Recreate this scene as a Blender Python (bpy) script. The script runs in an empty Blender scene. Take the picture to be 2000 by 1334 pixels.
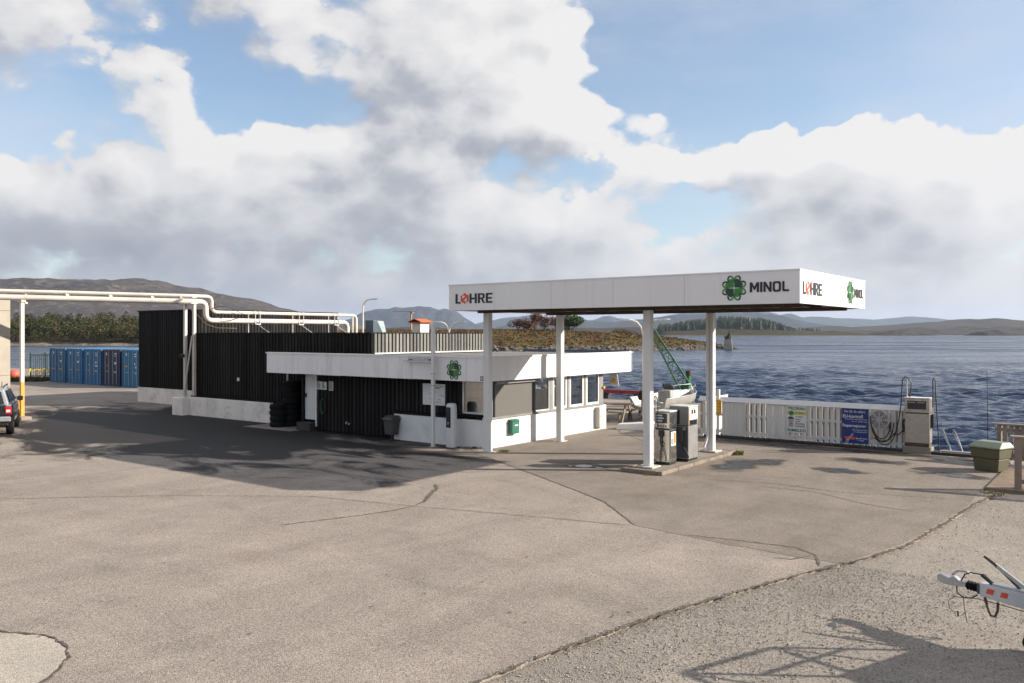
import bpy, bmesh, math, random
import numpy as np
from mathutils import Vector, Matrix, noise as mnoise
from mathutils.geometry import tessellate_polygon

random.seed(7)
R = math.radians
sc = bpy.context.scene
col = sc.collection

# ------------------------------------------------------------------ camera
# world axes follow the filling station: x along its front, y into it, origin at the kiosk's front corner
CAM = Vector((16.96, -21.15, 3.7))
cd = bpy.data.cameras.new('camera')
cam = bpy.data.objects.new('camera', cd)
col.objects.link(cam)
cam.location = CAM
cam.rotation_euler = (R(90), 0, math.atan2(0.6, 0.8))
cd.sensor_width = 36
cd.lens = 36 * 1640 / 2000
cd.shift_y = -(667 - 652) / 2000
cd.clip_start = 0.1
cd.clip_end = 60000
sc.camera = cam

# ------------------------------------------------------------------ sun, sky, exposure
SUN_EL = R(23.6)
sdx, sdy = 0.832, 0.555
SUN_DIR = Vector((sdx * math.cos(SUN_EL), sdy * math.cos(SUN_EL), math.sin(SUN_EL))).normalized()
sl = bpy.data.lights.new('sun', 'SUN')
sl.energy = 5.0
sl.angle = R(0.53)
sl.color = (1.0, 0.93, 0.82)
so = bpy.data.objects.new('sun', sl)
col.objects.link(so)
so.rotation_euler = SUN_DIR.to_track_quat('Z', 'Y').to_euler()
so.location = (40, 20, 60)

sc.view_settings.view_transform = 'Standard'
sc.view_settings.look = 'None'
sc.view_settings.exposure = 0.85
sc.view_settings.gamma = 1
sc.view_settings.use_curve_mapping = False
sc.cycles.use_denoising = True
sc.cycles.max_bounces = 5
sc.cycles.diffuse_bounces = 2
sc.cycles.glossy_bounces = 3
sc.cycles.adaptive_threshold = 0.025
sc.cycles.transparent_max_bounces = 8
sc.cycles.volume_bounces = 0
sc.cycles.sample_clamp_indirect = 6
sc.cycles.caustics_reflective = False
sc.cycles.caustics_refractive = False


class NT:
    """small helper to wire shader nodes"""
    def __init__(s, tree):
        s.t = tree
    def n(s, typ, **kw):
        nd = s.t.nodes.new(typ)
        for k, v in kw.items():
            setattr(nd, k, v)
        return nd
    def set(s, sock, v):
        if v is None:
            return
        if isinstance(v, bpy.types.NodeSocket):
            s.t.links.new(v, sock)
        else:
            sock.default_value = v
    def m(s, op, a, b=None, c=None, clamp=False):
        nd = s.n('ShaderNodeMath', operation=op)
        nd.use_clamp = clamp
        for i, v in enumerate((a, b, c)):
            s.set(nd.inputs[i], v)
        return nd.outputs[0]
    def v(s, op, a, b=None, scale=None):
        nd = s.n('ShaderNodeVectorMath', operation=op)
        s.set(nd.inputs[0], a)
        s.set(nd.inputs[1], b)
        if scale is not None:
            s.set(nd.inputs['Scale'], scale)
        return nd.outputs['Value'] if op in ('DOT_PRODUCT', 'LENGTH', 'DISTANCE') else nd.outputs[0]
    def mix(s, f, a, b, mode='MIX'):
        nd = s.n('ShaderNodeMix', data_type='RGBA', blend_type=mode)
        s.set(nd.inputs[0], f)
        s.set(nd.inputs[6], a if not isinstance(a, tuple) or len(a) == 4 else (*a, 1))
        s.set(nd.inputs[7], b if not isinstance(b, tuple) or len(b) == 4 else (*b, 1))
        return nd.outputs[2]
    def noise(s, vec, scale, detail=3, rough=0.55, dist=0.0, color=False):
        nd = s.n('ShaderNodeTexNoise')
        s.set(nd.inputs['Vector'], vec)
        nd.inputs['Scale'].default_value = scale
        nd.inputs['Detail'].default_value = detail
        nd.inputs['Roughness'].default_value = rough
        nd.inputs['Distortion'].default_value = dist
        return nd.outputs[1] if color else nd.outputs[0]
    def ss(s, x, lo, hi, a=0.0, b=1.0):
        nd = s.n('ShaderNodeMapRange', interpolation_type='SMOOTHSTEP')
        s.set(nd.inputs[0], x)
        nd.inputs[1].default_value = lo
        nd.inputs[2].default_value = hi
        nd.inputs[3].default_value = a
        nd.inputs[4].default_value = b
        return nd.outputs[0]


def px_dir(px, py):
    """azimuth (from the viewing axis) and elevation of a direction"""
    x, z = (px - 1000) / 1640, (652 - py) / 1640
    return math.atan(x), math.atan(z / math.hypot(1, x))


world = bpy.data.worlds.new('World')
sc.world = world
world.use_nodes = True
wt = world.node_tree
wt.nodes.clear()
W = NT(wt)
tc = W.n('ShaderNodeTexCoord').outputs['Generated']
sky = W.n('ShaderNodeTexSky', sky_type='NISHITA')
sky.sun_disc = False
sky.sun_elevation = SUN_EL
sky.sun_rotation = math.atan2(sdx, sdy)
sky.altitude = 5
sky.air_density = 1.0
sky.dust_density = 0.6
sky.ozone_density = 1.6

CLOUDS = [  # px, py, radius x, radius y, weight   (+ cloud, - open sky)
    (60, 70, 240, 120, .40), (470, 25, 240, 60, .50), (640, 70, 90, 60, .20),
    (110, 250, 190, 60, -.75), (330, 140, 150, 40, -.50), (520, 165, 160, 48, -.80), (690, 15, 70, 45, -.6),
    (300, 210, 80, 65, .75), (420, 270, 190, 75, .40), (110, 350, 200, 50, .55), (380, 390, 430, 80, .42),
    (830, 90, 150, 150, .60), (960, 200, 190, 140, .62), (1150, 110, 60, 70, .55), (760, 320, 180, 90, .35),
    (1400, 50, 230, 130, -1.0), (1700, 60, 320, 110, -.9), (1980, 120, 220, 130, -.75), (1300, 150, 90, 60, -.6), (1570, 190, 90, 60, -.55),
    (1140, 240, 150, 55, .55), (1270, 255, 90, 50, .42), (880, 380, 120, 60, .2), (1400, 285, 170, 75, .75), (1560, 330, 110, 60, .5),
    (1770, 260, 130, 95, .85), (1960, 300, 100, 70, .65), (1800, 400, 280, 110, .45),
    (960, 310, 55, 70, -.50), (1130, 350, 130, 40, -.58), (1320, 400, 120, 42, -.52),
    (1195, 425, 90, 60, .65), (1080, 450, 90, 50, .45), (1560, 470, 180, 60, .30), (600, 470, 300, 60, .2),
]

# the cloud layout is tabulated over azimuth and elevation (two colour ramps each) so that it is cheap to evaluate
AZ_N, AZ_R = 31, math.radians(43)
ROWS = [20, 120, 220, 320, 420, 520]
ROW_E = [math.atan((652 - r_) / 1640) for r_ in ROWS]


def layout_value(a_, e_):
    v_ = -0.15
    for (px, py, rx, ry, wgt) in CLOUDS:
        a0, e0 = px_dir(px, py)
        c2 = math.cos(a0)
        dx_, dy_ = (a_ - a0) * 1640 / max(rx, 75) / (c2 * c2), (e_ - e0) * 1640 / max(ry, 45) / c2
        v_ += wgt * math.exp(-.75 * (dx_ * dx_ + dy_ * dy_))
    return v_


lay = bpy.data.node_groups.new('cloud_layout', 'ShaderNodeTree')
lay.interface.new_socket('dir', in_out='INPUT', socket_type='NodeSocketVector')
lay.interface.new_socket('value', in_out='OUTPUT', socket_type='NodeSocketFloat')
Lg = NT(lay)
li = Lg.n('NodeGroupInput')
lo = Lg.n('NodeGroupOutput')
cx = Lg.v('DOT_PRODUCT', li.outputs[0], (0.8, 0.6, 0))
cy = Lg.v('DOT_PRODUCT', li.outputs[0], (-0.6, 0.8, 0))
cz = Lg.v('DOT_PRODUCT', li.outputs[0], (0, 0, 1))
azf = Lg.m('MULTIPLY_ADD', Lg.m('ARCTAN2', cx, cy), 1 / (2 * AZ_R), 0.5)
E_LO, E_HI = ROW_E[-1] - .06, ROW_E[0] + .10
elf = Lg.m('MULTIPLY_ADD', cz, 1 / (E_HI - E_LO), -E_LO / (E_HI - E_LO))
tot = None
for half in (0, 1):
    ra = Lg.n('ShaderNodeValToRGB')
    ra.color_ramp.interpolation = 'B_SPLINE'
    Lg.set(ra.inputs[0], azf)
    els = ra.color_ramp.elements
    while len(els) < AZ_N:
        els.new(0.5)
    for k in range(AZ_N):
        f_ = k / (AZ_N - 1)
        a_ = (f_ - .5) * 2 * AZ_R
        els[k].position = f_
    for k in range(AZ_N):
        f_ = k / (AZ_N - 1)
        a_ = (f_ - .5) * 2 * AZ_R
        vals = [0.5 if k in (0, AZ_N - 1) else min(1, max(0, .5 + .42 * layout_value(a_, ROW_E[half * 3 + q] ))) for q in range(3)]
        els[k].color = (*vals, 1)
    re_ = Lg.n('ShaderNodeValToRGB')
    re_.color_ramp.interpolation = 'EASE'
    Lg.set(re_.inputs[0], elf)
    els = re_.color_ramp.elements
    pts = sorted([(E_LO, 99), (E_HI, 99)] + [(ROW_E[i], i) for i in range(6)])
    while len(els) < len(pts):
        els.new(0.5)
    for k, (e_, i) in enumerate(pts):
        els[k].position = (e_ - E_LO) / (E_HI - E_LO)
    for k, (e_, i) in enumerate(pts):
        els[k].color = tuple(1.0 if i == half * 3 + q else 0.0 for q in range(3)) + (1,)
    dlt = Lg.v('SUBTRACT', ra.outputs[0], (.5, .5, .5))
    dp_ = Lg.v('DOT_PRODUCT', dlt, re_.outputs[0])
    tot = dp_ if tot is None else Lg.m('ADD', tot, dp_)
Lg.set(lo.inputs[0], Lg.m('MULTIPLY', tot, 1 / .42))


def layout_at(T, vec):
    nd = T.n('ShaderNodeGroup', node_tree=lay)
    T.set(nd.inputs[0], vec)
    return nd.outputs[0]


grp = bpy.data.node_groups.new('cloud_density', 'ShaderNodeTree')
grp.interface.new_socket('dir', in_out='INPUT', socket_type='NodeSocketVector')
grp.interface.new_socket('density', in_out='OUTPUT', socket_type='NodeSocketFloat')
G = NT(grp)
gi = G.n('NodeGroupInput')
go = G.n('NodeGroupOutput')
d0 = gi.outputs[0]
w1 = G.noise(d0, 6.0, 4, 0.6, color=True)
dw = G.v('ADD', d0, G.v('SCALE', G.v('SUBTRACT', w1, (0.5, 0.5, 0.5)), scale=0.17))
st = G.v('MULTIPLY', d0, (1, 1, 1.6))
f1 = G.noise(st, 3.8, 9, 0.64, 0.0)
vor = G.n('ShaderNodeTexVoronoi', feature='F1')
G.set(vor.inputs['Vector'], G.v('ADD', st, G.v('SCALE', w1, scale=0.075)))
vor.inputs['Scale'].default_value = 24
bil = G.m('SUBTRACT', 0.45, vor.outputs['Distance'])
ez = G.v('DOT_PRODUCT', d0, (0, 0, 1))
den = G.m('ADD', layout_at(G, dw), G.ss(ez, 0.02, 0.15, 0.42, 0.0))
den = G.m('MULTIPLY_ADD', G.m('SUBTRACT', f1, 0.5), 1.65, den)
den = G.m('MULTIPLY_ADD', bil, 0.34, den)
den = G.m('ADD', den, 0.06)
G.set(go.inputs[0], den)


def cloud_at(vec):
    nd = W.n('ShaderNodeGroup', node_tree=grp)
    W.set(nd.inputs[0], vec)
    return nd.outputs[0]


D0 = cloud_at(tc)
ls = Vector((SUN_DIR.x, SUN_DIR.y, SUN_DIR.z + 0.9)).normalized()
D1 = cloud_at(W.v('ADD', tc, tuple(ls * 0.035)))
L0 = layout_at(W, tc)
L2 = layout_at(W, W.v('ADD', tc, tuple(ls * 0.09)))
grad = W.m('ADD', W.m('MULTIPLY', W.m('SUBTRACT', D0, D1), 1.15), W.m('MULTIPLY', W.m('SUBTRACT', L0, L2), 0.26))
edge_w = W.ss(grad, -0.06, 0.14, 0.36, 0.15)
alpha = W.ss(W.m('DIVIDE', W.m('ADD', D0, 0.07), edge_w), 0.0, 1.0)
sunside = W.ss(W.v('DOT_PRODUCT', tc, tuple(SUN_DIR)), -0.55, 0.75)
zz = W.v('DOT_PRODUCT', tc, (0, 0, 1))
lowlift = W.ss(zz, 0.03, 0.22, -0.17, 0.05)
gcon = W.ss(zz, 0.02, 0.26, 0.45, 1.0)
light = W.m('ADD', W.m('ADD', 0.46, W.m('MULTIPLY', grad, gcon)), W.m('ADD', W.m('MULTIPLY', sunside, 0.40), lowlift))
thick = W.ss(D0, 0.2, 1.0, 0.07, -0.20)
light = W.m('ADD', W.m('ADD', light, thick), W.ss(D0, 0.05, 0.40, 0.06, 0.0), clamp=True)
ramp = W.n('ShaderNodeValToRGB')
W.set(ramp.inputs[0], light)
cr = ramp.color_ramp
cr.elements[0].position = 0.0
cr.elements[0].color = (0.190, 0.201, 0.238, 1)
cr.elements[1].position = 1.0
cr.elements[1].color = (0.492, 0.484, 0.480, 1)
e = cr.elements.new(0.35)
e.color = (0.265, 0.275, 0.305, 1)
e = cr.elements.new(0.65)
e.color = (0.400, 0.400, 0.411, 1)
blue = W.v('SCALE', sky.outputs[0], scale=0.098)
blue = W.mix(W.m('MULTIPLY', sunside, 0.12), blue, (0.45, 0.46, 0.5))
veil = W.ss(W.noise(W.v('MULTIPLY', tc, (1, 1, 3)), 2.2, 5, 0.6), 0.36, 0.70, 0.05, 0.50)
blue = W.mix(veil, blue, (0.38, 0.40, 0.45))
hz = W.ss(zz, -0.01, 0.08, 0.6, 0.0)
cloudcol = W.mix(hz, ramp.outputs[0], W.mix(sunside, (0.27, 0.285, 0.325), (0.42, 0.42, 0.44)))
skycol = W.mix(alpha, blue, cloudcol)
bg = W.n('ShaderNodeBackground')
W.set(bg.inputs[0], skycol)
bg.inputs[1].default_value = 1.0
wo = W.n('ShaderNodeOutputWorld')
wt.links.new(bg.outputs[0], wo.inputs[0])
world.cycles.sampling_method = 'MANUAL'
world.cycles.sample_map_resolution = 512


# ------------------------------------------------------------------ mesh helpers
class MB:
    def __init__(s):
        s.v, s.f, s.mi = [], [], []
        s.cur = 0
    def add(s, vs, fs):
        o = len(s.v)
        s.v += [tuple(p) for p in vs]
        s.f += [tuple(i + o for i in f) for f in fs]
        s.mi += [s.cur] * len(fs)
        return s
    def box(s, x0, y0, z0, x1, y1, z1):
        if x0 > x1: x0, x1 = x1, x0
        if y0 > y1: y0, y1 = y1, y0
        if z0 > z1: z0, z1 = z1, z0
        return s.add([(x0, y0, z0), (x1, y0, z0), (x1, y1, z0), (x0, y1, z0), (x0, y0, z1), (x1, y0, z1), (x1, y1, z1), (x0, y1, z1)],
                     [(3, 2, 1, 0), (4, 5, 6, 7), (0, 1, 5, 4), (1, 2, 6, 5), (2, 3, 7, 6), (3, 0, 4, 7)])
    def obox(s, p0, p1, w, h, up=(0, 0, 1)):
        """bar from p0 to p1, w wide, h high"""
        p0, p1 = Vector(p0), Vector(p1)
        d = (p1 - p0).normalized()
        up = Vector(up)
        if abs(d.dot(up)) > 0.98:
            up = Vector((1, 0, 0))
        a = d.cross(up).normalized() * (w / 2)
        b = a.cross(d).normalized() * (h / 2)
        q = [p + i * a + j * b for p in (p0, p1) for i, j in ((-1, -1), (1, -1), (1, 1), (-1, 1))]
        return s.add(q, [(3, 2, 1, 0), (4, 5, 6, 7), (0, 1, 5, 4), (1, 2, 6, 5), (2, 3, 7, 6), (3, 0, 4, 7)])
    def tube(s, pts, r, n=8, r1=None):
        pts = [Vector(p) for p in pts]
        N = len(pts)
        rings = []
        t = (pts[1] - pts[0]).normalized()
        ref = Vector((0, 0, 1)) if abs(t.z) < 0.9 else Vector((1, 0, 0))
        a = t.cross(ref).normalized()
        for i, p in enumerate(pts):
            t = (pts[min(i + 1, N - 1)] - pts[max(i - 1, 0)]).normalized()
            a = (a - t * a.dot(t)).normalized()
            b = t.cross(a)
            rr = r if r1 is None else r + (r1 - r) * i / (N - 1)
            rings.append([p + rr * (math.cos(2 * math.pi * k / n) * a + math.sin(2 * math.pi * k / n) * b) for k in range(n)])
        vs = [q for rg in rings for q in rg]
        fs = []
        for i in range(N - 1):
            for k in range(n):
                fs.append((i * n + k, i * n + (k + 1) % n, (i + 1) * n + (k + 1) % n, (i + 1) * n + k))
        fs.append(tuple(range(n - 1, -1, -1)))
        fs.append(tuple((N - 1) * n + k for k in range(n)))
        return s.add(vs, fs)
    def cyl(s, p0, p1, r, r1=None, n=16):
        return s.tube([p0, p1], r, n, r if r1 is None else r1)
    def lathe(s, prof, n=24, c=(0, 0, 0)):
        vs, fs = [], []
        for (r, z) in prof:
            for k in range(n):
                a = 2 * math.pi * k / n
                vs.append((c[0] + r * math.cos(a), c[1] + r * math.sin(a), c[2] + z))
        for i in range(len(prof) - 1):
            for k in range(n):
                fs.append((i * n + k, i * n + (k + 1) % n, (i + 1) * n + (k + 1) % n, (i + 1) * n + k))
        if prof[0][0] > 1e-6 and prof[0] != prof[-1]:
            fs.append(tuple(range(n - 1, -1, -1)))
            fs.append(tuple((len(prof) - 1) * n + k for k in range(n)))
        return s.add(vs, fs)
    def prism(s, poly, z0, z1):
        n = len(poly)
        area = sum(poly[i][0] * poly[(i + 1) % n][1] - poly[(i + 1) % n][0] * poly[i][1] for i in range(n))
        if area < 0:
            poly = poly[::-1]
        tris = tessellate_polygon([[Vector((p[0], p[1], 0)) for p in poly]])
        def ccw(t):
            (ax, ay), (bx, by), (cx_, cy_) = (poly[i][:2] for i in t)
            return t if (bx - ax) * (cy_ - ay) - (cx_ - ax) * (by - ay) > 0 else t[::-1]
        tris = [ccw(tuple(t)) for t in tris]
        vs = [(p[0], p[1], z0) for p in poly] + [(p[0], p[1], z1) for p in poly]
        fs = [tuple(i + n for i in t) for t in tris] + [t[::-1] for t in tris]
        fs += [(i, (i + 1) % n, (i + 1) % n + n, i + n) for i in range(n)]
        return s.add(vs, fs)
    def loft(s, secs, cap=True):
        n = len(secs[0])
        vs = [p for q in secs for p in q]
        fs = []
        for i in range(len(secs) - 1):
            for k in range(n):
                fs.append((i * n + k, i * n + (k + 1) % n, (i + 1) * n + (k + 1) % n, (i + 1) * n + k))
        if cap:
            fs.append(tuple(range(n - 1, -1, -1)))
            fs.append(tuple((len(secs) - 1) * n + k for k in range(n)))
        return s.add(vs, fs)
    def xf(s, M):
        s.v = [tuple(M @ Vector(p)) for p in s.v]
        return s
    def mesh(s, name, mats, smooth=False, bevel=0, fix=True):
        me = bpy.data.meshes.new(name)
        me.from_pydata(s.v, [], s.f)
        if not isinstance(mats, (list, tuple)):
            mats = [mats]
        for m in mats:
            me.materials.append(m)
        if len(mats) > 1:
            me.polygons.foreach_set('material_index', s.mi)
        if bevel or fix:
            bm = bmesh.new()
            bm.from_mesh(me)
            if bevel:
                es = [e for e in bm.edges if len(e.link_faces) == 2 and e.calc_face_angle(0) > 0.6]
                bmesh.ops.bevel(bm, geom=es, offset=bevel, segments=1, affect='EDGES', clamp_overlap=True)
            if fix:
                bmesh.ops.recalc_face_normals(bm, faces=bm.faces)
            bm.to_mesh(me)
            bm.free()
        if smooth:
            me.polygons.foreach_set('use_smooth', [True] * len(me.polygons))
            try:
                me.set_sharp_from_angle(angle=R(40))
            except Exception:
                pass
        me.update()
        return me


def link(name, data, parent=None, loc=(0, 0, 0), rot=(0, 0, 0), scale=(1, 1, 1)):
    o = bpy.data.objects.new(name, data)
    col.objects.link(o)
    o.location = loc
    o.rotation_euler = rot
    o.scale = scale
    if parent:
        o.parent = parent
    return o


def obj(name, mb, mats, parent=None, loc=(0, 0, 0), rot=(0, 0, 0), smooth=False, bevel=0, fix=True):
    return link(name, mb.mesh(name, mats, smooth, bevel, fix), parent, loc, rot)


def tag(o, label=None, cat=None, group=None, kind=None):
    if label: o['label'] = label
    if cat: o['category'] = cat
    if group: o['group'] = group
    if kind: o['kind'] = kind
    return o


def thing(name, label, cat, loc=(0, 0, 0), rz=0, group=None):
    return tag(link(name, None, None, loc, (0, 0, rz)), label, cat, group)


def copy_tree(o, parent=None):
    c = o.copy()
    col.objects.link(c)
    c.parent = parent
    for ch in list(o.children):
        copy_tree(ch, c)
    return c


def box(name, a, b, mat, parent=None, bevel=0):
    return obj(name, MB().box(*a, *b), mat, parent, bevel=bevel)


def text_mesh(txt, size, mat, bold=0.0, sx=1.0, ext=0.004, align='LEFT', space=1.0, shear=0.0):
    cu = bpy.data.curves.new('lettering', 'FONT')
    cu.body = txt
    cu.size = size
    cu.offset = bold * size
    cu.extrude = ext
    cu.align_x = align
    cu.space_character = space
    cu.shear = shear
    o = bpy.data.objects.new('lettering', cu)
    col.objects.link(o)
    dg = bpy.context.evaluated_depsgraph_get()
    me = bpy.data.meshes.new_from_object(o.evaluated_get(dg))
    bpy.data.objects.remove(o)
    bpy.data.curves.remove(cu)
    me.transform(Matrix.Diagonal((sx, 1, 1, 1)))
    me.materials.clear()
    me.materials.append(mat)
    return me


FRONT = (R(90), 0, 0)           # lettering on a face that looks to -y
SIDE = (R(90), 0, R(90))        # lettering on a face that looks to +x


def fit_text(name, txt, w, h, mat, parent, loc, rot, bold=0.02, ext=0.004, **kw):
    me = text_mesh(txt, 1.0, mat, bold, ext=ext, **kw)
    xs = [v.co.x for v in me.vertices]
    ys = [v.co.y for v in me.vertices]
    M = Matrix.Diagonal((w / (max(xs) - min(xs)), h / (max(ys) - min(ys)), 1, 1)) @ Matrix.Translation((-min(xs), -min(ys), 0))
    me.transform(M)
    me.name = name
    return link(name, me, parent, loc, rot)


# ------------------------------------------------------------------ materials
def pm(name, c, rough=0.6, metal=0.0, var=0.12, vs=2.5, bump=0.0, bs=60.0, dirt=None, dirt_amt=0.3, dirt_s=1.3, rnd=0.0, spec=None, streak=False, coat=0):
    m = bpy.data.materials.new(name)
    m.use_nodes = True
    t = NT(m.node_tree)
    b = m.node_tree.nodes['Principled BSDF']
    pos = t.n('ShaderNodeNewGeometry').outputs['Position']
    if streak:
        pos2 = t.v('MULTIPLY', pos, (1, 1, 0.12))
    else:
        pos2 = pos
    nz = t.noise(pos2, vs, 5, 0.6)
    fac = t.ss(nz, 0.3, 0.7, 1 - var, 1 + var)
    if rnd:
        oi = t.n('ShaderNodeObjectInfo').outputs['Random']
        fac = t.m('MULTIPLY', fac, t.m('MULTIPLY_ADD', oi, 2 * rnd, 1 - rnd))
    cc = t.v('SCALE', (c[0], c[1], c[2]), scale=fac)
    if dirt:
        nd = t.noise(pos2, dirt_s, 7, 0.68, 0.4)
        cc = t.mix(t.ss(nd, 0.52, 0.72, 0, dirt_amt), cc, dirt)
    t.set(b.inputs['Base Color'], cc)
    b.inputs['Metallic'].default_value = metal
    rn = t.noise(pos, vs * 3, 3, 0.6)
    t.set(b.inputs['Roughness'], t.ss(rn, 0.2, 0.8, max(0.02, rough - 0.08), min(1, rough + 0.08)))
    if spec is not None:
        b.inputs['Specular IOR Level'].default_value = spec
    if coat:
        b.inputs['Coat Weight'].default_value = coat
    if bump:
        bp = t.n('ShaderNodeBump')
        bp.inputs['Strength'].default_value = bump
        bp.inputs['Distance'].default_value = 0.01
        t.set(bp.inputs['Height'], t.noise(pos2, bs, 4, 0.6))
        t.set(b.inputs['Normal'], bp.outputs[0])
    return m


M = {}
M['white_panel'] = pm('white_panel', (.79, .76, .74), .42, var=.04, vs=.7, dirt=(.40, .36, .31), dirt_amt=.45, dirt_s=1.5, streak=True, rnd=.03)
M['canopy_white'] = pm('canopy_white', (.72, .695, .675), .38, var=.03, vs=.5, dirt=(.46, .43, .39), dirt_amt=.28, dirt_s=1.2, streak=True, rnd=.015)
M['white_render'] = pm('white_render', (.72, .71, .69), .8, var=.06, vs=1.4, bump=.25, bs=35, dirt=(.40, .35, .28), dirt_amt=.3, dirt_s=1.1)
M['old_white'] = pm('old_white', (.80, .75, .685), .85, var=.10, vs=1.2, bump=.4, bs=22, dirt=(.30, .24, .16), dirt_amt=.5, dirt_s=2.2)
M['black_wood'] = pm('black_wood', (.0150, .0134, .0130), .66, var=.35, vs=1.2, bump=.3, bs=30, streak=True, rnd=.5, dirt=(.034, .029, .026), dirt_amt=.5, spec=.15)
M['black_board'] = pm('black_board', (.006, .0058, .0058), .8, var=.25, vs=1.4, streak=True, spec=.15)
M['sunlit_wood'] = pm('sunlit_wood', (.15, .142, .13), .75, var=.25, vs=1.3, bump=.4, bs=30, streak=True, rnd=.3, dirt=(.34, .32, .29), dirt_amt=.45, dirt_s=2.2)  # weathered black parapet boards, sunlight put into their paler grey
M['roof_felt'] = pm('roof_felt', (.16, .15, .14), .9, var=.2, vs=.8, bump=.3, bs=50, dirt=(.07, .065, .05), dirt_amt=.5)
M['pale_flash'] = pm('pale_flash', (.60, .59, .57), .5, var=.08, dirt=(.3, .28, .25), dirt_amt=.3)
M['col_white'] = pm('col_white', (.66, .65, .63), .4, var=.04, vs=1, dirt=(.42, .36, .28), dirt_amt=.28, dirt_s=1.4, streak=True)
M['rust_plate'] = pm('rust_plate', (.55, .50, .44), .6, var=.15, dirt=(.36, .15, .05), dirt_amt=.8, dirt_s=6)
M['soffit'] = pm('soffit', (.030, .026, .024), .6, var=.2, vs=1.5)
M['beam_rust'] = pm('beam_rust', (.06, .042, .03), .7, var=.3, dirt=(.2, .1, .05), dirt_amt=.5)
M['letter_black'] = pm('letter_black', (.014, .014, .018), .5, var=.1)
M['letter_red'] = pm('letter_red', (.62, .075, .022), .45, var=.06)
M['letter_white'] = pm('letter_white', (.72, .72, .72), .5, var=.05)
M['em_green'] = pm('em_green', (.035, .20, .025), .45, var=.08)
M['em_dark'] = pm('em_dark', (.010, .045, .024), .45, var=.08)
M['frame_white'] = pm('frame_white', (.70, .69, .67), .45, var=.05)
M['frame_grey'] = pm('frame_grey', (.20, .19, .18), .6, var=.12, dirt=(.1, .09, .08), dirt_amt=.3)
M['shutter'] = pm('shutter', (.100, .090, .080), .6, var=.04, vs=.8)
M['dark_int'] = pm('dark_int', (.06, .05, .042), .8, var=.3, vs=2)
M['shelf_wood'] = pm('shelf_wood', (.30, .20, .09), .6, var=.3, vs=3)
M['steel'] = pm('steel', (.50, .48, .45), .22, 1.0, var=.1, vs=3, bump=.06, bs=6)
M['zinc'] = pm('zinc', (.42, .43, .44), .42, .85, var=.15, vs=6)
M['pump_grey'] = pm('pump_grey', (.27, .26, .25), .42, .35, var=.06, dirt=(.15, .13, .11), dirt_amt=.25)
M['pump_dark'] = pm('pump_dark', (.085, .085, .09), .4, .2, var=.08)
M['beige_pump'] = pm('beige_pump', (.40, .36, .31), .3, .35, var=.05, vs=1.5, dirt=(.25, .17, .1), dirt_amt=.3)
M['black_plastic'] = pm('black_plastic', (.012, .012, .013), .45, var=.2)
M['rubber'] = pm('rubber', (.009, .0088, .0086), .8, var=.25, bump=.2, bs=80, spec=.2)
M['hose'] = pm('hose', (.010, .010, .011), .5, var=.2)
M['screen'] = pm('screen', (.02, .025, .03), .12, var=.3, vs=12)
M['sticker_white'] = pm('sticker_white', (.68, .67, .65), .5, var=.05)
M['orange'] = pm('orange', (.65, .19, .03), .5, var=.1)
M['yellow'] = pm('yellow', (.72, .43, .02), .5, var=.1)
M['lime'] = pm('lime', (.55, .52, .10), .5, var=.1)
M['sign_blue'] = pm('sign_blue', (.006, .028, .17), .4, var=.06)
M['sign_green'] = pm('sign_green', (.02, .16, .08), .5, var=.1)
M['sign_navy'] = pm('sign_navy', (.02, .035, .08), .5, var=.1)
M['red_paint'] = pm('red_paint', (.26, .015, .02), .5, var=.2, dirt=(.1, .02, .02), dirt_amt=.4)
M['fence_white'] = pm('fence_white', (.62, .60, .58), .6, var=.05, vs=2, streak=True, rnd=.05, bump=.15, bs=25, dirt=(.33, .29, .24), dirt_amt=.3, dirt_s=2)
M['grey_timber'] = pm('grey_timber', (.235, .18, .135), .8, var=.2, vs=2, bump=.4, bs=30, rnd=.15, dirt=(.15, .12, .09), dirt_amt=.4)
M['deck_timber'] = pm('deck_timber', (.20, .14, .095), .8, var=.3, vs=2, bump=.4, bs=30, rnd=.2)
M['quay_beam'] = pm('quay_beam', (.035, .03, .027), .8, var=.3, vs=2, bump=.4, bs=20)
M['concrete'] = pm('concrete', (.25, .212, .172), .85, var=.14, vs=1.1, bump=.35, bs=30, dirt=(.18, .14, .10), dirt_amt=.4)
M['conc_wall'] = pm('conc_wall', (.36, .315, .255), .85, var=.08, vs=.6, bump=.2, bs=12, dirt=(.24, .2, .15), dirt_amt=.25)
M['kerb_stone'] = pm('kerb_stone', (.20, .162, .124), .85, var=.2, vs=2.5, bump=.5, bs=25, dirt=(.12, .09, .06), dirt_amt=.5)
M['pipe_white'] = pm('pipe_white', (.60, .54, .47), .5, var=.08, vs=1.5, dirt=(.30, .17, .08), dirt_amt=.4, dirt_s=1.6)
M['post_yellow'] = pm('post_yellow', (.68, .30, .04), .55, var=.1, dirt=(.3, .13, .04), dirt_amt=.4)
M['bin_green'] = pm('bin_green', (.095, .088, .043), .55, var=.07, vs=1.5, dirt=(.08, .08, .045), dirt_amt=.3)
M['bin_lid'] = pm('bin_lid', (.22, .24, .165), .5, var=.07, dirt=(.18, .18, .12), dirt_amt=.3)
M['bin_grey'] = pm('bin_grey', (.06, .058, .055), .5, var=.1)
M['mail_green'] = pm('mail_green', (.02, .13, .085), .45, var=.08)
M['cab_beige'] = pm('cab_beige', (.47, .45, .40), .55, var=.05)
M['totem_white'] = pm('totem_white', (.60, .59, .585), .4, var=.04)
M['tile_red'] = pm('tile_red', (.42, .12, .045), .75, var=.25, vs=5, rnd=.2)
M['cream'] = pm('cream', (.62, .57, .48), .7, var=.06)
M['green_paint'] = pm('green_paint', (.022, .125, .05), .5, var=.15, dirt=(.08, .09, .05), dirt_amt=.3)
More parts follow.
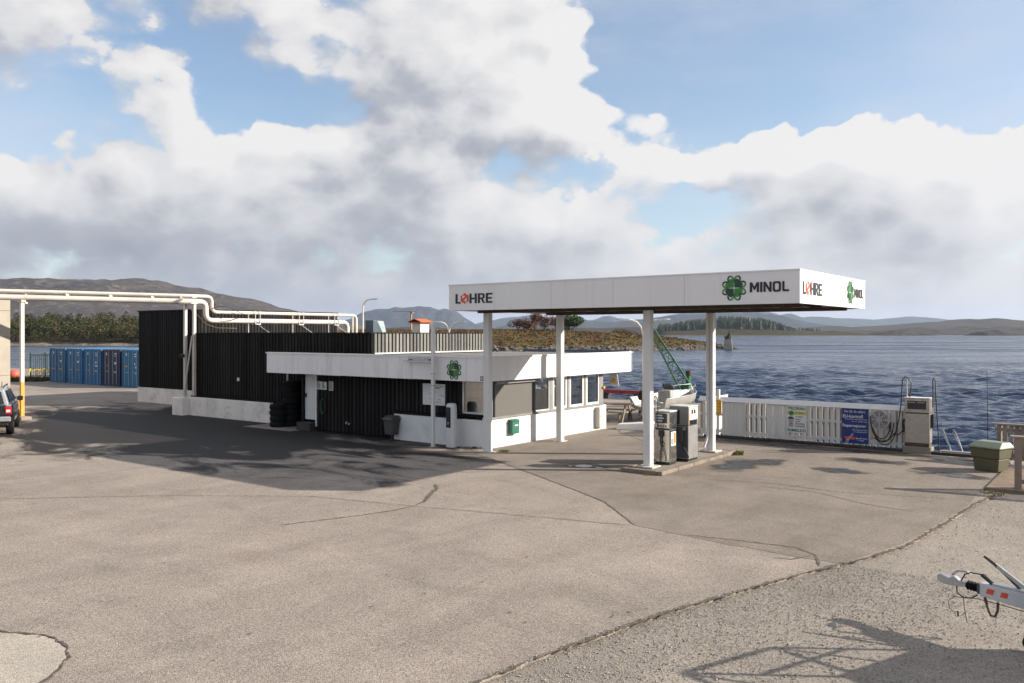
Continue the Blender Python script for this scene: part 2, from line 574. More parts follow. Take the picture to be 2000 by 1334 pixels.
M['alu'] = pm('alu', (.40, .385, .35), .5, .35, var=.08, vs=2)
M['car_dark'] = pm('car_dark', (.012, .014, .016), .25, .3, var=.1, coat=.6)
M['car_silver'] = pm('car_silver', (.45, .45, .45), .3, .6, var=.05, coat=.4)
M['lamp_red'] = pm('lamp_red', (.45, .008, .012), .2, var=.1, coat=.5)
M['trailer_paint'] = pm('trailer_paint', (.52, .53, .55), .42, .25, var=.06, dirt=(.3, .28, .26), dirt_amt=.2)
M['cont_blue'] = pm('cont_blue', (.016, .120, .26), .55, var=.12, vs=1.2, dirt=(.05, .06, .07), dirt_amt=.35)
M['cont_blue2'] = pm('cont_blue2', (.020, .105, .22), .55, var=.12, vs=1.2, dirt=(.06, .06, .06), dirt_amt=.4)
M['cont_navy'] = pm('cont_navy', (.014, .022, .055), .55, var=.12, vs=1.2, dirt=(.04, .04, .05), dirt_amt=.35)
M['cont_teal'] = pm('cont_teal', (.010, .14, .28), .5, var=.1, vs=1.2, dirt=(.05, .06, .07), dirt_amt=.25)
M['bronze'] = pm('bronze', (.06, .06, .05), .6, .4, var=.3, vs=3)
M['stone_base'] = pm('stone_base', (.30, .27, .22), .85, var=.2, vs=1)
M['fence_steel'] = pm('fence_steel', (.05, .11, .10), .5, .2, var=.1)
M['pallet_blue'] = pm('pallet_blue', (.02, .04, .16), .6, var=.15)
M['glass_hatch'] = pm('glass_hatch', (.30, .36, .36), .15, .1, var=.1)
M['hatch_grey'] = pm('hatch_grey', (.09, .11, .14), .5, .2, var=.1)
M['iron'] = pm('iron', (.05, .045, .04), .6, .5, var=.2)
M['rod_dark'] = pm('rod_dark', (.02, .02, .025), .4, var=.1)
M['bark'] = pm('bark', (.10, .075, .055), .9, var=.3, vs=.6)
M['crane_yellow'] = pm('crane_yellow', (.35, .20, .10), .6, var=.1)
M['buoy_red'] = pm('buoy_red', (.7, .1, .06), .5, var=.1)
M['dirt_dark'] = pm('dirt_dark', (.085, .067, .051), .95, var=.4, vs=9, bump=.6, bs=40)
M['crack_dark'] = pm('crack_dark', (.10, .082, .066), .95, var=.4, vs=9)
M['hose_green'] = pm('hose_green', (.012, .07, .035), .5, var=.1)
M['weed'] = pm('weed', (.22, .21, .05), .7, var=.3, vs=30)


def glass_mat(name, tint=(.75, .78, .76), ior=1.55):
    m = bpy.data.materials.new(name)
    m.use_nodes = True
    t = NT(m.node_tree)
    m.node_tree.nodes.clear()
    out = t.n('ShaderNodeOutputMaterial')
    mx = t.n('ShaderNodeMixShader')
    fr = t.n('ShaderNodeFresnel')
    fr.inputs[0].default_value = ior
    tr = t.n('ShaderNodeBsdfTransparent')
    tr.inputs[0].default_value = (*tint, 1)
    gl = t.n('ShaderNodeBsdfGlossy')
    gl.inputs['Roughness'].default_value = 0.015
    t.set(mx.inputs[0], t.m('MULTIPLY_ADD', fr.outputs[0], 1.2, 0.32, clamp=True))
    t.t.links.new(tr.outputs[0], mx.inputs[1])
    t.t.links.new(gl.outputs[0], mx.inputs[2])
    t.t.links.new(mx.outputs[0], out.inputs[0])
    return m


M['glass'] = glass_mat('glass')


def ground_mat(name, c1, c2, wet=True, gran=1.0, puddles=(), speck=85, stain=(.5, .62), stain_col=(.06, .055, .05)):
    m = bpy.data.materials.new(name)
    m.use_nodes = True
    t = NT(m.node_tree)
    b = m.node_tree.nodes['Principled BSDF']
    pos = t.n('ShaderNodeNewGeometry').outputs['Position']
    big = t.noise(pos, 0.16, 5, 0.6)
    cc = t.mix(t.ss(big, 0.32, 0.68), (*c1, 1), (*c2, 1))
    mid = t.noise(t.v('MULTIPLY', pos, (1.0, 0.35, 1)), 0.9, 6, 0.62, 0.6)
    cc = t.v('SCALE', cc, scale=t.ss(mid, 0.25, 0.75, 0.86, 1.12))
    trk = t.noise(t.v('MULTIPLY', t.v('ADD', pos, t.v('SCALE', t.noise(pos, .08, 2, .5, color=True), scale=9.0)), (.16, 1.5, 1)), 0.8, 4, 0.6, 0.2)
    cc = t.v('SCALE', cc, scale=t.ss(trk, 0.3, 0.7, 0.93, 1.06))
    # aggregate: light and dark stones in the binder
    vo = t.n('ShaderNodeTexVoronoi')
    t.set(vo.inputs['Vector'], pos)
    vo.inputs['Scale'].default_value = speck
    sp = t.n('ShaderNodeSeparateColor')
    t.t.links.new(vo.outputs['Color'], sp.inputs[0])
    cc = t.v('SCALE', cc, scale=t.ss(sp.outputs[0], 0.0, 1.0, 1 - .42 * gran, 1 + .38 * gran))
    fine = t.noise(pos, speck * .35, 3, 0.7)
    cc = t.v('SCALE', cc, scale=t.ss(fine, 0.3, 0.7, 1 - .16 * gran, 1 + .14 * gran))
    # dirt and tyre stains
    sn = t.noise(t.v('MULTIPLY', pos, (0.6, 1.0, 1)), 0.55, 9, 0.7, 0.8)
    cc = t.mix(t.ss(sn, stain[0], stain[1] + .12, 0, 0.28), cc, (*stain_col, 1))
    rough = 0.9
    wetf = 0.0
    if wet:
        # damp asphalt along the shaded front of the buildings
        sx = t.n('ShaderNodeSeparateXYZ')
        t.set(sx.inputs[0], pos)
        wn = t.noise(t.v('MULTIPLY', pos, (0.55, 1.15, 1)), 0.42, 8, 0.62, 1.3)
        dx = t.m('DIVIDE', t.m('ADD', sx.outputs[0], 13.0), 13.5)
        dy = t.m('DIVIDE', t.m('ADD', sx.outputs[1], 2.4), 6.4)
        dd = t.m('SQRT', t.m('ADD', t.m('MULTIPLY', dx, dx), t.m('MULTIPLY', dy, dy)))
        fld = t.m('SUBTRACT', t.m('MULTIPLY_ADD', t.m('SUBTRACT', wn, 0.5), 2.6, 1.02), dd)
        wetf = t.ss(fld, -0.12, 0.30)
    pud = None
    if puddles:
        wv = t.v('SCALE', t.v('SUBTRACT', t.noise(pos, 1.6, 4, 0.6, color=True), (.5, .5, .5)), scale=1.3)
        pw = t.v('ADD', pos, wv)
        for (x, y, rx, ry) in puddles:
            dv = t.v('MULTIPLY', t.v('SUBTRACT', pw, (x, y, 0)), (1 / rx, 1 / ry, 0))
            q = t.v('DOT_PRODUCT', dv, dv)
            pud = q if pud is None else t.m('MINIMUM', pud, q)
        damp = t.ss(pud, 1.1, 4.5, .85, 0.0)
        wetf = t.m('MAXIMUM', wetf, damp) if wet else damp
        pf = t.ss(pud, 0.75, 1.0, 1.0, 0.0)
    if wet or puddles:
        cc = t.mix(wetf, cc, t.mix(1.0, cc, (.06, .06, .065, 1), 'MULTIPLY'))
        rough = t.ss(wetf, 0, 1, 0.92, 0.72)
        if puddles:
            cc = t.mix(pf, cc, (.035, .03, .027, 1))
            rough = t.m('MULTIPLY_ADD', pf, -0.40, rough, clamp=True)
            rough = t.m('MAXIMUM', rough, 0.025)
    t.set(b.inputs['Base Color'], cc)
    t.set(b.inputs['Roughness'], rough)
    b.inputs['Specular IOR Level'].default_value = 0.35
    bp = t.n('ShaderNodeBump')
    bp.inputs['Distance'].default_value = 0.012
    t.set(bp.inputs['Strength'], t.m('MULTIPLY_ADD', pf, -0.55, 0.55) if puddles else 0.55)
    h = t.m('ADD', t.m('MULTIPLY', vo.outputs['Distance'], -0.6), t.m('MULTIPLY', fine, 0.5))
    t.set(bp.inputs['Height'], h)
    t.set(b.inputs['Normal'], bp.outputs[0])
    return m


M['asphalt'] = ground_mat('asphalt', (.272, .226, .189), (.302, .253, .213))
M['asphalt_old'] = ground_mat('asphalt_old', (.202, .166, .136), (.240, .200, .165), wet=False, gran=.8, stain=(.46, .58), stain_col=(.075, .055, .04),
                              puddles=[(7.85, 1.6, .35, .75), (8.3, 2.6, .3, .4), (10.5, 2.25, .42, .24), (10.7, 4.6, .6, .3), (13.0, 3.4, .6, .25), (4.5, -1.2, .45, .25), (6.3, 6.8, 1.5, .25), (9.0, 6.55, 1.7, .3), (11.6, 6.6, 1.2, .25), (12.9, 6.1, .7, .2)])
M['gravel'] = ground_mat('gravel', (.265, .226, .188), (.300, .258, .216), wet=False, gran=.75, speck=100)
M['conc_slab'] = ground_mat('conc_slab', (.36, .305, .25), (.40, .35, .295), wet=False, gran=.5, speck=60, stain=(.5, .6))


def water_mat():
    m = bpy.data.materials.new('sea_water')
    m.use_nodes = True
    t = NT(m.node_tree)
    b = m.node_tree.nodes['Principled BSDF']
    pos = t.n('ShaderNodeNewGeometry').outputs['Position']
    b.inputs['Base Color'].default_value = (.004, .016, .048, 1)
    b.inputs['IOR'].default_value = 1.33
    cam_d = t.v('DISTANCE', pos, tuple(CAM))
    p2 = t.v('MULTIPLY', pos, (1.0, 1.0, 0))
    # wind waves: crests lie across the wind, so the pattern is stretched along them
    qq = t.n('ShaderNodeCombineXYZ')
    t.set(qq.inputs[0], t.m('MULTIPLY', t.v('DOT_PRODUCT', pos, (.8, .6, 0)), .5))
    t.set(qq.inputs[1], t.v('DOT_PRODUCT', pos, (-.6, .8, 0)))
    a = t.noise(p2, 3.2, 4, 0.6, 0.2)
    c = t.noise(qq.outputs[0], 0.55, 3, 0.6, 0.3)
    far = t.noise(qq.outputs[0], 0.13, 3, 0.62, 0.3)
    vfar = t.noise(qq.outputs[0], 0.035, 3, 0.62, 0.3)
    near_w = t.ss(cam_d, 20, 250, 1.0, 0.25)
    mid_w = t.ss(cam_d, 50, 220, 0.25, 1.0)
    far_w = t.ss(cam_d, 150, 600, 0.0, 1.0)
    vfar_w = t.ss(cam_d, 500, 2000, 0.0, 1.0)
    lane = t.noise(t.v('MULTIPLY', qq.outputs[0], (.35, 1, 1)), 0.022, 5, 0.62, 0.4)
    lane2 = t.noise(t.v('MULTIPLY', qq.outputs[0], (.5, 1, 1)), 0.12, 4, 0.62, 0.4)
    lf = t.m('ADD', t.m('MULTIPLY', lane, .6), t.m('MULTIPLY', lane2, .4))
    t.set(b.inputs['Roughness'], t.m('MULTIPLY_ADD', t.ss(lf, .40, .60, -.05, .26), t.ss(cam_d, 60, 300), .12))
    h = t.m('ADD', t.m('MULTIPLY', t.m('MULTIPLY', a, 0.12), near_w), t.m('MULTIPLY', t.m('MULTIPLY', c, 0.75), mid_w))
    h = t.m('ADD', h, t.m('MULTIPLY', t.m('MULTIPLY', far, 4.0), far_w))
    h = t.m('ADD', h, t.m('MULTIPLY', t.m('MULTIPLY', vfar, 14.0), vfar_w))
    bp = t.n('ShaderNodeBump')
    bp.inputs['Strength'].default_value = 1.0
    bp.inputs['Distance'].default_value = 1.0
    t.set(bp.inputs['Height'], h)
    t.set(b.inputs['Normal'], bp.outputs[0])
    return m


M['water'] = water_mat()


def terrain_mat(name, cols, rock, scale, rock_amt=.5, zrock=None):
    m = bpy.data.materials.new(name)
    m.use_nodes = True
    t = NT(m.node_tree)
    b = m.node_tree.nodes['Principled BSDF']
    pos = t.n('ShaderNodeNewGeometry').outputs['Position']
    n1 = t.noise(pos, scale, 8, 0.65, 0.5)
    n2 = t.noise(pos, scale * 5, 6, 0.7, 0.3)
    n3 = t.noise(pos, scale * 2.2, 7, 0.7, 1.0)
    c = t.mix(t.ss(n1, .38, .62), (*cols[0], 1), (*cols[1], 1))
    c = t.mix(t.ss(n3, .46, .62), c, (*cols[2], 1))
    rf = t.ss(n2, .52, .66, 0, rock_amt)
    if zrock is not None:
        s = t.n('ShaderNodeSeparateXYZ')
        t.set(s.inputs[0], pos)
        zz_ = t.m('MULTIPLY_ADD', t.m('SUBTRACT', n2, .5), 2.5, s.outputs[2])
        rf = t.m('MAXIMUM', rf, t.ss(zz_, zrock, zrock + .9, 1, 0))
    c = t.mix(rf, c, (*rock, 1))
    c = t.v('SCALE', c, scale=t.ss(n2, .25, .75, .7, 1.3))
    t.set(b.inputs['Base Color'], c)
    b.inputs['Roughness'].default_value = .95
    b.inputs['Specular IOR Level'].default_value = .1
    bp = t.n('ShaderNodeBump')
    bp.inputs['Strength'].default_value = .7
    bp.inputs['Distance'].default_value = .6 / scale * .1
    t.set(bp.inputs['Height'], n2)
    t.set(b.inputs['Normal'], bp.outputs[0])
    return m


M['heath'] = terrain_mat('heath', ((.085, .042, .020), (.105, .062, .028), (.085, .080, .024)), (.115, .098, .08), .06, .25, zrock=-.7)
M['hill_grey'] = terrain_mat('hill_grey', ((.066, .056, .052), (.048, .042, .041), (.080, .060, .044)), (.125, .115, .11), .006, .7)
M['hill_far'] = terrain_mat('hill_far', ((.035, .042, .046), (.028, .034, .038), (.042, .046, .046)), (.07, .075, .08), .0022, .5)  # bluish tint in the colour stands in for some distance haze
M['hill_brown'] = terrain_mat('hill_brown', ((.050, .040, .028), (.036, .033, .024), (.072, .047, .026)), (.095, .084, .073), .012, .4)
M['wood_floor'] = terrain_mat('wood_floor', ((.036, .034, .018), (.048, .037, .02), (.042, .04, .02)), (.17, .145, .115), .05, .15, zrock=-.9)


def leaf_mat(name, cols):
    m = bpy.data.materials.new(name)
    m.use_nodes = True
    t = NT(m.node_tree)
    b = m.node_tree.nodes['Principled BSDF']
    geo = t.n('ShaderNodeNewGeometry')
    n1 = t.noise(geo.outputs['Position'], .12, 4, .6)
    c = t.mix(t.ss(n1, .38, .62), (*cols[0], 1), (*cols[1], 1))
    c = t.mix(t.m('MULTIPLY', geo.outputs['Random Per Island'], .8), c, (*cols[2], 1))
    t.set(b.inputs['Base Color'], c)
    b.inputs['Roughness'].default_value = .8
    b.inputs['Specular IOR Level'].default_value = .2
    return m


M['leaf_pine'] = leaf_mat('leaf_pine', ((.026, .040, .014), (.036, .047, .017), (.060, .054, .022)))
M['leaf_brown'] = leaf_mat('leaf_brown', ((.12, .075, .030), (.15, .085, .035), (.10, .085, .04)))
M['leaf_spruce'] = leaf_mat('leaf_spruce', ((.025, .040, .022), (.034, .046, .024), (.055, .058, .03)))
M['leaf_dark'] = leaf_mat('leaf_dark', ((.030, .055, .016), (.04, .06, .018), (.06, .075, .02)))
M['leaf_shrub'] = leaf_mat('leaf_shrub', ((.10, .048, .026), (.085, .048, .028), (.13, .065, .034)))
M['tuft'] = leaf_mat('tuft', ((.095, .046, .020), (.085, .075, .022), (.125, .080, .032)))
M['dry_grass'] = leaf_mat('dry_grass', ((.07, .075, .02), (.05, .06, .018), (.09, .08, .03)))


# ------------------------------------------------------------------ the setting: land, water, far shores
def cw(X, Y, z=0.0):
    """point X metres to the right of the viewing axis and Y metres along it"""
    return Vector((CAM.x + .8 * X - .6 * Y, CAM.y + .6 * X + .8 * Y, z))


SEA = -1.8


def jitter(pts, step, amp, seed=0):
    out = []
    rnd = random.Random(seed)
    for i in range(len(pts) - 1):
        a, b = Vector(pts[i]), Vector(pts[i + 1])
        n = max(1, int((b - a).length / step))
        for k in range(n):
            p = a.lerp(b, k / n)
            if k or i:
                p = p + Vector((rnd.uniform(-amp, amp), rnd.uniform(-amp, amp)))
            out.append((p.x, p.y))
    out.append(tuple(pts[-1]))
    return out


# land under everything (gravel), with its quay walls going down into the sea
land = [(-95, -70), (60, -70), (60, 1.6), (14.75, 1.6), (14.75, 7.62), (4.0, 7.62), (4.0, 21.2), (-62, 21.2), (-95, 18)]
g_o = obj('ground', MB().prism(land, -4.0, -.045), [M['gravel'], M['quay_beam']])
for p_ in g_o.data.polygons:
    p_.material_index = 0 if p_.normal.z > .5 else 1
tag(g_o, 'pale gravel ground beneath the asphalt yard', kind='structure')

edge = [(10.6, -19.0), (10.95, -16.5), (11.27, -14.29), (11.5, -12.87), (11.89, -10.98), (12.51, -8.88), (13.05, -7.24), (13.3, -6.6), (13.66, -5.26), (13.9, -2.6), (14.03, -.57), (14.3, 1.35)]
jedge = jitter(edge, .16, .035, 3)
asph = [(-90, -66), (10.2, -66)] + jedge + [(13.95, 1.45), (13.95, 7.3), (4.3, 7.3), (4.3, 20.6), (-58, 20.6), (-90, 17)]
tag(obj('asphalt_yard', MB().prism(asph, -.04, 0), M['asphalt']), 'worn pale grey asphalt yard in front of the station', kind='structure')
pe = jitter([(1.62, -1.7), (4.4, -3.29), (7.48, -5.13), (9.15, -6.78), (10.94, -7.08), (13.1, -7.2)], .25, .03, 5)
oldp = [(.9, -1.3)] + pe + [(13.25, -6.55), (13.6, -5.2), (13.85, -2.6), (13.97, -.5), (13.9, 1.3), (13.9, 7.25), (4.35, 7.25), (4.35, 20.5), (-5, 20.5), (-5, 8.6), (.3, 8.6), (.3, .05), (.3, -1.0)]
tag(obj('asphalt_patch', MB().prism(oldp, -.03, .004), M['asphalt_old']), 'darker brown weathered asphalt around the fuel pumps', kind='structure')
cp = jitter([(4.2, -16.9), (5.7, -16.62), (6.24, -16.35), (6.75, -16.38), (7.15, -16.53), (7.42, -16.78), (7.63, -17.03), (7.6, -17.9), (4.2, -18.2)], .09, .02, 9)
tag(obj('concrete_slab', MB().prism(cp, -.03, .006), M['conc_slab']), 'pale concrete slab set in the asphalt, lower left corner', kind='structure')


def ribbon(name, pts, w, mat, z=.008, seed=1, parent=None, amp=.5):
    """thin ragged strip lying on the ground"""
    rnd = random.Random(seed)
    pts = jitter(pts, .07, .018, seed)
    mb = MB()
    vs = []
    for i, p in enumerate(pts):
        a = Vector(pts[max(i - 1, 0)])
        b = Vector(pts[min(i + 1, len(pts) - 1)])
        d = (b - a).normalized()
        nn = Vector((-d.y, d.x))
        taper = min(1, i / 4, (len(pts) - 1 - i) / 4) + .08
        ww = w * taper * (1 + rnd.uniform(-amp, amp))
        q = Vector(p)
        vs += [(*(q + nn * ww * rnd.uniform(.35, .65)), z), (*(q - nn * ww * rnd.uniform(.35, .65)), z)]
    mb.add(vs, [(2 * i, 2 * i + 1, 2 * i + 3, 2 * i + 2) for i in range(len(pts) - 1)])
    o = obj(name, mb, mat, parent, fix=False)
    return o


yard = bpy.data.objects['asphalt_yard']
ribbon('crack', [(3.02, -5.72), (3.5, -6.2), (3.9, -6.9), (4.3, -7.5), (4.42, -7.9)], .08, M['crack_dark'], seed=2, parent=yard)
ribbon('crack', [(4.42, -7.9), (4.45, -8.5), (4.2, -9.4), (3.6, -11)], .03, M['crack_dark'], seed=4, parent=yard)
ribbon('crack', [(1.0, -1.3), (4.4, -3.27), (7.48, -5.12), (9.15, -6.78)], .025, M['crack_dark'], seed=5, parent=yard)
ribbon('crack', [(12.9, -7.6), (12.6, -6.9), (12.2, -6.6), (11.2, -6.7), (10.2, -6.9)], .035, M['crack_dark'], seed=6, parent=yard)
ribbon('crack', [(12.6, -6.95), (12.35, -7.4), (12.0, -7.5)], .03, M['crack_dark'], seed=16, parent=yard)
ribbon('crack', [(13.3, -2.2), (12.2, -2.0), (10.8, -1.2), (9.5, -1.3)], .02, M['crack_dark'], seed=17, parent=yard)
ribbon('crack', [(8.0, -1.2), (9.6, -.7), (11.2, -.9), (13.6, -.2)], .022, M['crack_dark'], seed=18, parent=yard)
ribbon('crack', [(.6, 7.6), (1.2, 6.6), (2.0, 5.9), (3.3, 4.6)], .05, M['crack_dark'], seed=19, parent=yard)
M['seam'] = pm('seam', (.225, .185, .152), .95, var=.3, vs=6)
ribbon('seam', [(-8.0, -17.6), (-4.5, -13.9), (-1.0, -10.6), (1.8, -8.6), (4.4, -8.0), (7.0, -7.3), (9.1, -6.8)], .055, M['seam'], z=.005, seed=31, parent=yard, amp=.9)
ribbon('dirt_edge', [(p[0] + .03, p[1]) for p in edge[1:]], .055, M['dirt_dark'], z=.009, seed=7, parent=yard, amp=.95)
ribbon('dirt_edge', [(5.0, -16.62), (5.7, -16.60), (6.24, -16.33), (6.75, -16.36), (7.17, -16.52), (7.45, -16.78), (7.66, -17.05), (7.62, -17.8)], .028, M['dirt_dark'], z=.010, seed=8, parent=yard, amp=.7)

# loose stones on the gravel shoulder, nearest ones big enough to see
def gravel_scatter():
    rnd = random.Random(11)
    ex = [p[0] for p in edge]
    ey = [p[1] for p in edge]
    vs, fs = [], []
    for i in range(36000):
        y = rnd.uniform(-15.5, 1.2) if rnd.random() < .3 else rnd.uniform(-14.5, -7)
        xe = np.interp(y, ey, ex)
        x = xe + abs(rnd.gauss(0, 2.0)) - (.03 if rnd.random() < .93 else rnd.uniform(0, .5))
        if x > 19:
            continue
        s = rnd.uniform(.004, .011) * (1.9 if rnd.random() < .08 else 1)
        a = rnd.uniform(0, 6.28)
        z = (-.045 if x > xe + .03 else .006) + s * .35
        base = len(vs)
        for k in range(4):
            r = s * rnd.uniform(.7, 1.3)
            vs.append((x + r * math.cos(a + k * 1.57), y + r * math.sin(a + k * 1.57), z + rnd.uniform(-.2, .2) * s))
        vs.append((x + rnd.uniform(-.3, .3) * s, y + rnd.uniform(-.3, .3) * s, z + s * rnd.uniform(.45, .8)))
        fs += [(base + k, base + (k + 1) % 4, base + 4) for k in range(4)]
    mb = MB()
    mb.add(vs, fs)
    m = leaf_mat('gravel_stone', ((.26, .225, .19), (.19, .165, .14), (.38, .345, .305)))
    tag(obj('gravel', mb, m, fix=False), 'loose grey-brown gravel stones on the shoulder', 'gravel', kind='stuff')


gravel_scatter()

# leaves, chips and grit lying about on the asphalt
rnd = random.Random(77)
mb = MB()
for k in range(420):
    if k < 300:
        x, y = rnd.uniform(-6, 12.5), rnd.uniform(-17, -4)
        if x > np.interp(y, [p[1] for p in edge], [p[0] for p in edge]) - .1:
            continue
    else:
        x, y = rnd.uniform(7.2, 13.5), rnd.uniform(-1, 7)
    r_ = rnd.uniform(.008, .028)
    a = rnd.uniform(0, 6.28)
    n_ = 5
    mb.add([(x + r_ * rnd.uniform(.5, 1.3) * math.cos(a + 6.283 * q / n_), y + r_ * rnd.uniform(.5, 1.3) * math.sin(a + 6.283 * q / n_), .009 + rnd.uniform(0, .008)) for q in range(n_)], [tuple(range(n_))])
tag(obj('leaf_litter', mb, leaf_mat('leaf_litter', ((.07, .05, .03), (.10, .08, .06), (.16, .13, .10))), fix=False), 'scattered leaves and chips on the asphalt', 'litter', kind='stuff')

# the sea: a sheet of real waves, finer near the quay
def sea():
    rs = [19.0]
    while rs[-1] < 17000:
        r = rs[-1]
        rs.append(r * (1.0034 if r < 320 else (1.02 if r < 1200 else 1.08)))
    az_ = np.concatenate([np.radians(np.arange(-90, -36, 2.0)), np.radians(np.arange(-36, 36, .125)), np.radians(np.arange(36, 72, .4)), np.radians(np.arange(72, 91, 2.0))])
    rr = np.array(rs)
    AZ, RR = np.meshgrid(az_, rr)
    X, Y = RR * np.sin(AZ), RR * np.cos(AZ)
    U = CAM.x + .8 * X - .6 * Y
    V = CAM.y + .6 * X + .8 * Y
    Z = np.zeros_like(U)
    rng = np.random.RandomState(4)
    wind = math.radians(300)
    dr = np.maximum(np.gradient(rr)[:, None], RR * .0028)
    for i in range(90):
        lam = .30 * (2.6 / .30) ** rng.rand()
        th = wind + rng.normal(0, .50)
        k = 2 * math.pi / lam
        amp = .0175 * lam ** .78
        ph = rng.rand() * 6.28
        s = np.sin(k * (U * math.cos(th) + V * math.sin(th)) + ph)
        fade = np.clip((lam / dr - 3) / 3, 0, 1)
        Z += amp * fade * (s + .25 * np.cos(2 * np.arcsin(np.clip(s, -1, 1))) * .5)
    gust = .9 + .16 * np.sin(U * .11 + V * .05 + 1) + .16 * np.sin(-U * .06 + V * .13) + .14 * np.sin(U * .31 - V * .22 + 2) + .12 * np.sin(U * .23 + V * .37)
    Z = Z * gust + SEA
    n_r, n_a = U.shape
    vs = np.stack([U, V, Z], -1).reshape(-1, 3)
    i = np.arange(n_r * n_a).reshape(n_r, n_a)
    fs = np.stack([i[:-1, :-1], i[:-1, 1:], i[1:, 1:], i[1:, :-1]], -1).reshape(-1, 4)
    me = bpy.data.meshes.new('sea')
    me.vertices.add(len(vs))
    me.vertices.foreach_set('co', vs.ravel())
    me.loops.add(fs.size)
    me.loops.foreach_set('vertex_index', fs.ravel())
    me.polygons.add(len(fs))
    me.polygons.foreach_set('loop_start', np.arange(0, fs.size, 4))
    me.polygons.foreach_set('loop_total', np.full(len(fs), 4))
    me.polygons.foreach_set('use_smooth', np.ones(len(fs), bool))
    me.update(calc_edges=True)
    me.flip_normals()
    me.materials.append(M['water'])
    print('sea faces', len(fs))
    tag(link('sea', me), 'choppy dark blue sea', kind='structure')


sea()


def fbm(x, y, z=0, o=5):
    return mnoise.fractal(Vector((x, y, z)), 1.0, 2.1, o)


def ridge(name, Y, depth, prof, mat, rough=.12, label='', seed=0, nx=160, ny=22, peak=.45):
    """hill range: a height field standing at distance Y with the given skyline"""
    xs = [p[0] for p in prof]
    hs = [(652 - p[1]) for p in prof]
    vs = []
    for j in range(ny + 1):
        t = j / ny
        yy = Y + (t - peak) * depth
        sh = math.sin(math.pi * min(1, t / peak) / 2) ** 1.15 if t < peak else math.cos(math.pi * (t - peak) / (1 - peak) / 2) ** .9
        for i in range(nx + 1):
            p = xs[0] + (xs[-1] - xs[0]) * i / nx
            h = np.interp(p, xs, hs)
            X = (p - 1000) / 1640 * Y
            top = CAM.z + h * Y / 1640
            nn = fbm(X / depth * 3.0 + seed, yy / depth * 3.0, seed, 6)
            n2 = fbm(X / depth * 9.0 + seed, yy / depth * 9.0, seed + 3, 5)
            edge_ = min(1, i / 6, (nx - i) / 6)
            z = SEA - 3 + (top - SEA + 3) * sh * (1 + rough * nn * (1.2 - .9 * sh) + rough * .6 * n2) * edge_
            vs.append(tuple(cw(X, yy, z)))
    W_ = nx + 1
    fs = [(j * W_ + i, j * W_ + i + 1, (j + 1) * W_ + i + 1, (j + 1) * W_ + i) for j in range(ny) for i in range(nx)]
    mb = MB().add(vs, fs)
    return tag(obj(name, mb, mat, smooth=False, fix=False), label, kind='structure')


ridge('hill', 3800, 2600, [(-420, 560), (-150, 552), (-60, 566), (0, 549), (30, 543), (55, 540), (100, 541), (160, 541), (178, 547), (250, 546), (285, 551), (322, 557), (340, 563), (380, 566), (420, 574), (470, 585), (520, 598), (560, 606), (640, 622), (720, 640)],
      M['hill_grey'], .22, 'bare grey-brown hill rising behind the woods on the left', 1, nx=260, ny=60)
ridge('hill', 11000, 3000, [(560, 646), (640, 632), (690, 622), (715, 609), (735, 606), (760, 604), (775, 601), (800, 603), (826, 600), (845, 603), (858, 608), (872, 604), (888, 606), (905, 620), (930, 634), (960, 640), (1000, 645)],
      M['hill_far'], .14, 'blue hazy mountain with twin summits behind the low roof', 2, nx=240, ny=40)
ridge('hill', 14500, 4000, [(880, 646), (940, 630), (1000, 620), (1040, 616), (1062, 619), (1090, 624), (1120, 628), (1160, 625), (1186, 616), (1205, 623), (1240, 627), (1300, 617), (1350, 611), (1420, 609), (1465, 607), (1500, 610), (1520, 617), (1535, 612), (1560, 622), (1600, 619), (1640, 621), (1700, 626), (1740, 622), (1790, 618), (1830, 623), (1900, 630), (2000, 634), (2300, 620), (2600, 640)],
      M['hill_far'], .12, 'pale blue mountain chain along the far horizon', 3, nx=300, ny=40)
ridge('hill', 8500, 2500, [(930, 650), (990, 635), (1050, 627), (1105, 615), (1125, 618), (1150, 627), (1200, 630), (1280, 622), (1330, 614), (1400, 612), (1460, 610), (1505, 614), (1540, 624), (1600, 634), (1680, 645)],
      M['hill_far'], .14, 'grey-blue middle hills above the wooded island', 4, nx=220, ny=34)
ridge('hill', 5200, 1800, [(1440, 652), (1560, 641), (1620, 636), (1660, 640), (1720, 636), (1790, 632), (1850, 628), (1890, 624), (1930, 622), (1965, 627), (2000, 634), (2080, 640), (2250, 630), (2500, 645)],
      M['hill_brown'], .16, 'rounded brown hill on the far right shore', 5, nx=260, ny=40)
ridge('hill', 3700, 700, [(1590, 654), (1640, 648), (1690, 645), (1720, 648), (1765, 642), (1800, 640), (1840, 644), (1885, 639), (1930, 642), (1975, 638), (2030, 643), (2150, 648)],
      M['hill_brown'], .3, 'low rugged dark shore below the rounded brown hill', 12, nx=220, ny=30)
ridge('hill', 3000, 700, [(560, 650), (680, 645), (760, 640), (820, 638), (880, 643), (960, 644), (1060, 640), (1180, 641), (1240, 638), (1300, 645), (1400, 648)],
      M['hill_brown'], .2, 'low dark wooded shore behind the heath', 6, nx=160, ny=24)
ridge('island', 2150, 420, [(1255, 655), (1285, 642), (1340, 639), (1400, 636), (1460, 636), (1520, 640), (1560, 645), (1610, 648), (1660, 651), (1700, 656)],
      M['wood_floor'], .2, 'low wooded island across the water', 7, nx=120, ny=24)
ridge('island', 2500, 200, [(1560, 656), (1590, 650), (1625, 646), (1660, 649), (1700, 656)], M['hill_brown'], .25, 'small bare skerry beside the wooded island', 8, nx=60, ny=14)
ridge('island', 2600, 180, [(1690, 656), (1715, 649), (1745, 646), (1770, 650), (1790, 656)], M['hill_brown'], .25, 'brown rounded skerry in the middle of the bay', 9, nx=60, ny=14)
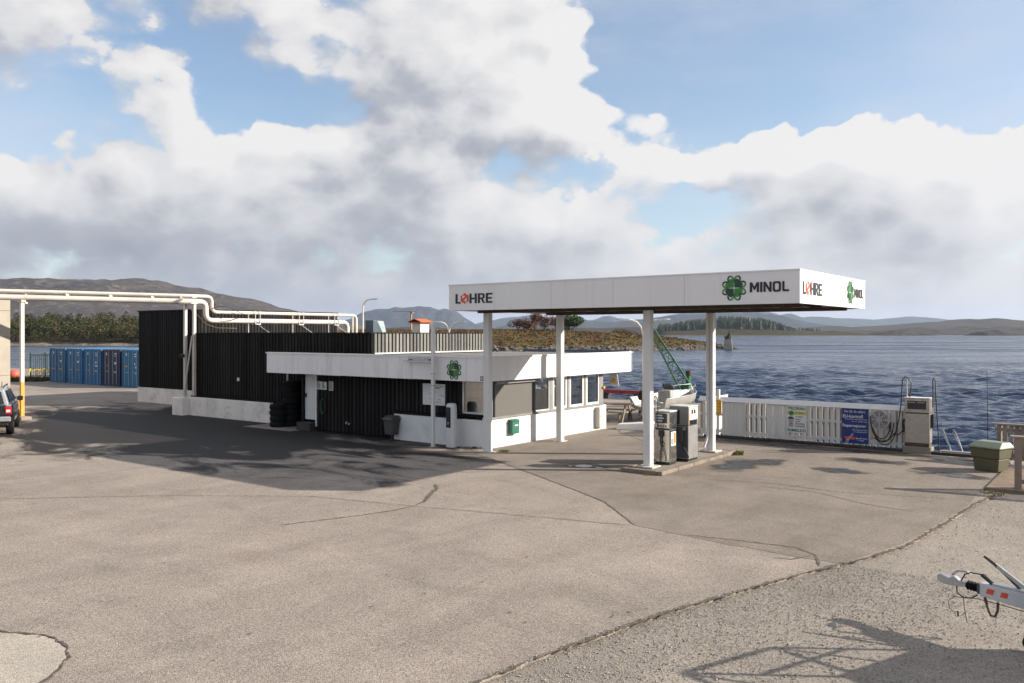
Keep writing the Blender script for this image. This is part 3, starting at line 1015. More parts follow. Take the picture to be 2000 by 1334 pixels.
ridge('island', 2700, 120, [(1784, 656), (1800, 652), (1815, 652), (1825, 656)], M['hill_brown'], .25, 'tiny low skerry right of the brown one', 10, nx=40, ny=12)
ridge('island', 2600, 200, [(1895, 656), (1912, 649), (1940, 645), (1965, 649), (2000, 652), (2060, 650), (2120, 656)], M['hill_brown'], .25, 'flat dark skerry on the far right', 11, nx=70, ny=14)


# heath headland with the statue at its tip
def heath_h(X, Y):
    # X right of the axis, Y along it
    front = 262 + .00045 * (X - 10) ** 2 + 6 * fbm(X / 22, 3.3, 0) + max(0, X - 20) * .55
    back = 430 + 14 * fbm(X / 40, 9.1, 0) - max(0, X - 20) * 1.75
    tipd = 79 - X + 3 * fbm(Y / 12, 7.7, 0)
    d = min(Y - front, (back - Y) * .8, tipd * 1.3, X + 120)
    if d < -6:
        return SEA - 2.5
    plat = 6.1 - max(0, (X - 15)) * .047 + .9 * fbm(X / 45, Y / 30, 2)
    k = 1 - math.exp(-max(d + 1.5, 0) / 15)
    k2 = min(1, max(0, (d + 2) / 4))
    return SEA - .6 + (plat + .9) * k * k2 + .55 * k2 * fbm(X / 5, Y / 5, 5) * (1 if d < 8 else .35) + .4 * k2


def heath():
    xs = np.arange(-130, 86, 1.6)
    ys = np.concatenate([np.arange(246, 330, 1.5), np.arange(330, 450, 4.0)])
    vs = [tuple(cw(x, y, heath_h(x, y))) for y in ys for x in xs]
    n = len(xs)
    fs = [(j * n + i, j * n + i + 1, (j + 1) * n + i + 1, (j + 1) * n + i) for j in range(len(ys) - 1) for i in range(n - 1)]
    tag(obj('headland', MB().add(vs, fs), M['heath'], fix=False), 'rust-brown heath headland with a rocky shore', kind='structure')
    # heather and grass tussocks
    rnd = random.Random(5)
    vs, fs = [], []
    cnt = 0
    while cnt < 13000:
        X, Y = rnd.uniform(-60, 76), rnd.uniform(262, 400)
        h = heath_h(X, Y)
        if h < SEA + 1.3:
            continue
        cnt += 1
        s = rnd.uniform(.12, .34)
        for q in range(3):
            a = rnd.uniform(0, 6.28)
            b = len(vs)
            dx, dy = math.cos(a) * s, math.sin(a) * s
            ox, oy = rnd.uniform(-.4, .4), rnd.uniform(-.4, .4)
            vs += [tuple(cw(X + ox - dx, Y + oy - dy, h - .1)), tuple(cw(X + ox + dx, Y + oy + dy, h - .1)), tuple(cw(X + ox + dx * .5, Y + oy + dy * .5, h + s * rnd.uniform(.6, 1.2))), tuple(cw(X + ox - dx * .6, Y + oy - dy * .6, h + s * rnd.uniform(.6, 1.2)))]
            fs.append((b, b + 1, b + 2, b + 3))
    tag(obj('heather', MB().add(vs, fs), M['tuft'], fix=False), 'brown heather and grass tussocks on the headland', 'heather', kind='stuff')
    # shore rocks
    vs, fs = [], []
    cnt = 0
    ico = [(0, 0, 1), (.9, 0, .4), (.28, .85, .4), (-.72, .53, .4), (-.72, -.53, .4), (.28, -.85, .4), (.72, .53, -.4), (-.28, .85, -.4), (-.9, 0, -.4), (-.28, -.85, -.4), (.72, -.53, -.4)]
    icf = [(0, 1, 2), (0, 2, 3), (0, 3, 4), (0, 4, 5), (0, 5, 1), (1, 6, 2), (2, 7, 3), (3, 8, 4), (4, 9, 5), (5, 10, 1), (6, 7, 2), (7, 8, 3), (8, 9, 4), (9, 10, 5), (10, 6, 1)]
    while cnt < 1000:
        X, Y = rnd.uniform(-60, 83), rnd.uniform(255, 330)
        h = heath_h(X, Y)
        if not (SEA - .4 < h < SEA + 1.5):
            continue
        cnt += 1
        s = rnd.uniform(.2, .7)
        sx, sy, sz = rnd.uniform(.7, 1.4), rnd.uniform(.7, 1.4), rnd.uniform(.4, .8)
        b = len(vs)
        c = cw(X, Y, h + .1)
        for p in ico:
            j = rnd.uniform(.75, 1.2)
            vs.append((c.x + p[0] * s * sx * j, c.y + p[1] * s * sy * j, c.z + p[2] * s * sz * j))
        fs += [tuple(i + b for i in f) for f in icf]
    m = leaf_mat('shore_rock', ((.085, .074, .062), (.055, .048, .042), (.20, .175, .145)))
    tag(obj('shore_rocks', MB().add(vs, fs), m, fix=False), 'grey boulders along the waterline of the headland', 'rocks', kind='stuff')


heath()


def leaf_cloud(mb, c, rx, ry, rz, n, size, rnd, hollow=.55, flat=False):
    """leaf clumps spread through an ellipsoid"""
    for _ in range(n):
        while True:
            p = Vector((rnd.uniform(-1, 1), rnd.uniform(-1, 1), rnd.uniform(-1, 1)))
            if hollow < p.length < 1:
                break
        q = Vector((c[0] + p.x * rx, c[1] + p.y * ry, c[2] + p.z * rz))
        d = Vector((rnd.gauss(0, 1), rnd.gauss(0, 1), rnd.gauss(0, .7))).normalized()
        e = d.cross(Vector((rnd.gauss(0, 1), rnd.gauss(0, 1), rnd.gauss(0, 1)))).normalized()
        s = size * rnd.uniform(.5, 1.3)
        mb.add([q - d * s - e * s * .4, q + d * s * .3 - e * s * .7, q + d * s + e * s * .3, q - d * s * .2 + e * s * .7], [(0, 1, 2, 3)])


def woods():
    """wooded shore on the left, about 400 m off"""
    rnd = random.Random(21)
    def hh(X, Y):
        d = Y - (392 + 5 * fbm(X / 18, 1.1, 0))
        if d < -3:
            return SEA - 2
        return SEA - .5 + min(9.5, 1.2 * (1 - math.exp(-max(d, 0) / 3)) + .085 * max(d, 0)) + .6 * fbm(X / 8, Y / 8, 3)
    xs = np.arange(-330, -110, 2.5)
    ys = np.arange(384, 520, 2.5)
    n = len(xs)
    vs = [tuple(cw(x, y, hh(x, y))) for y in ys for x in xs]
    fs = [(j * n + i, j * n + i + 1, (j + 1) * n + i + 1, (j + 1) * n + i) for j in range(len(ys) - 1) for i in range(n - 1)]
    tag(obj('wooded_shore', MB().add(vs, fs), M['wood_floor'], fix=False), 'rocky wooded shore behind the containers', kind='structure')
    a, b, c = MB(), MB(), MB()
    for i in range(620):
        Y = 397 + rnd.random() ** 1.3 * 95
        X = rnd.uniform(-.66, -.40) * Y
        g = hh(X, Y)
        kind = rnd.random()
        h = rnd.uniform(5.5, 10.0)
        p = cw(X, Y, g)
        if kind < .68:
            for k in range(3):
                leaf_cloud(a, (p.x + rnd.uniform(-.8, .8), p.y + rnd.uniform(-.8, .8), g + h * (.45 + .2 * k)), 1.9 - .3 * k, 1.9 - .3 * k, 1.2, 42, .38, rnd, .35)
        else:
            leaf_cloud(b, (p.x, p.y, g + h * .5), 1.8, 1.8, h * .4, 80, .32, rnd, .3)
        if i % 2 == 0:
            c.tube([(p.x, p.y, g - .3), (p.x + rnd.uniform(-.3, .3), p.y, g + h * .8)], .12, 4, .05)
    tag(obj('pine_wood', a, M['leaf_pine'], fix=False), 'dense green pine wood on the left shore', 'wood', kind='stuff')
    tag(obj('birch_wood', b, M['leaf_brown'], fix=False), 'brown autumn birches among the pines on the left', 'wood', kind='stuff')
    tag(obj('tree_trunks', c, M['bark'], fix=False), 'thin trunks in the wood on the left shore', 'wood', kind='stuff')


woods()


def spruces():
    rnd = random.Random(31)
    mb = MB()
    def spruce(p, h, r):
        for k in range(4):
            z0 = p.z + h * (.08 + .22 * k)
            z1 = p.z + h * min(1, .45 + .2 * k)
            rr = r * (1 - .22 * k)
            n = 6
            vs = [(p.x + rr * rnd.uniform(.6, 1.25) * math.cos(6.283 * q / n), p.y + rr * rnd.uniform(.6, 1.25) * math.sin(6.283 * q / n), z0 - rnd.uniform(0, .08) * h) for q in range(n)] + [(p.x, p.y, z1)]
            mb.add(vs, [(q, (q + 1) % n, n) for q in range(n)])
    prof_x = [1285, 1310, 1340, 1380, 1420, 1460, 1490, 1510, 1535, 1555]
    prof_y = [631, 632, 624, 620, 617, 619, 620, 626, 634, 641]
    for i in range(1100):
        px = rnd.uniform(1285, 1555)
        Y = 2150 + rnd.uniform(-95, 60)
        top = CAM.z + (652 - np.interp(px, prof_x, prof_y)) * Y / 1640
        X = (px - 1000) / 1640 * Y
        frac = 1 if rnd.random() < .35 else rnd.uniform(.45, .95)
        gz = 2 + (top - 2) * .35 * frac
        h = max(5, (top * frac * rnd.uniform(.9, 1.05)) - gz)
        spruce(cw(X, Y, gz - 2), h + 2, rnd.uniform(4.0, 7.5))
    for i in range(26):
        px = rnd.choice([1575, 1580, 1590]) + rnd.uniform(-14, 14)
        Y = 2200
        spruce(cw((px - 1000) / 1640 * Y, Y, 6), rnd.uniform(10, 16), 4)
    tag(obj('spruce_wood', mb, M['leaf_spruce'], fix=False), 'dark spruce wood covering the island across the bay', 'wood', kind='stuff')


spruces()


def shrub(name, label, cat, px, Y, h, wd, mat, n, size, group=None, bare=True, seed=0, z=None):
    rnd = random.Random(seed)
    X = (px - 1000) / 1640 * Y
    g = heath_h(X, Y) if z is None else z
    wd *= 1.55
    root = thing(name, label, cat, cw(X, Y, g - .1), rnd.uniform(0, 6), group)
    crown = MB()
    for k in range(7):
        a = rnd.uniform(0, 6.28)
        rr = rnd.uniform(0, .55) * wd
        leaf_cloud(crown, (rr * math.cos(a), rr * math.sin(a), h * rnd.uniform(.45, .8)), wd * rnd.uniform(.3, .5), wd * rnd.uniform(.3, .5), h * rnd.uniform(.18, .3), n // 7, size, rnd, .2)
    obj('crown', crown, mat, root, fix=False)
    tr = MB()
    for k in range(9 if bare else 4):
        a = rnd.uniform(0, 6.28)
        rr = rnd.uniform(.2, .6) * wd
        tr.tube([(0, 0, -.3), (rr * .35 * math.cos(a), rr * .35 * math.sin(a), h * .45), (rr * math.cos(a), rr * math.sin(a), h * rnd.uniform(.75, 1.0))], .09, 5, .02)
    obj('trunk', tr, M['bark'], root, fix=False)


for i, (px, Y, h, wd, lab) in enumerate([
        (1012, 318, 5.6, 3.4, 'round rust-brown shrub on the headland just right of the slatted parapet'),
        (1046, 312, 8.2, 3.2, 'tall bare reddish shrub left of the second canopy column'),
        (1064, 316, 7.0, 3.0, 'bare reddish shrub close beside the tall one left of the canopy column'),
        (1085, 322, 5.4, 3.0, 'low brown shrub touching the second canopy column'),
        (1030, 300, 4.2, 3.6, 'wide low brown bush in front of the taller shrubs'),
        (1215, 372, 5.2, 7.5, 'wide dark brown thicket on the headland near the double street lamp')]):
    shrub('shrub', lab, 'shrub', px, Y, h, wd, M['leaf_shrub'], 1100, .24, 'shrubs on the headland', True, 40 + i)
shrub('tree', 'round dark green tree on the headland right of the second canopy column', 'tree', 1122, 372, 8.6, 5.2, M['leaf_dark'], 2200, .42, None, False, 60)


def statue():
    Y = 296
    X = (1422 - 1000) / 1640 * Y
    root = thing('statue', 'dark figure statue on a tapered stone pedestal at the tip of the headland', 'statue', cw(X, Y, SEA - .4), R(20))
    obj('pedestal', MB().loft([[(-1.75, -1.5, -1), (1.75, -1.5, -1), (1.75, 1.5, -1), (-1.75, 1.5, -1)], [(-1.15, -1.0, 4.0), (1.15, -1.0, 4.0), (1.15, 1.0, 4.0), (-1.15, 1.0, 4.0)]]), M['stone_base'], root)
    f = MB()
    f.tube([(-.1, 0, 3.9), (0, 0, 4.6), (.25, 0, 5.4), (.45, 0, 6.0), (.55, 0, 6.35)], .62, 8, .26)
    f.lathe([(0, -.34), (.25, -.22), (.33, 0), (.24, .24), (0, .34)], 8, (.62, 0, 6.75))
    f.tube([(.3, 0, 5.8), (-.15, .3, 5.3), (-.55, .2, 4.9)], .2, 6, .13)
    f.tube([(.45, 0, 5.9), (.85, -.3, 5.5), (1.0, -.2, 4.8)], .2, 6, .13)
    f.tube([(-.85, 0, 3.9), (-1.05, 0, 4.9), (-1.3, 0, 5.4)], .32, 6, .08)
    f.tube([(-.6, 0, 3.9), (-.65, 0, 4.7), (-.55, 0, 5.3)], .3, 6, .1)
    f.tube([(.7, 0, 3.9), (.8, 0, 4.5), (1.05, 0, 4.9)], .3, 6, .1)
    obj('figure', f, M['bronze'], root, smooth=True)


statue()

# far tower crane on the other side of the roofs
tcr = thing('tower_crane', 'distant reddish tower crane above the low roof', 'crane', cw(-108, 900, -1))
mb = MB()
mb.obox((0, 0, 0), (0, 0, 28), 1.3, 1.3)
obj('mast', mb, M['crane_yellow'], tcr)
obj('jib', MB().obox((-16, -12, 28.6), (5, 3.75, 28.6), .6, .6), M['crane_yellow'], tcr)
obj('cab', MB().box(.9, -.7, 26.6, 2.4, .7, 28.3), M['crane_yellow'], tcr)

# haze: one even box of air round everything, the sky outside it
hz_m = bpy.data.materials.new('haze')
hz_m.use_nodes = True
hn = hz_m.node_tree
hn.nodes.clear()
hv = hn.nodes.new('ShaderNodeVolumePrincipled')
hv.inputs['Color'].default_value = (.62, .74, .95, 1)
hv.inputs['Density'].default_value = 0.000034
hv.inputs['Anisotropy'].default_value = 0.2
ho = hn.nodes.new('ShaderNodeOutputMaterial')
hn.links.new(hv.outputs[0], ho.inputs['Volume'])
tag(obj('haze', MB().box(-21000, -6000, -8, 16000, 22000, 520), hz_m), 'thin blue haze over the far hills', 'haze', kind='stuff')


# ------------------------------------------------------------------ emblem and lettering builders
def ring_poly(mb, cx_, cy_, a, b, rot, w, z0, z1, t0=0, t1=2 * math.pi, n=22):
    """flat elliptic band"""
    pts = []
    for k in range(n + 1):
        t = t0 + (t1 - t0) * k / n
        for s_ in (0, 1):
            x, y = (a - w * s_) * math.cos(t), (b - w * s_) * math.sin(t)
            pts.append((cx_ + x * math.cos(rot) - y * math.sin(rot), cy_ + x * math.sin(rot) + y * math.cos(rot)))
    vs = [(p[0], p[1], z0) for p in pts] + [(p[0], p[1], z1) for p in pts]
    o = len(pts)
    fs = []
    for k in range(n):
        a0, a1, b0, b1 = 2 * k, 2 * k + 2, 2 * k + 1, 2 * k + 3
        fs += [(a0 + o, a1 + o, b1 + o, b0 + o), (a0, b0, b1, a1), (a0, a1, a1 + o, a0 + o), (b0, b0 + o, b1 + o, b1)]
    mb.add(vs, fs)


def clover(parent, loc, rot, Rr, name='emblem', sx=1.0):
    """four-leaf emblem: eight looped petals round four leaf hearts"""
    e_ = link(name, None, parent, loc, rot, (sx, 1, 1))
    g, d = MB(), MB()
    for k in range(8):
        a = R(22.5 + 45 * k)
        c0 = (.665 * Rr * math.cos(a), .665 * Rr * math.sin(a))
        ring_poly(g, c0[0], c0[1], .335 * Rr, .262 * Rr, a, .10 * Rr, .002, .010, t0=0 if k % 2 else math.pi, t1=math.pi if k % 2 else 2 * math.pi)
        ring_poly(d, c0[0], c0[1], .335 * Rr, .262 * Rr, a, .115 * Rr, .001, .008, t0=math.pi if k % 2 else 0, t1=2 * math.pi if k % 2 else math.pi)
    for k in range(4):
        a = R(45 + 90 * k)
        hp = []
        for (r_, t_) in ((.06, 0), (.30, -39), (.55, -40), (.70, -31), (.74, -20), (.68, -8), (.56, 0), (.68, 8), (.74, 20), (.70, 31), (.55, 40), (.30, 39)):
            tt = a + R(t_)
            hp.append((r_ * Rr * math.cos(tt), r_ * Rr * math.sin(tt)))
        (g if k % 2 else d).prism(hp, .003, .012)
    link('green_leaf', g.mesh('green_leaf', M['em_green']), e_)
    link('dark_leaf', d.mesh('dark_leaf', M['em_dark']), e_)
    return e_


def hexmark(parent, loc, rot, w, h):
    """orange-red hexagon standing for the letter, cut by a slanted white notch"""
    e_ = link('letter_mark', None, parent, loc, rot)
    hx = [(.5, 0), (1, .25), (1, .75), (.5, 1), (0, .75), (0, .25)]
    mb = MB().prism([(x * w, y * h) for x, y in hx], 0, .006)
    link('hexagon', mb.mesh('hexagon', M['letter_red']), e_)
    n = MB()
    n.prism([(.22 * w, .74 * h), (.60 * w, .74 * h), (.22 * w, .45 * h)], .004, .009)
    n.prism([(.76 * w, .55 * h), (.76 * w, .12 * h), (.62 * w, .05 * h), (.66 * w, .26 * h), (.36 * w, .26 * h)], .004, .009)
    n.prism([(.18 * w, .84 * h), (.30 * w, .90 * h), (.34 * w, .80 * h), (.24 * w, .76 * h)], .004, .009)
    link('notch', n.mesh('notch', M['letter_white']), e_)
    return e_


def lohre(parent, loc, rot, w, h):
    """word of four black letters and the hexagon"""
    e_ = link('lettering', None, parent, loc, rot)
    def blk(rects, x0, wd):
        mb = MB()
        for q in rects:
            mb.prism([(x0 + px * wd, py * h) for px, py in q], 0, .008)
        return mb
    u = w / 5.05
    L = [[(0, 0), (.3, 0), (.3, 1), (0, 1)], [(.302, 0), (.75, 0), (.75, .17), (.302, .17)]]
    Hh = [[(0, 0), (.28, 0), (.28, 1), (0, 1)], [(.72, 0), (1, 0), (1, 1), (.72, 1)], [(.282, .41), (.718, .41), (.718, .58), (.282, .58)]]
    Rr = [[(0, 0), (.28, 0), (.28, 1), (0, 1)], [(.282, 1), (.62, 1), (.86, .93), (.94, .72), (.86, .5), (.66, .42), (.282, .42), (.282, .56), (.56, .56), (.66, .62), (.68, .72), (.64, .81), (.54, .85), (.282, .85)], [(.42, .418), (.66, .418), (.99, 0), (.69, 0)]]
    E_ = [[(0, 0), (.28, 0), (.28, 1), (0, 1)], [(.282, 0), (.86, 0), (.86, .17), (.282, .17)], [(.282, .42), (.78, .42), (.78, .58), (.282, .58)], [(.282, .83), (.86, .83), (.86, 1), (.282, 1)]]
    for glyph, x0, wd in ((L, 0, u * .95), (Hh, 1.95 * u, u), (Rr, 3.1 * u, u), (E_, 4.18 * u, u)):
        mb = blk(glyph, x0, wd)
        link('letter', mb.mesh('letter', M['letter_black']), e_)
    hexmark(e_, (.74 * u, -.04 * h, 0), (0, 0, 0), 1.08 * u, 1.12 * h)
    return e_


def minol(parent, loc, rot, w, h):
    e_ = link('lettering', None, parent, loc, rot)
    o1 = [(.5 + .5 * math.copysign(abs(math.cos(t)) ** .6, math.cos(t)), .5 + .52 * math.copysign(abs(math.sin(t)) ** .6, math.sin(t))) for t in [2 * math.pi * k / 24 for k in range(24)]]
    glyphs = [([[(0, 0), (.25, 0), (.25, 1), (0, 1)], [(.75, 0), (1, 0), (1, 1), (.75, 1)], [(.252, 1), (.252, .62), (.42, .25), (.58, .25), (.748, .62), (.748, 1), (.5, .52)]], 0, 1.22),
              ([[(0, 0), (1, 0), (1, 1), (0, 1)]], 1.36, .30),
              ([[(0, 0), (.27, 0), (.27, 1), (0, 1)], [(.73, 0), (1, 0), (1, 1), (.73, 1)], [(.272, 1), (.272, .62), (.728, 0), (.728, .38)]], 1.80, 1.06),
              ([[(0, .18), (0, .82), (.07, .95), (.22, 1.02), (.78, 1.02), (.93, .95), (1, .82), (1, .52), (.74, .52), (.74, .74), (.66, .83), (.34, .83), (.26, .74), (.26, .52), (.26, .26), (.34, .17), (.66, .17), (.74, .26), (.74, .518), (1, .518), (1, .18), (.93, .05), (.78, -.02), (.22, -.02), (.07, .05)]], 3.0, 1.06),
              ([[(0, .16), (0, 1), (.33, 1), (.33, .27), (.42, .19), (1, .19), (1, 0), (.2, 0), (.06, .05)]], 4.22, .84)]
    u = w / 5.06
    for gl_, x0, wd in glyphs:
        mb = MB()
        for q in gl_:
            mb.prism([((x0 + a * wd) * u, b * h) for a, b in q], 0, .008)
        link('letter', mb.mesh('letter', M['letter_black']), e_)
    return e_


# ------------------------------------------------------------------ canopy over the pumps
CX0, CX1, CY0, CY1, CZ0, CZ1 = .06, 10.70, -1.82, 3.82, 4.403, 5.165
can = thing('station_canopy', 'flat white filling station canopy on four square columns', 'canopy', (3.5, 1.2, 0))
CO = Vector((3.5, 1.2, 0))


def cbox_(name, a, b, mat, par=can, bevel=0):
    return obj(name, MB().box(a[0] - CO.x, a[1] - CO.y, a[2], b[0] - CO.x, b[1] - CO.y, b[2]), mat, par, bevel=bevel)


cuts = [CX0, 1.83, 3.82, 5.80, 7.83, CX1]
for i in range(5):
    cbox_('fascia_panel', (cuts[i] + (.004 if i else 0), CY0, CZ0), (cuts[i + 1] - (.004 if i < 4 else 0), CY0 + .05, CZ1), M['canopy_white'])
    cbox_('fascia_panel', (cuts[i] + (.004 if i else 0), CY1 - .05, CZ0), (cuts[i + 1] - (.004 if i < 4 else 0), CY1, CZ1), M['canopy_white'])
ycuts = [CY0 + .051, 1.25, CY1 - .051]
for i in range(2):
    cbox_('fascia_panel', (CX1 - .05, ycuts[i] + .003, CZ0), (CX1, ycuts[i + 1] - .003, CZ1), M['canopy_white'])
    cbox_('fascia_panel', (CX0, ycuts[i] + .003, CZ0), (CX0 + .05, ycuts[i + 1] - .003, CZ1), M['canopy_white'])
mb = MB()
for (x0, y0, x1, y1) in ((CX0 - .015, CY0 - .015, CX1 + .015, CY0 + .06), (CX0 - .015, CY1 - .06, CX1 + .015, CY1 + .015), (CX0 - .015, CY0 + .06, CX0 + .06, CY1 - .06), (CX1 - .06, CY0 + .06, CX1 + .015, CY1 - .06)):
    mb.box(x0 - CO.x, y0 - CO.y, CZ1 + .001, x1 - CO.x, y1 - CO.y, CZ1 + .03)
obj('top_flashing', mb, M['canopy_white'], can)
cbox_('roof_deck', (CX0 + .055, CY0 + .055, CZ1 - .14), (CX1 - .055, CY1 - .055, CZ1 - .06), M['roof_felt'])
cbox_('soffit', (CX0 + .055, CY0 + .055, CZ0 + .10), (CX1 - .055, CY1 - .055, CZ0 + .14), M['soffit'])
for k in range(12):
    x = CX0 + .5 + k * .89
    cbox_('soffit_rib', (x, CY0 + .06, CZ0 + .05), (x + .06, CY1 - .06, CZ0 + .098), M['soffit'])
for y in (-.72, 3.05):
    cbox_('beam', (CX0 + .3, y - .09, CZ0 - .06), (CX1 - .3, y + .09, CZ0 + .048), M['beam_rust'])
COLS = [(.62, -.62), (.92, 3.0), (6.30, -.80), (6.42, 3.05)]
for i, (x, y) in enumerate(COLS):
    z0 = 0.0 if i < 2 else .10
    c = cbox_('column', (x - .105, y - .105, z0 + .02), (x + .105, y + .105, CZ0 - .062), M['col_white'], bevel=.012)
    if i < 2:
        obj('base_plate', MB().box(x - .19 - CO.x, y - .19 - CO.y, .004, x + .19 - CO.x, y + .19 - CO.y, .019), M['rust_plate'], c)
    else:
        obj('base_plate', MB().box(x - .25 - CO.x, y - .25 - CO.y, z0 + .001, x + .25 - CO.x, y + .25 - CO.y, z0 + .045), M['rust_plate'], c, bevel=.008)
dp = MB()
x, y = COLS[3]
dp.tube([(x - .05 - CO.x, y - .15 - CO.y, 4.3), (x - .05 - CO.x, y - .15 - CO.y, .7), (x - .05 - CO.x, y - .16 - CO.y, .55), (x - .11 - CO.x, y - .26 - CO.y, .25)], .04, 10)
obj('downpipe', dp, M['col_white'], can, smooth=True)
lohre(can, (.33 - CO.x, CY0 - .004 - CO.y, 4.612), FRONT, 1.42, .29)
clover(can, (9.13 - CO.x, CY0 - .004 - CO.y, 4.80), FRONT, .32)
minol(can, (9.52 - CO.x, CY0 - .004 - CO.y, 4.685), FRONT, .93, .235)
lohre(can, (CX1 + .004 - CO.x, -1.62 - CO.y, 4.62), SIDE, 1.44, .30)
clover(can, (CX1 + .004 - CO.x, 2.32 - CO.y, 4.81), SIDE, .32)
minol(can, (CX1 + .004 - CO.x, 2.70 - CO.y, 4.69), SIDE, .90, .235)

# ------------------------------------------------------------------ kiosk
ki = thing('kiosk', 'low white-fronted filling station kiosk with black plank walls and flat roof', 'building', (0, 0, 0))
FX0, FX1, FY0, FY1, FZ0, FZ1 = -10.53, .45, -.55, 9.0, 2.185, 2.93
WX = .15     # right wall plane
# fascia panels, front
fc = [FX0, -9.83, -8.63, -7.49, -6.25, -5.08, -3.89, -2.69, -1.72, -.31, FX1]
for i in range(10):
    box('fascia_panel', (fc[i] + .004, FY0, FZ0 + random.uniform(-.006, .006)), (fc[i + 1] - .004, FY0 + .04, FZ1), M['white_panel'], ki)
fy = [FY0 + .041, .59, 1.84, 3.07, 4.25, 5.46, 6.65, 7.85, FY1]
for i in range(8):
    box('fascia_panel', (FX1 - .04, fy[i] + .004, FZ0), (FX1, fy[i + 1] - .004, FZ1), M['white_panel'], ki)
box('fascia_panel', (FX0, FY0 + .045, FZ0), (FX0 + .04, .78, FZ1), M['white_panel'], ki)
mb = MB()
mb.box(FX0 - .03, FY0 - .03, FZ1 + .002, FX1 + .03, FY0 + .10, FZ1 + .055)
mb.box(FX1 - .10, FY0 + .102, FZ1 + .002, FX1 + .03, FY1 + .03, FZ1 + .055)
obj('roof_edge', mb, M['white_panel'], ki)
mb = MB()
mb.box(FX0 + .05, FY0 + .05, FZ1 - .12, FX1 - .05, .75, FZ1 - .02)
mb.box(-5.9, .752, FZ1 - .12, FX1 - .05, FY1 - .01, FZ1 - .02)
obj('roof', mb, M['roof_felt'], ki)
mb = MB()
mb.box(FX0 + .05, FY0 + .05, FZ0 + .06, FX1 - .05, -.002, FZ0 + .09)
mb.box(WX + .002, -.001, FZ0 + .06, FX1 - .05, 7.4, FZ0 + .09)
mb.box(-5.9, 7.45, FZ0 + .06, FX1 - .05, FY1 - .01, FZ0 + .09)
obj('soffit', mb, M['soffit'], ki)
box('roof_kerb', (-4.9, FY1 - .12, FZ1 + .003), (FX1 - .11, FY1 + .02, FZ1 + .10), M['hatch_grey'], ki)
# front wall: black board behind, battens proud of it
box('wall', (-8.22, .03, .02), (-4.05, .12, FZ0 + .05), M['black_board'], ki)
box('wall', (-4.05, .03, .93), (-.96, .12, FZ0 + .05), M['black_board'], ki)
bat = MB().box(-.055, -.028, 0, .055, 0, 1).mesh('batten', M['black_wood'], bevel=.006)


def battens(parent, x0, x1, y, z0, z1, pitch=.19, axis='x', mesh=None, jit=.01, skip=()):
    n = int(abs(x1 - x0) / pitch)
    for k in range(n):
        p = x0 + (k + .5) * (x1 - x0) / n
        if any(a < p < b for a, b in skip):
            continue
        loc = (p + random.uniform(-.004, .004), y, z0 + random.uniform(-jit, jit)) if axis == 'x' else (y, p + random.uniform(-.004, .004), z0 + random.uniform(-jit, jit))
        rz = 0 if axis == 'x' else R(90)
        link('batten', mesh or bat, parent, loc, (random.uniform(-.001, .001), random.uniform(-.003, .003), rz), (1, 1, z1 - z0))


battens(ki, -8.22, -4.05, .03, .05, FZ0 + .04)
battens(ki, -4.05, -1.0, .03, 1.02, FZ0 + .04)
# white base wall
box('base_wall', (-4.03, -.07, -.02), (-.05, .10, .905), M['white_render'], ki, bevel=.008)
box('corner_wall', (-.048, -.07, -.02), (WX, .10, 1.0), M['white_render'], ki)
box('cap_strip', (-4.05, -.09, .907), (-.97, .028, .96), M['black_wood'], ki)
# front window
def window(parent, axis, p, a0, a1, z0, z1, fw=.06, frame=None, sill=True, dep=.07):
    frame = frame or M['frame_white']
    def bb(u0, w0, zz0, u1, w1, zz1):
        return (u0, w0, zz0, u1, w1, zz1) if axis == 'x' else (w0, u0, zz0, w1, u1, zz1)
    s = -1 if axis == 'x' else 1
    f = MB()
    f.box(*bb(a0, p, z0, a0 + fw, p + s * dep, z1))
    f.box(*bb(a1 - fw, p, z0, a1, p + s * dep, z1))
    f.box(*bb(a0 + fw, p, z0, a1 - fw, p + s * dep, z0 + fw))
    f.box(*bb(a0 + fw, p, z1 - fw, a1 - fw, p + s * dep, z1))
    w_ = obj('window', f, frame, parent, bevel=.006)
    obj('pane', MB().box(*bb(a0 + fw, p + s * .02, z0 + fw, a1 - fw, p + s * .028, z1 - fw)), M['glass'], w_)
    return w_


window(ki, 'x', .05, -.93, .02, 1.08, 2.17)
box('window_board', (-.97, -.10, .985), (.10, .045, 1.07), M['black_wood'], ki)
box('corner_post', (.022, -.02, 1.001), (WX + .02, .12, FZ0 + .05), M['frame_grey'], ki)
box('wall_strip', (-1.03, -.012, .962), (-.935, .029, FZ0 + .05), M['black_wood'], ki)
# right wall
box('base_wall', (WX - .16, .102, -.25), (WX, 7.42, .93), M['white_render'], ki, bevel=.008)
box('sill_band', (WX - .10, .13, .932), (WX + .05, 7.16, 1.0), M['frame_grey'], ki)
for (y0, y1) in ((.13, .24), (3.49, 3.68), (4.62, 4.78), (5.78, 5.94), (6.92, 7.16)):
    box('mullion', (WX - .10, y0, 1.001), (WX + .015, y1, FZ0 + .06), M['frame_grey'], ki)
window(ki, 'y', WX - .07, 2.58, 3.48, 1.002, 2.2, fw=.04)
window(ki, 'y', WX - .07, 3.70, 4.60, 1.002, 2.2, fw=.08)
window(ki, 'y', WX - .07, 4.80, 5.76, 1.002, 2.2, fw=.08)
window(ki, 'y', WX - .07, 5.96, 6.90, 1.002, 2.2, fw=.08)
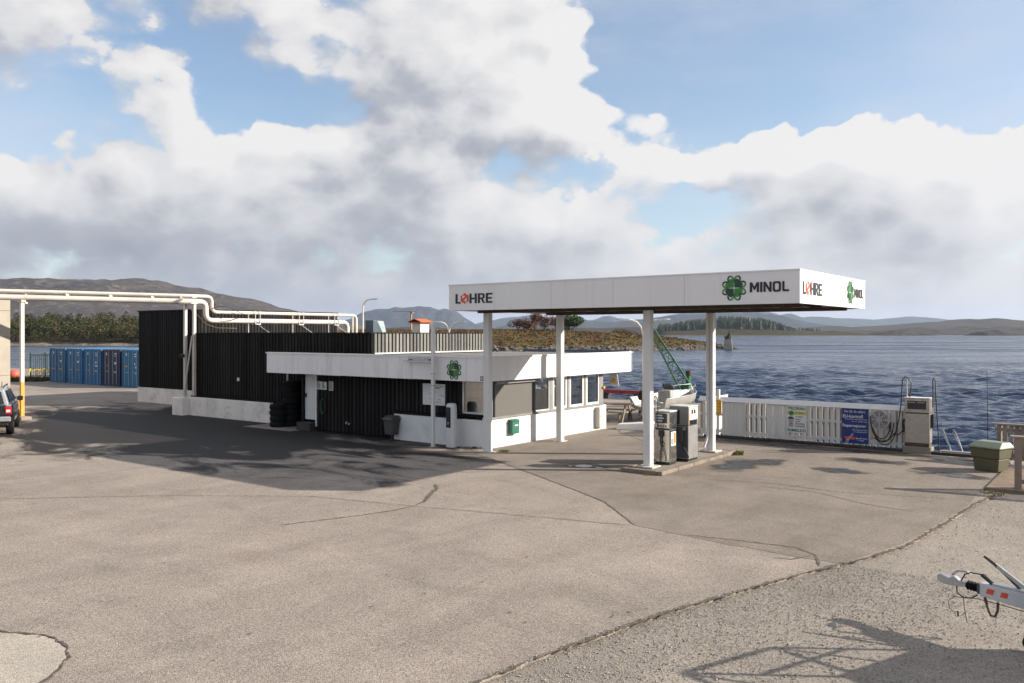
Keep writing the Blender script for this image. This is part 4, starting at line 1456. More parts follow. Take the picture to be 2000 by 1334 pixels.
# roller shutter
rs_ = box('roller_shutter', (WX + .02, .30, 1.02), (WX + .035, 2.46, 2.06), M['shutter'], ki)
box('shutter_housing', (WX - .02, .25, 2.062), (WX + .14, 2.72, 2.20), M['frame_grey'], rs_, bevel=.01)
box('guide_rail', (WX, .245, 1.001), (WX + .07, .298, 2.06), M['pump_dark'], rs_)
box('guide_rail', (WX, 2.462, 1.001), (WX + .07, 2.53, 2.06), M['pump_dark'], rs_)
box('bottom_bar', (WX + .012, .30, 1.004), (WX + .055, 2.46, 1.06), M['shutter'], rs_)
for k in range(1, 13):
    box('slat', (WX + .0352, .302, 1.06 + k * .0767), (WX + .0385, 2.458, 1.06 + k * .0767 + .068), M['shutter'], rs_)
# inside: floor, back walls, shelf, counter
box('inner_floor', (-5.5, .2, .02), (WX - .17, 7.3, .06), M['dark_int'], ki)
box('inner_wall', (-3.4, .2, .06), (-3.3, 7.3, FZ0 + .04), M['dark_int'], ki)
box('back_wall', (-3.29, 7.25, -.2), (WX - .17, 7.41, .93), M['white_render'], ki)
for x0_, x1_ in ((-3.25, -2.2), (-2.15, -1.15), (-1.10, -.02)):
    fb = MB()
    fb.box(x0_, 7.30, .932, x0_ + .07, 7.38, FZ0 + .05)
    fb.box(x1_ - .07, 7.30, .932, x1_, 7.38, FZ0 + .05)
    fb.box(x0_ + .07, 7.30, .932, x1_ - .07, 7.38, 1.0)
    fb.box(x0_ + .07, 7.30, FZ0 - .03, x1_ - .07, 7.38, FZ0 + .05)
    fw_ = obj('window', fb, M['frame_white'], ki)
    obj('pane', MB().box(x0_ + .07, 7.335, 1.0, x1_ - .07, 7.343, FZ0 - .03), M['glass'], fw_)
for k in range(4):
    box('shelf', (-2.6, 2.4, .5 + k * .42), (-.9, 2.75, .54 + k * .42), M['shelf_wood'], ki)
box('counter', (-1.9, .7, .07), (-.8, 1.5, 1.05), M['shelf_wood'], ki)
box('notice', (-.86, .058, 1.34), (-.56, .062, 1.52), M['sticker_white'], ki)
box('notice', (-.86, .058, 1.15), (-.56, .062, 1.33), M['cont_blue'], ki)
box('display_box', (-.50, .20, 1.07), (-.03, .45, 1.42), M['shelf_wood'], ki)
box('display_box', (-.50, .22, 1.44), (-.10, .40, 1.58), M['black_plastic'], ki)
# door with its boards and trims
dr = box('door', (-9.06, .16, .39), (-8.30, .19, 2.24), M['old_white'], ki)
for k in range(7):
    box('board', (-9.055 + k * .108, .140, .40), (-9.055 + k * .108 + .100, .159, 2.235), M['frame_white'], dr)
box('handle', (-9.0, .09, 1.25), (-8.96, .139, 1.40), M['iron'], dr)
box('door_frame', (-8.295, .0, .16), (-8.225, .13, FZ0 + .05), M['frame_white'], ki)
box('door_frame', (-9.16, .05, .16), (-9.065, .2, FZ0 + .05), M['black_wood'], ki)
box('door_step', (-9.1, -.25, .002), (-8.3, .75, .30), M['quay_beam'], ki)
box('side_wall', (-9.15, .205, .02), (-8.23, .7, FZ0 + .05), M['black_board'], ki)
# emblem, flood-light bracket, drip strips and other small fittings on the fascia
clover(ki, (-.83, FY0 - .004, 2.535), FRONT, .33, sx=.98)
fl = MB()
fl.obox((-2.93, FY0 - .14, 2.79), (-1.65, FY0 - .14, 2.79), .09, .05)
fl.obox((-2.65, FY0 - .16, 2.87), (-1.95, FY0 - .16, 2.87), .04, .03)
for x in (-2.7, -1.85):
    fl.obox((x, FY0 + .01, 2.84), (x, FY0 - .17, 2.84), .03, .08)
obj('light_bracket', fl, M['zinc'], ki)
box('number_plate', (.27, FY0 - .01, 2.22), (.40, FY0 - .002, 2.36), M['letter_black'], ki)
fit_text('number', 'B', .07, .09, M['letter_white'], ki, (.30, FY0 - .011, 2.245), FRONT, bold=.02)
mb = MB()
mb.tube([(-7.9, -.20, 2.16), (-6.6, -.20, 2.13)], .025, 8)
obj('light_tube', mb, M['beam_rust'], ki)
mb = MB()
mb.tube([(WX + .01, 7.14, 1.62), (WX + .09, 7.14, 1.62)], .05, 12)
obj('wall_lamp', mb, M['yellow'], ki)

# ------------------------------------------------------------------ black store building behind the kiosk
st_ = thing('store_building', 'low black plank store building with white concrete base, behind the kiosk', 'building', (-12, 4, 0))
SO = Vector((-12, 4, 0))


def sbox(name, a, b, mat, par=st_, off=SO, bevel=0):
    return obj(name, MB().box(a[0] - off.x, a[1] - off.y, a[2] - off.z, b[0] - off.x, b[1] - off.y, b[2] - off.z), mat, par, bevel=bevel)


SX0, SX1, SY0, SY1, SZ = -17.75, -6.1, .80, 7.75, 3.72
sbox('wall', (SX0, SY0 + .03, .02), (SX1, SY0 + .13, SZ), M['black_board'])
sbox('wall', (SX1 - .13, SY0 + .131, 2.60), (SX1 - .03, SY1, SZ), M['black_board'])
sbox('wall', (SX0, SY0 + .131, .02), (SX0 + .1, SY1, SZ), M['black_board'])
sbox('wall', (SX0 + .1, SY1 - .1, .02), (SX1 - .131, SY1, SZ), M['black_board'])
sbox('roof', (SX0 + .05, SY0 + .14, SZ - .16), (SX1 - .14, SY1 - .11, SZ - .06), M['roof_felt'])
mb = MB()
mb.box(SX0 - .03 - SO.x, SY0 - .03 - SO.y, SZ + .002, SX1 + .02 - SO.x, SY0 + .16 - SO.y, SZ + .035)
mb.box(SX1 - .16 - SO.x, SY0 + .162 - SO.y, SZ + .002, SX1 + .02 - SO.x, SY1 + .02 - SO.y, SZ + .035)
obj('roof_edge', mb, M['black_wood'], st_)
sbox('base_wall', (SX0 - .02, SY0 - .16, -.05), (-11.93, SY0 + .028, .835), M['old_white'], bevel=.015)
sbox('cap_strip', (SX0, SY0 - .10, .837), (-11.95, SY0 + .028, .90), M['black_wood'])
batm = bat
sunlit_bat = MB().box(-.062, -.028, 0, .062, 0, 1).mesh('batten', M['sunlit_wood'], bevel=.006)


def battens_off(parent, off, *a, **k):
    n0 = set(o.name for o in parent.children)
    battens(parent, *a, **k)
    for o in parent.children:
        if o.name not in n0:
            o.location = Vector(o.location) - off


battens_off(st_, SO, SX0, -11.95, SY0 + .03, .92, SZ - .01)
battens_off(st_, SO, -11.95, -9.1, SY0 + .03, .1, SZ - .01)
battens_off(st_, SO, -9.1, SX1 - .02, SY0 + .03, 2.95, SZ - .01)
battens_off(st_, SO, SY0 + .16, SY1 - .01, SX1 - .03, 2.96, SZ - .01, axis='y', mesh=sunlit_bat)
sbox('roof_flashing', (SX1 - .02, SY0 + .16, 2.935), (SX1 + .06, SY1, 2.985), M['pale_flash'])
mb = MB().box(-14.35 - SO.x, SY0 - .03 - SO.y, 1.66, -14.22 - SO.x, SY0 + .0 - SO.y, 1.80)
obj('wall_socket', mb, M['frame_white'], st_)
mb = MB().tube([(-10.9 - SO.x, SY0 - .05 - SO.y, 1.6), (-10.9 - SO.x, SY0 - .05 - SO.y, 2.25)], .04, 8)
obj('wall_pipe', mb, M['pipe_white'], st_)

# taller black store behind
TO = Vector((-24, 8, 0))
ta = thing('tall_store', 'taller black corrugated store building at the back, left of the pipes', 'building', TO)
TX0, TX1, TY0, TY1, TZ = -27.0, -21.35, 3.35, 12.6, 4.90


def tb(name, a, b, mat):
    return sbox(name, a, b, mat, ta, TO)


tb('wall', (TX0, TY0 + .03, .80), (TX1, TY0 + .13, TZ), M['black_board'])
tb('wall', (TX1 - .13, TY0 + .131, .80), (TX1 - .03, TY1, TZ), M['black_board'])
tb('wall', (TX0, TY0 + .131, .80), (TX0 + .1, TY1, TZ), M['black_board'])
tb('wall', (TX0 + .1, TY1 - .1, .80), (TX1 - .131, TY1, TZ), M['black_board'])
tb('roof', (TX0 + .05, TY0 + .14, TZ - .1), (TX1 - .14, TY1 - .11, TZ), M['roof_felt'])
tb('base_wall', (TX0 - .02, TY0 - .02, -.05), (TX1 - .03, TY1, .798), M['old_white'])
mb = MB()
mb.box(TX0 - .03 - TO.x, TY0 - .03 - TO.y, TZ + .002, TX1 + .03 - TO.x, TY0 + .16 - TO.y, TZ + .06)
mb.box(TX1 - .16 - TO.x, TY0 + .162 - TO.y, TZ + .002, TX1 + .03 - TO.x, TY1 + .03 - TO.y, TZ + .06)
obj('roof_edge', mb, M['black_wood'], ta)
battens_off(ta, TO, TX0, TX1 - .02, TY0 + .03, .82, TZ - .005, pitch=.2)
battens_off(ta, TO, TY0 + .16, TY1 - .01, TX1 - .03, 3.5, TZ - .005, pitch=.2, axis='y')
fl = MB().lathe([(.11, 0), (.11, .38), (.17, .38), (.17, .44), (.03, .56)], 12, (-24.3 - TO.x, 6.2 - TO.y, TZ + .01))
obj('flue', fl, M['black_plastic'], ta, smooth=True)


# ------------------------------------------------------------------ things at the kiosk front
# slim white post
po = thing('post', 'slim white steel post standing in front of the kiosk, left of its green emblem', 'post', (-1.57, -.74, 0))
obj('shaft', MB().box(-.055, -.055, .012, .055, .055, 4.03), M['col_white'], po, bevel=.01)
obj('base_plate', MB().box(-.11, -.11, .001, .11, .11, .012), M['zinc'], po)
mb = MB()
for z in (2.0, 2.38):
    mb.box(-.062, -.062, z, .062, .062, z + .03)
obj('band', mb, M['zinc'], po)

# pay terminal pillar with rounded back
to = thing('payment_terminal', 'white rounded pillar terminal with a tall black display beside the kiosk corner', 'terminal', (-.98, -.52, 0), R(-8))
sec = [(-.15, -.09), (.11, -.09), (.15, -.05), (.17, .03), (.15, .11), (.08, .16), (-.08, .16), (-.15, .11)]
tops = [[(x, y, z) for x, y in sec] for z in (0.0, 1.30)]
tops.append([(x * .96, y * .96 + .003, 1.38) for x, y in sec])
tops.append([(x * .8, y * .8 + .012, 1.43) for x, y in sec])
tops.append([(x * .35, y * .35 + .025, 1.45) for x, y in sec])
obj('body', MB().loft(tops), M['totem_white'], to, smooth=True)
obj('display', MB().box(-.135, -.105, .66, .07, -.091, 1.32), M['screen'], to)
mb = MB()
mb.box(-.06, -.112, .80, .0, -.106, .83)
mb.lathe([(.0, 0), (.022, 0), (.022, .01), (.0, .01)], 10, (-.03, -.108, .745))
obj('card_slot', mb, M['sticker_white'], to)
obj('foot', MB().box(-.20, -.14, .001, .21, .20, .02), M['iron'], to)

# wall bin
wb = thing('litter_bin', 'dark grey lidded litter bin at the left end of the white base wall', 'bin', (-3.93, -.28, 0))
obj('body', MB().loft([[(-.19, -.15, .20), (.19, -.15, .20), (.19, .15, .20), (-.19, .15, .20)], [(-.235, -.19, .70), (.235, -.19, .70), (.235, .19, .70), (-.235, .19, .70)]]), M['bin_grey'], wb, bevel=.02)
obj('lid', MB().loft([[(-.26, -.23, .702), (.26, -.23, .702), (.26, .20, .702), (-.26, .20, .702)], [(-.25, -.22, .77), (.25, -.22, .77), (.25, .19, .80), (-.25, .19, .80)], [(-.20, -.06, .86), (.20, -.06, .86), (.20, .18, .86), (-.20, .18, .86)]]), M['bin_grey'], wb, bevel=.012)
mb = MB().obox((0, .03, .005), (0, .03, .21), .07, .07)
obj('stand', mb, M['iron'], wb)
obj('foot', MB().box(-.2, -.16, .001, .2, .2, .012), M['iron'], wb)

# whiteboard map
bd = thing('notice_board', 'large white notice board on the black kiosk wall behind the slim post', 'board', (-2.19, -.035, 1.65))
obj('panel', MB().box(-.50, 0, -.36, .50, .034, .36), M['sticker_white'], bd, bevel=.004)
mb = MB()
rq = random.Random(3)
for k in range(16):
    x, z = rq.uniform(-.4, .4), rq.uniform(-.3, .28)
    mb.box(x, -.003, z, x + rq.uniform(.03, .16), -.0005, z + rq.uniform(.008, .03))
obj('print', mb, M['frame_grey'], bd)

# paper notices by the door
for i, (x, z, w, h, lab, mt) in enumerate([
        (-8.05, 1.745, .13, .155, 'cream paper notice nearest the white kiosk door', 'cream'),
        (-7.77, 1.735, .145, .145, 'bluish-white paper notice, middle one of three beside the door', 'sticker_white'),
        (-7.37, 1.74, .12, .175, 'white framed notice, rightmost of three beside the door', 'cab_beige')]):
    n_ = thing('notice', lab, 'notice', (x, -.03, z), 0, 'paper notices beside the kiosk door')
    obj('sheet', MB().box(-w, 0, -h, w, .026, h), M[mt], n_)
    mb = MB()
    for k in range(6):
        zz = h * (.75 - k * .28)
        mb.box(-w * .75, -.003, zz - .012, w * rq.uniform(.1, .75), -.0005, zz + .012)
    obj('print', mb, M['sign_navy'], n_)
mb = MB()
for k in range(3):
    a = [(-.11 - .012 * k) * math.sin(t) for t in [6.283 * q / 24 for q in range(25)]]
    b = [(.25 + .02 * k) * math.cos(t) for t in [6.283 * q / 24 for q in range(25)]]
    mb.tube([(a[q], -.02 - .015 * k, b[q]) for q in range(25)], .011, 6)
mb.tube([(0, .02, .27), (0, -.06, .27)], .02, 6)
tag(obj('garden_hose', mb, M['hose_green'], loc=(-7.80, -.03, .97), smooth=True), 'dark green garden hose coiled on the black wall right of the door', 'hose')
mb = MB()
mb.tube([(0, 0, 0), (0, -.05, 0), (0, -.06, -.08)], .025, 8)
mb.tube([(.14, 0, -.06), (.14, -.07, -.06)], .04, 8)
tag(obj('wall_tap', mb, M['zinc'], loc=(-6.5, -.0, .45), smooth=True), 'small metal tap low on the black kiosk wall', 'tap')

# tyres stacked by the entrance
ty = MB().lathe([(.19, .02), (.30, 0), (.325, .03), (.335, .06), (.335, .16), (.325, .19), (.30, .22), (.19, .20), (.175, .11), (.19, .02)], 28)
tread = MB()
for k in range(28):
    a = 6.283 * k / 28
    tread.obox((.337 * math.cos(a), .337 * math.sin(a), .05), (.337 * math.cos(a + .05), .337 * math.sin(a + .05), .17), .03, .012, up=(math.cos(a), math.sin(a), 0))
tyre_mesh = ty.mesh('tyre', M['rubber'], smooth=True)
tread_mesh = tread.mesh('tread', M['rubber'])
ords = ['bottom', 'second', 'third', 'fourth', 'fifth', 'sixth', 'seventh', 'top']
for (x, y, n, nm) in ((-10.55, .02, 4, 'front stack by the white base wall'), (-10.35, .48, 8, 'taller rear stack left of the door')):
    for k in range(n):
        o_ = 'top' if k == n - 1 else ords[k]
        t_ = tag(link('tyre', tyre_mesh, None, (x + random.uniform(-.03, .03), y + random.uniform(-.02, .02), .004 + k * .226), (0, 0, random.uniform(0, 6))),
                 'black car tyre, %s one of the %s' % (o_, nm), 'tyre', 'tyres stacked at the entrance')
        link('tread', tread_mesh, t_)
tag(box('concrete_pad', (-11.8, -.75, .0), (-8.9, .60, .003), M['concrete']), 'low concrete pad under the tyre stacks', kind='structure')

# items on the right wall
mx = thing('mailbox', 'green mailbox on the sunlit white wall', 'mailbox', (WX + .002, 1.25, .60))
obj('body', MB().box(.012, -.20, -.22, .17, .20, .20), M['mail_green'], mx, bevel=.012)
obj('lid', MB().loft([[(.0, -.215, .201), (.19, -.215, .201), (.19, .215, .201), (.0, .215, .201)], [(.0, -.21, .26), (.15, -.21, .24), (.15, .21, .24), (.0, .21, .26)]]), M['mail_green'], mx, bevel=.006)
obj('label_strip', MB().box(.171, -.06, .04, .174, .12, .08), M['sticker_white'], mx)
obj('backplate', MB().box(0, -.17, -.2, .011, .17, .19), M['iron'], mx)
cb = thing('electric_cabinet', 'beige electric cabinet on the white wall near its far corner', 'cabinet', (WX + .002, 6.80, .50))
obj('box', MB().box(.0, -.24, -.38, .19, .24, .38), M['cab_beige'], cb, bevel=.01)
obj('door', MB().box(.191, -.22, -.35, .203, .22, .35), M['cab_beige'], cb, bevel=.004)
obj('lock', MB().cyl((.203, -.16, .02), (.215, -.16, .02), .015, n=8), M['iron'], cb)
# hanging flag with an ice cream print under the roof overhang
hf = thing('hanging_flag', 'small white hanging flag with an orange print under the roof corner', 'flag', (.10, 8.1, 2.17))
obj('cloth', MB().loft([[(-.02, -.03, 0), (.02, -.03, 0), (.02, .03, 0), (-.02, .03, 0)], [(-.19, -.02, -.17), (.17, -.02, -.12), (.17, .0, -.12), (-.19, .0, -.17)], [(-.21, -.01, -.50), (.24, -.01, -.55), (.24, .006, -.55), (-.21, .006, -.50)]]), M['sticker_white'], hf)
mb = MB()
mb.xf(Matrix.Identity(4))
mb.prism([(-.10, -.38), (.10, -.38), (.07, -.28), (.0, -.22), (-.07, -.28)], 0, .004)
mb.prism([(-.18, -.43), (.20, -.44), (.20, -.41), (-.18, -.40)], 0, .004)
mb.xf(Matrix.Translation((0, -.024, 0)) @ Matrix.Rotation(R(90), 4, 'X'))
obj('print', mb, M['yellow'], hf)
obj('cord', MB().tube([(0, 0, 0), (0, 0, .10)], .006, 6), M['iron'], hf)

# drain cover in the forecourt
dc = thing('drain_cover', 'round iron drain cover in the asphalt left of the pumps', 'drain', (4.5, -1.2, .005))
obj('rim', MB().lathe([(.24, 0), (.33, 0), (.33, .012), (.24, .012), (.24, 0)], 28), M['iron'], dc)
mb = MB()
for k in range(-3, 4):
    wd = math.sqrt(.235 ** 2 - (.062 * k) ** 2)
    mb.box(-wd, .062 * k - .02, .001, wd, .062 * k + .02, .010)
obj('grate', mb, M['zinc'], dc)

# ------------------------------------------------------------------ pump island and pumps
isl = thing('pump_island', 'low concrete kerb island under the fuel pumps', 'kerb', (6.1, 1.1, 0))
IX0, IX1, IY0, IY1 = 5.75, 6.98, -1.35, 3.75
obj('slab', MB().box(IX0 + .15 - 6.1, IY0 + .15 - 1.1, .0, IX1 - .15 - 6.1, IY1 - .15 - 1.1, .095), M['concrete'], isl)
ys_ = [IY0, -.35, .62, 1.62, 2.70, IY1]
for i in range(5):
    for (x0, x1) in ((IX0, IX0 + .148), (IX1 - .148, IX1)):
        dz = random.uniform(-.006, .006)
        obj('kerbstone', MB().box(x0 - 6.1, ys_[i] + .008 - 1.1, -.0, x1 - 6.1, ys_[i + 1] - .008 - 1.1, .108 + dz), M['kerb_stone'], isl, bevel=.014)
for y in (IY0, IY1 - .148):
    obj('kerbstone', MB().box(IX0 + .152 - 6.1, y - 1.1, 0, IX1 - .152 - 6.1, y + .148 - 1.1, .106), M['kerb_stone'], isl, bevel=.014)


def arc(p0, p1, sag, n=14, side=(0, 0, 0)):
    p0, p1, side = Vector(p0), Vector(p1), Vector(side)
    return [p0.lerp(p1, k / n) + Vector((0, 0, -sag * 4 * (k / n) * (1 - k / n))) + side * (4 * (k / n) * (1 - k / n)) for k in range(n + 1)]


# stainless pump
p1 = thing('fuel_pump', 'shiny stainless steel fuel pump with black nozzle, nearest the front canopy column', 'fuel pump', (6.38, .06, .10))
p1.scale = (.80, .80, 1.02)
obj('plinth', MB().box(-.27, -.24, .0, .27, .26, .06), M['black_plastic'], p1)
obj('cabinet', MB().box(-.28, -.26, .061, .28, .28, .94), M['steel'], p1, bevel=.012)
obj('head', MB().box(-.295, -.275, .965, .295, .295, 1.42), M['steel'], p1, bevel=.02)
obj('neck', MB().box(-.26, -.24, .941, .26, .26, .964), M['black_plastic'], p1)
obj('cap', MB().box(-.30, -.28, 1.421, .30, .30, 1.45), M['frame_white'], p1, bevel=.008)
dsp = obj('display', MB().box(-.24, -.281, 1.12, .20, -.2755, 1.38), M['screen'], p1)
mb = MB()
for k in range(3):
    mb.box(-.20, -.2835, 1.16 + .07 * k, .02 + .05 * (k % 2), -.2815, 1.20 + .07 * k)
obj('digits', mb, M['zinc'], dsp)
mb = MB()
for k in range(4):
    mb.box(-.15 + .09 * k, -.2795, 1.01, -.10 + .09 * k, -.2755, 1.06)
obj('keys', mb, M['black_plastic'], p1)
mb = MB()
mb.box(.296, -.20, 1.02, .300, .24, 1.36)
obj('side_display', mb, M['steel'], p1)
st1 = obj('sticker', MB().box(.281, -.14, .50, .285, .22, .88), M['sticker_white'], p1)
obj('sticker_patch', MB().box(.2855, .06, .56, .288, .20, .84), M['orange'], st1)
obj('sticker_patch', MB().box(.2855, -.12, .54, .288, .03, .70), M['glass_hatch'], st1)
nz = MB()
nz.box(-.10, -.34, .76, .06, -.261, .93)
nz.tube([(-.02, -.30, .92), (-.02, -.33, .76), (-.02, -.33, .62), (.0, -.31, .50)], .035, 8, .022)
nz.tube([(-.02, -.33, .66), (.06, -.34, .56), (.04, -.33, .48)], .014, 6)
obj('nozzle', nz, M['black_plastic'], p1, smooth=True)
hs = MB()
hs.tube([(-.34, -.28, 1.0), (-.36, -.29, 1.5), (-.33, -.28, 1.74), (-.26, -.27, 1.84), (-.18, -.27, 1.78), (-.15, -.27, 1.5), (-.16, -.28, 1.0)], .017, 8)
hs.tube([(-.34, -.28, 1.0), (-.35, -.30, .5), (-.36, -.34, .12), (-.28, -.42, .015), (-.12, -.46, .012), (.06, -.40, .014)], .017, 8)
hs.tube([(0, -.31, .5), (-.05, -.31, .3), (-.06, -.30, .06)], .014, 8)
hs.tube(arc((.0, -.32, .52), (.14, -.30, .10), .02, side=(.06, 0, 0)), .012, 8)
obj('hose', hs, M['hose'], p1, smooth=True)
obj('hose_mast', MB().tube([(-.25, -.24, 1.43), (-.25, -.24, 1.82)], .013, 8), M['zinc'], p1)

# grey pump
p2 = thing('fuel_pump', 'larger grey fuel pump with white display panel, next to the rear canopy column', 'fuel pump', (6.44, 1.10, .10))
p2.scale = (.76, .66, 1.06)
obj('plinth', MB().box(-.36, -.46, .0, .36, .46, .05), M['black_plastic'], p2)
obj('cabinet', MB().box(-.38, -.48, .051, .38, .48, .93), M['pump_grey'], p2, bevel=.012)
obj('front_sheet', MB().box(-.35, -.486, .09, .35, -.481, .90), M['pump_dark'], p2)
obj('head', MB().box(-.385, -.485, .945, .385, .485, 1.44), M['pump_grey'], p2, bevel=.012)
obj('neck', MB().box(-.36, -.46, .931, .36, .46, .944), M['black_plastic'], p2)
obj('cap', MB().box(-.39, -.49, 1.441, .39, .49, 1.465), M['frame_white'], p2, bevel=.008)
pn = obj('display_panel', MB().box(.386, -.40, 1.10, .395, .40, 1.42), M['sticker_white'], p2)
mb = MB()
mb.box(.3955, -.22, 1.25, .398, -.05, 1.36)
mb.box(.3955, .03, 1.25, .398, .20, 1.36)
mb.box(.3955, -.33, 1.22, .398, -.28, 1.26)
mb.box(.3955, -.12, 1.16, .398, -.08, 1.19)
mb.box(.3955, .12, 1.16, .398, .16, 1.19)
obj('digits', mb, M['screen'], pn)
obj('mark', MB().box(.3955, -.05, 1.38, .398, .03, 1.41), M['letter_red'], pn)
obj('window', MB().box(.386, -.36, .96, .390, .36, 1.08), M['screen'], p2)
obj('stripe', MB().box(.386, -.47, 1.0, .390, -.42, 1.25), M['orange'], p2)
rc = obj('recess', MB().box(-.10, -.490, .98, .03, -.4855, 1.36), M['black_plastic'], p2)
nz = MB()
nz.tube([(-.03, -.51, 1.30), (-.05, -.53, 1.15), (-.04, -.52, 1.02)], .03, 8, .02)
obj('nozzle', nz, M['black_plastic'], rc, smooth=True)
hs = MB()
hs.tube([(-.04, -.51, 1.02), (-.06, -.52, .80), (.06, -.56, .52), (.30, -.58, .32), (.42, -.56, .15), (.40, -.56, .02), (.2, -.62, .015)], .016, 8)
hs.tube([(.22, -.50, .85), (.21, -.52, .55), (.14, -.56, .25), (-.05, -.62, .03), (-.18, -.66, .014), (.05, -.74, .014), (.30, -.68, .014), (.40, -.62, .014)], .016, 8)
obj('hose', hs, M['hose'], p2, smooth=True)
obj('hose_holder', MB().box(.16, -.53, .82, .28, -.4865, .90), M['zinc'], p2, bevel=.008)
# little weeds at the ends of the island
def weeds(name, label, loc, n, h, spread, seed, mat=None):
    rnd = random.Random(seed)
    mb = MB()
    for k in range(n):
        a = rnd.uniform(0, 6.28)
        r_ = rnd.uniform(0, spread)
        bx, by = r_ * math.cos(a), r_ * math.sin(a)
        dx, dy = rnd.uniform(-.6, .6) * h, rnd.uniform(-.6, .6) * h
        w_ = h * .12
        mb.add([(bx - w_, by, 0), (bx + w_, by, 0), (bx + dx * .5 + w_ * 1.4, by + dy * .5, h * .6), (bx + dx, by + dy, h * rnd.uniform(.7, 1.1)), (bx + dx * .5 - w_ * 1.4, by + dy * .5, h * .6)], [(0, 1, 2, 4), (4, 2, 3)])
    return tag(obj(name, mb, mat or M['weed'], loc=loc, fix=False), label, 'weeds')


weeds('weeds', 'tuft of yellow-green weeds at the rear end of the pump island', (7.12, 3.5, .006), 60, .13, .14, 1)
weeds('weeds', 'small green weeds at the foot of the front pump column', (6.6, -1.45, .006), 30, .06, .12, 2)
weeds('weeds', 'green weeds at the foot of the kiosk corner column', (.95, -.25, .005), 40, .07, .2, 3)
weeds('weeds', 'dry weeds at the foot of the white kiosk front wall', (-.35, -.2, .002), 50, .06, .3, 4, M['dry_grass'])

# ------------------------------------------------------------------ back of the yard: picnic table, boat, crane, lamp, rail
pt = thing('picnic_table', 'grey wooden picnic table with benches behind the kiosk', 'table', (-1.0, 9.95, 0), R(12))
for k in range(5):
    obj('top_board', MB().box(-.75, -.38 + k * .155, .72, .75, -.38 + k * .155 + .145, .765), M['grey_timber'], pt, bevel=.006)
for s_ in (-1, 1):
    for k in range(2):
        y0 = s_ * .68 - .15 + k * .155
        obj('bench_board', MB().box(-.75, y0, .42, .75, y0 + .145, .462), M['grey_timber'], pt, bevel=.006)
    obj('cross_beam', MB().box(s_ * .55 - .03, -.85, .34, s_ * .55 + .03, .85, .418), M['grey_timber'], pt)
    for q in (-1, 1):
        obj('leg', MB().obox((s_ * .55 + .06 * s_, q * .72, .004), (s_ * .55 + .06 * s_, q * .22, .715), .05, .11), M['grey_timber'], pt)
        obj('post_leg', MB().box(s_ * .55 - .10, q * .68 - .04, .003, s_ * .55 - .032, q * .68 + .04, .418), M['grey_timber'], pt)

sb = thing('sandwich_board', 'low white sign board with orange print lying tilted on the ground behind the front column', 'sign', (1.35, 7.7, .006), R(20))
obj('panel', MB().loft([[(-.75, -.28, .0), (.65, -.28, .0), (.65, .28, .0), (-.75, .28, .0)], [(-.70, -.20, .20), (.65, -.20, .30), (.65, .26, .30), (-.70, .26, .20)]]), M['sticker_white'], sb, bevel=.01)
mb = MB()
mb.prism([(-.60, .06), (-.42, .06), (-.51, .17)], 0, .004)
mb.prism([(.25, .04), (.62, .04), (.62, .20), (.25, .18)], 0, .004)
mb.xf(Matrix.Translation((0, -.262, 0)) @ Matrix.Rotation(R(70), 4, 'X'))
obj('print', mb, M['orange'], sb)

# aluminium boat on its cradle
bo = thing('boat', 'open aluminium motor boat on a trailer behind the fuel pumps', 'boat', (.25, 10.7, 0))
L_ = 4.5
secs = []
for k in range(13):
    t = k / 12
    y = L_ * t
    hw = .86 * (1 - max(0, (t - .45) / .55) ** 2.3)
    hw = max(hw, .025)
    zk = .34 + .30 * max(0, (t - .6) / .4) ** 2
    zc = .55 + .22 * t ** 2
    zg = .95 + .16 * t ** 2
    secs.append([(0, y, zk), (hw * .72, y, zc - .06), (hw * .92, y + .02 * t, zc + .08), (hw, y + .06 * t, zg), (hw - .06 * min(1, hw / .2), y + .05 * t, zg + .01), (hw * .7, y, zc + .10), (0, y, zk + .16), (-hw * .7, y, zc + .10), (-hw + .06 * min(1, hw / .2), y + .05 * t, zg + .01), (-hw, y + .06 * t, zg), (-hw * .92, y + .02 * t, zc + .08), (-hw * .72, y, zc - .06)])
obj('hull', MB().loft(secs), M['alu'], bo, smooth=True)
mb = MB()
for s_ in (-1, 1):
    mb.tube([(s_ * p[3][0], p[3][1], p[3][2] + .02) for p in secs], .022, 6)
    mb.tube([(s_ * .55, 3.1, 1.02), (s_ * .55, 3.15, 1.28), (s_ * .42, 3.8, 1.34), (s_ * .12, 4.45, 1.36), (s_ * .03, 4.5, 1.1)], .016, 6)
    mb.tube([(s_ * .75, .9, .98), (s_ * .75, 1.0, 1.14), (s_ * .75, 1.8, 1.14), (s_ * .75, 1.9, 1.0)], .014, 6)
obj('rail', mb, M['zinc'], bo, smooth=True)
cs = MB()
cs.box(-.35, 1.6, .7, .25, 2.1, 1.22)
obj('console', cs, M['alu'], bo, bevel=.03)
obj('windscreen', MB().loft([[(-.35, 2.1, 1.22), (.25, 2.1, 1.22), (.25, 2.12, 1.22), (-.35, 2.12, 1.22)], [(-.30, 1.9, 1.5), (.20, 1.9, 1.5), (.20, 1.92, 1.5), (-.30, 1.92, 1.5)]]), M['glass'], bo)
om = obj('outboard_motor', MB().loft([[(-.16, -.52, .92), (.16, -.52, .92), (.16, -.08, .92), (-.16, -.08, .92)], [(-.19, -.60, 1.10), (.19, -.60, 1.10), (.19, -.06, 1.10), (-.19, -.06, 1.10)], [(-.14, -.52, 1.32), (.14, -.52, 1.32), (.14, -.10, 1.30), (-.14, -.10, 1.30)]]), M['black_plastic'], bo, bevel=.03)
obj('leg', MB().loft([[(-.06, -.46, .25), (.06, -.46, .25), (.06, -.24, .25), (-.06, -.24, .25)], [(-.09, -.42, .92), (.09, -.42, .92), (.09, -.12, .92), (-.09, -.12, .92)]]), M['pump_dark'], om)
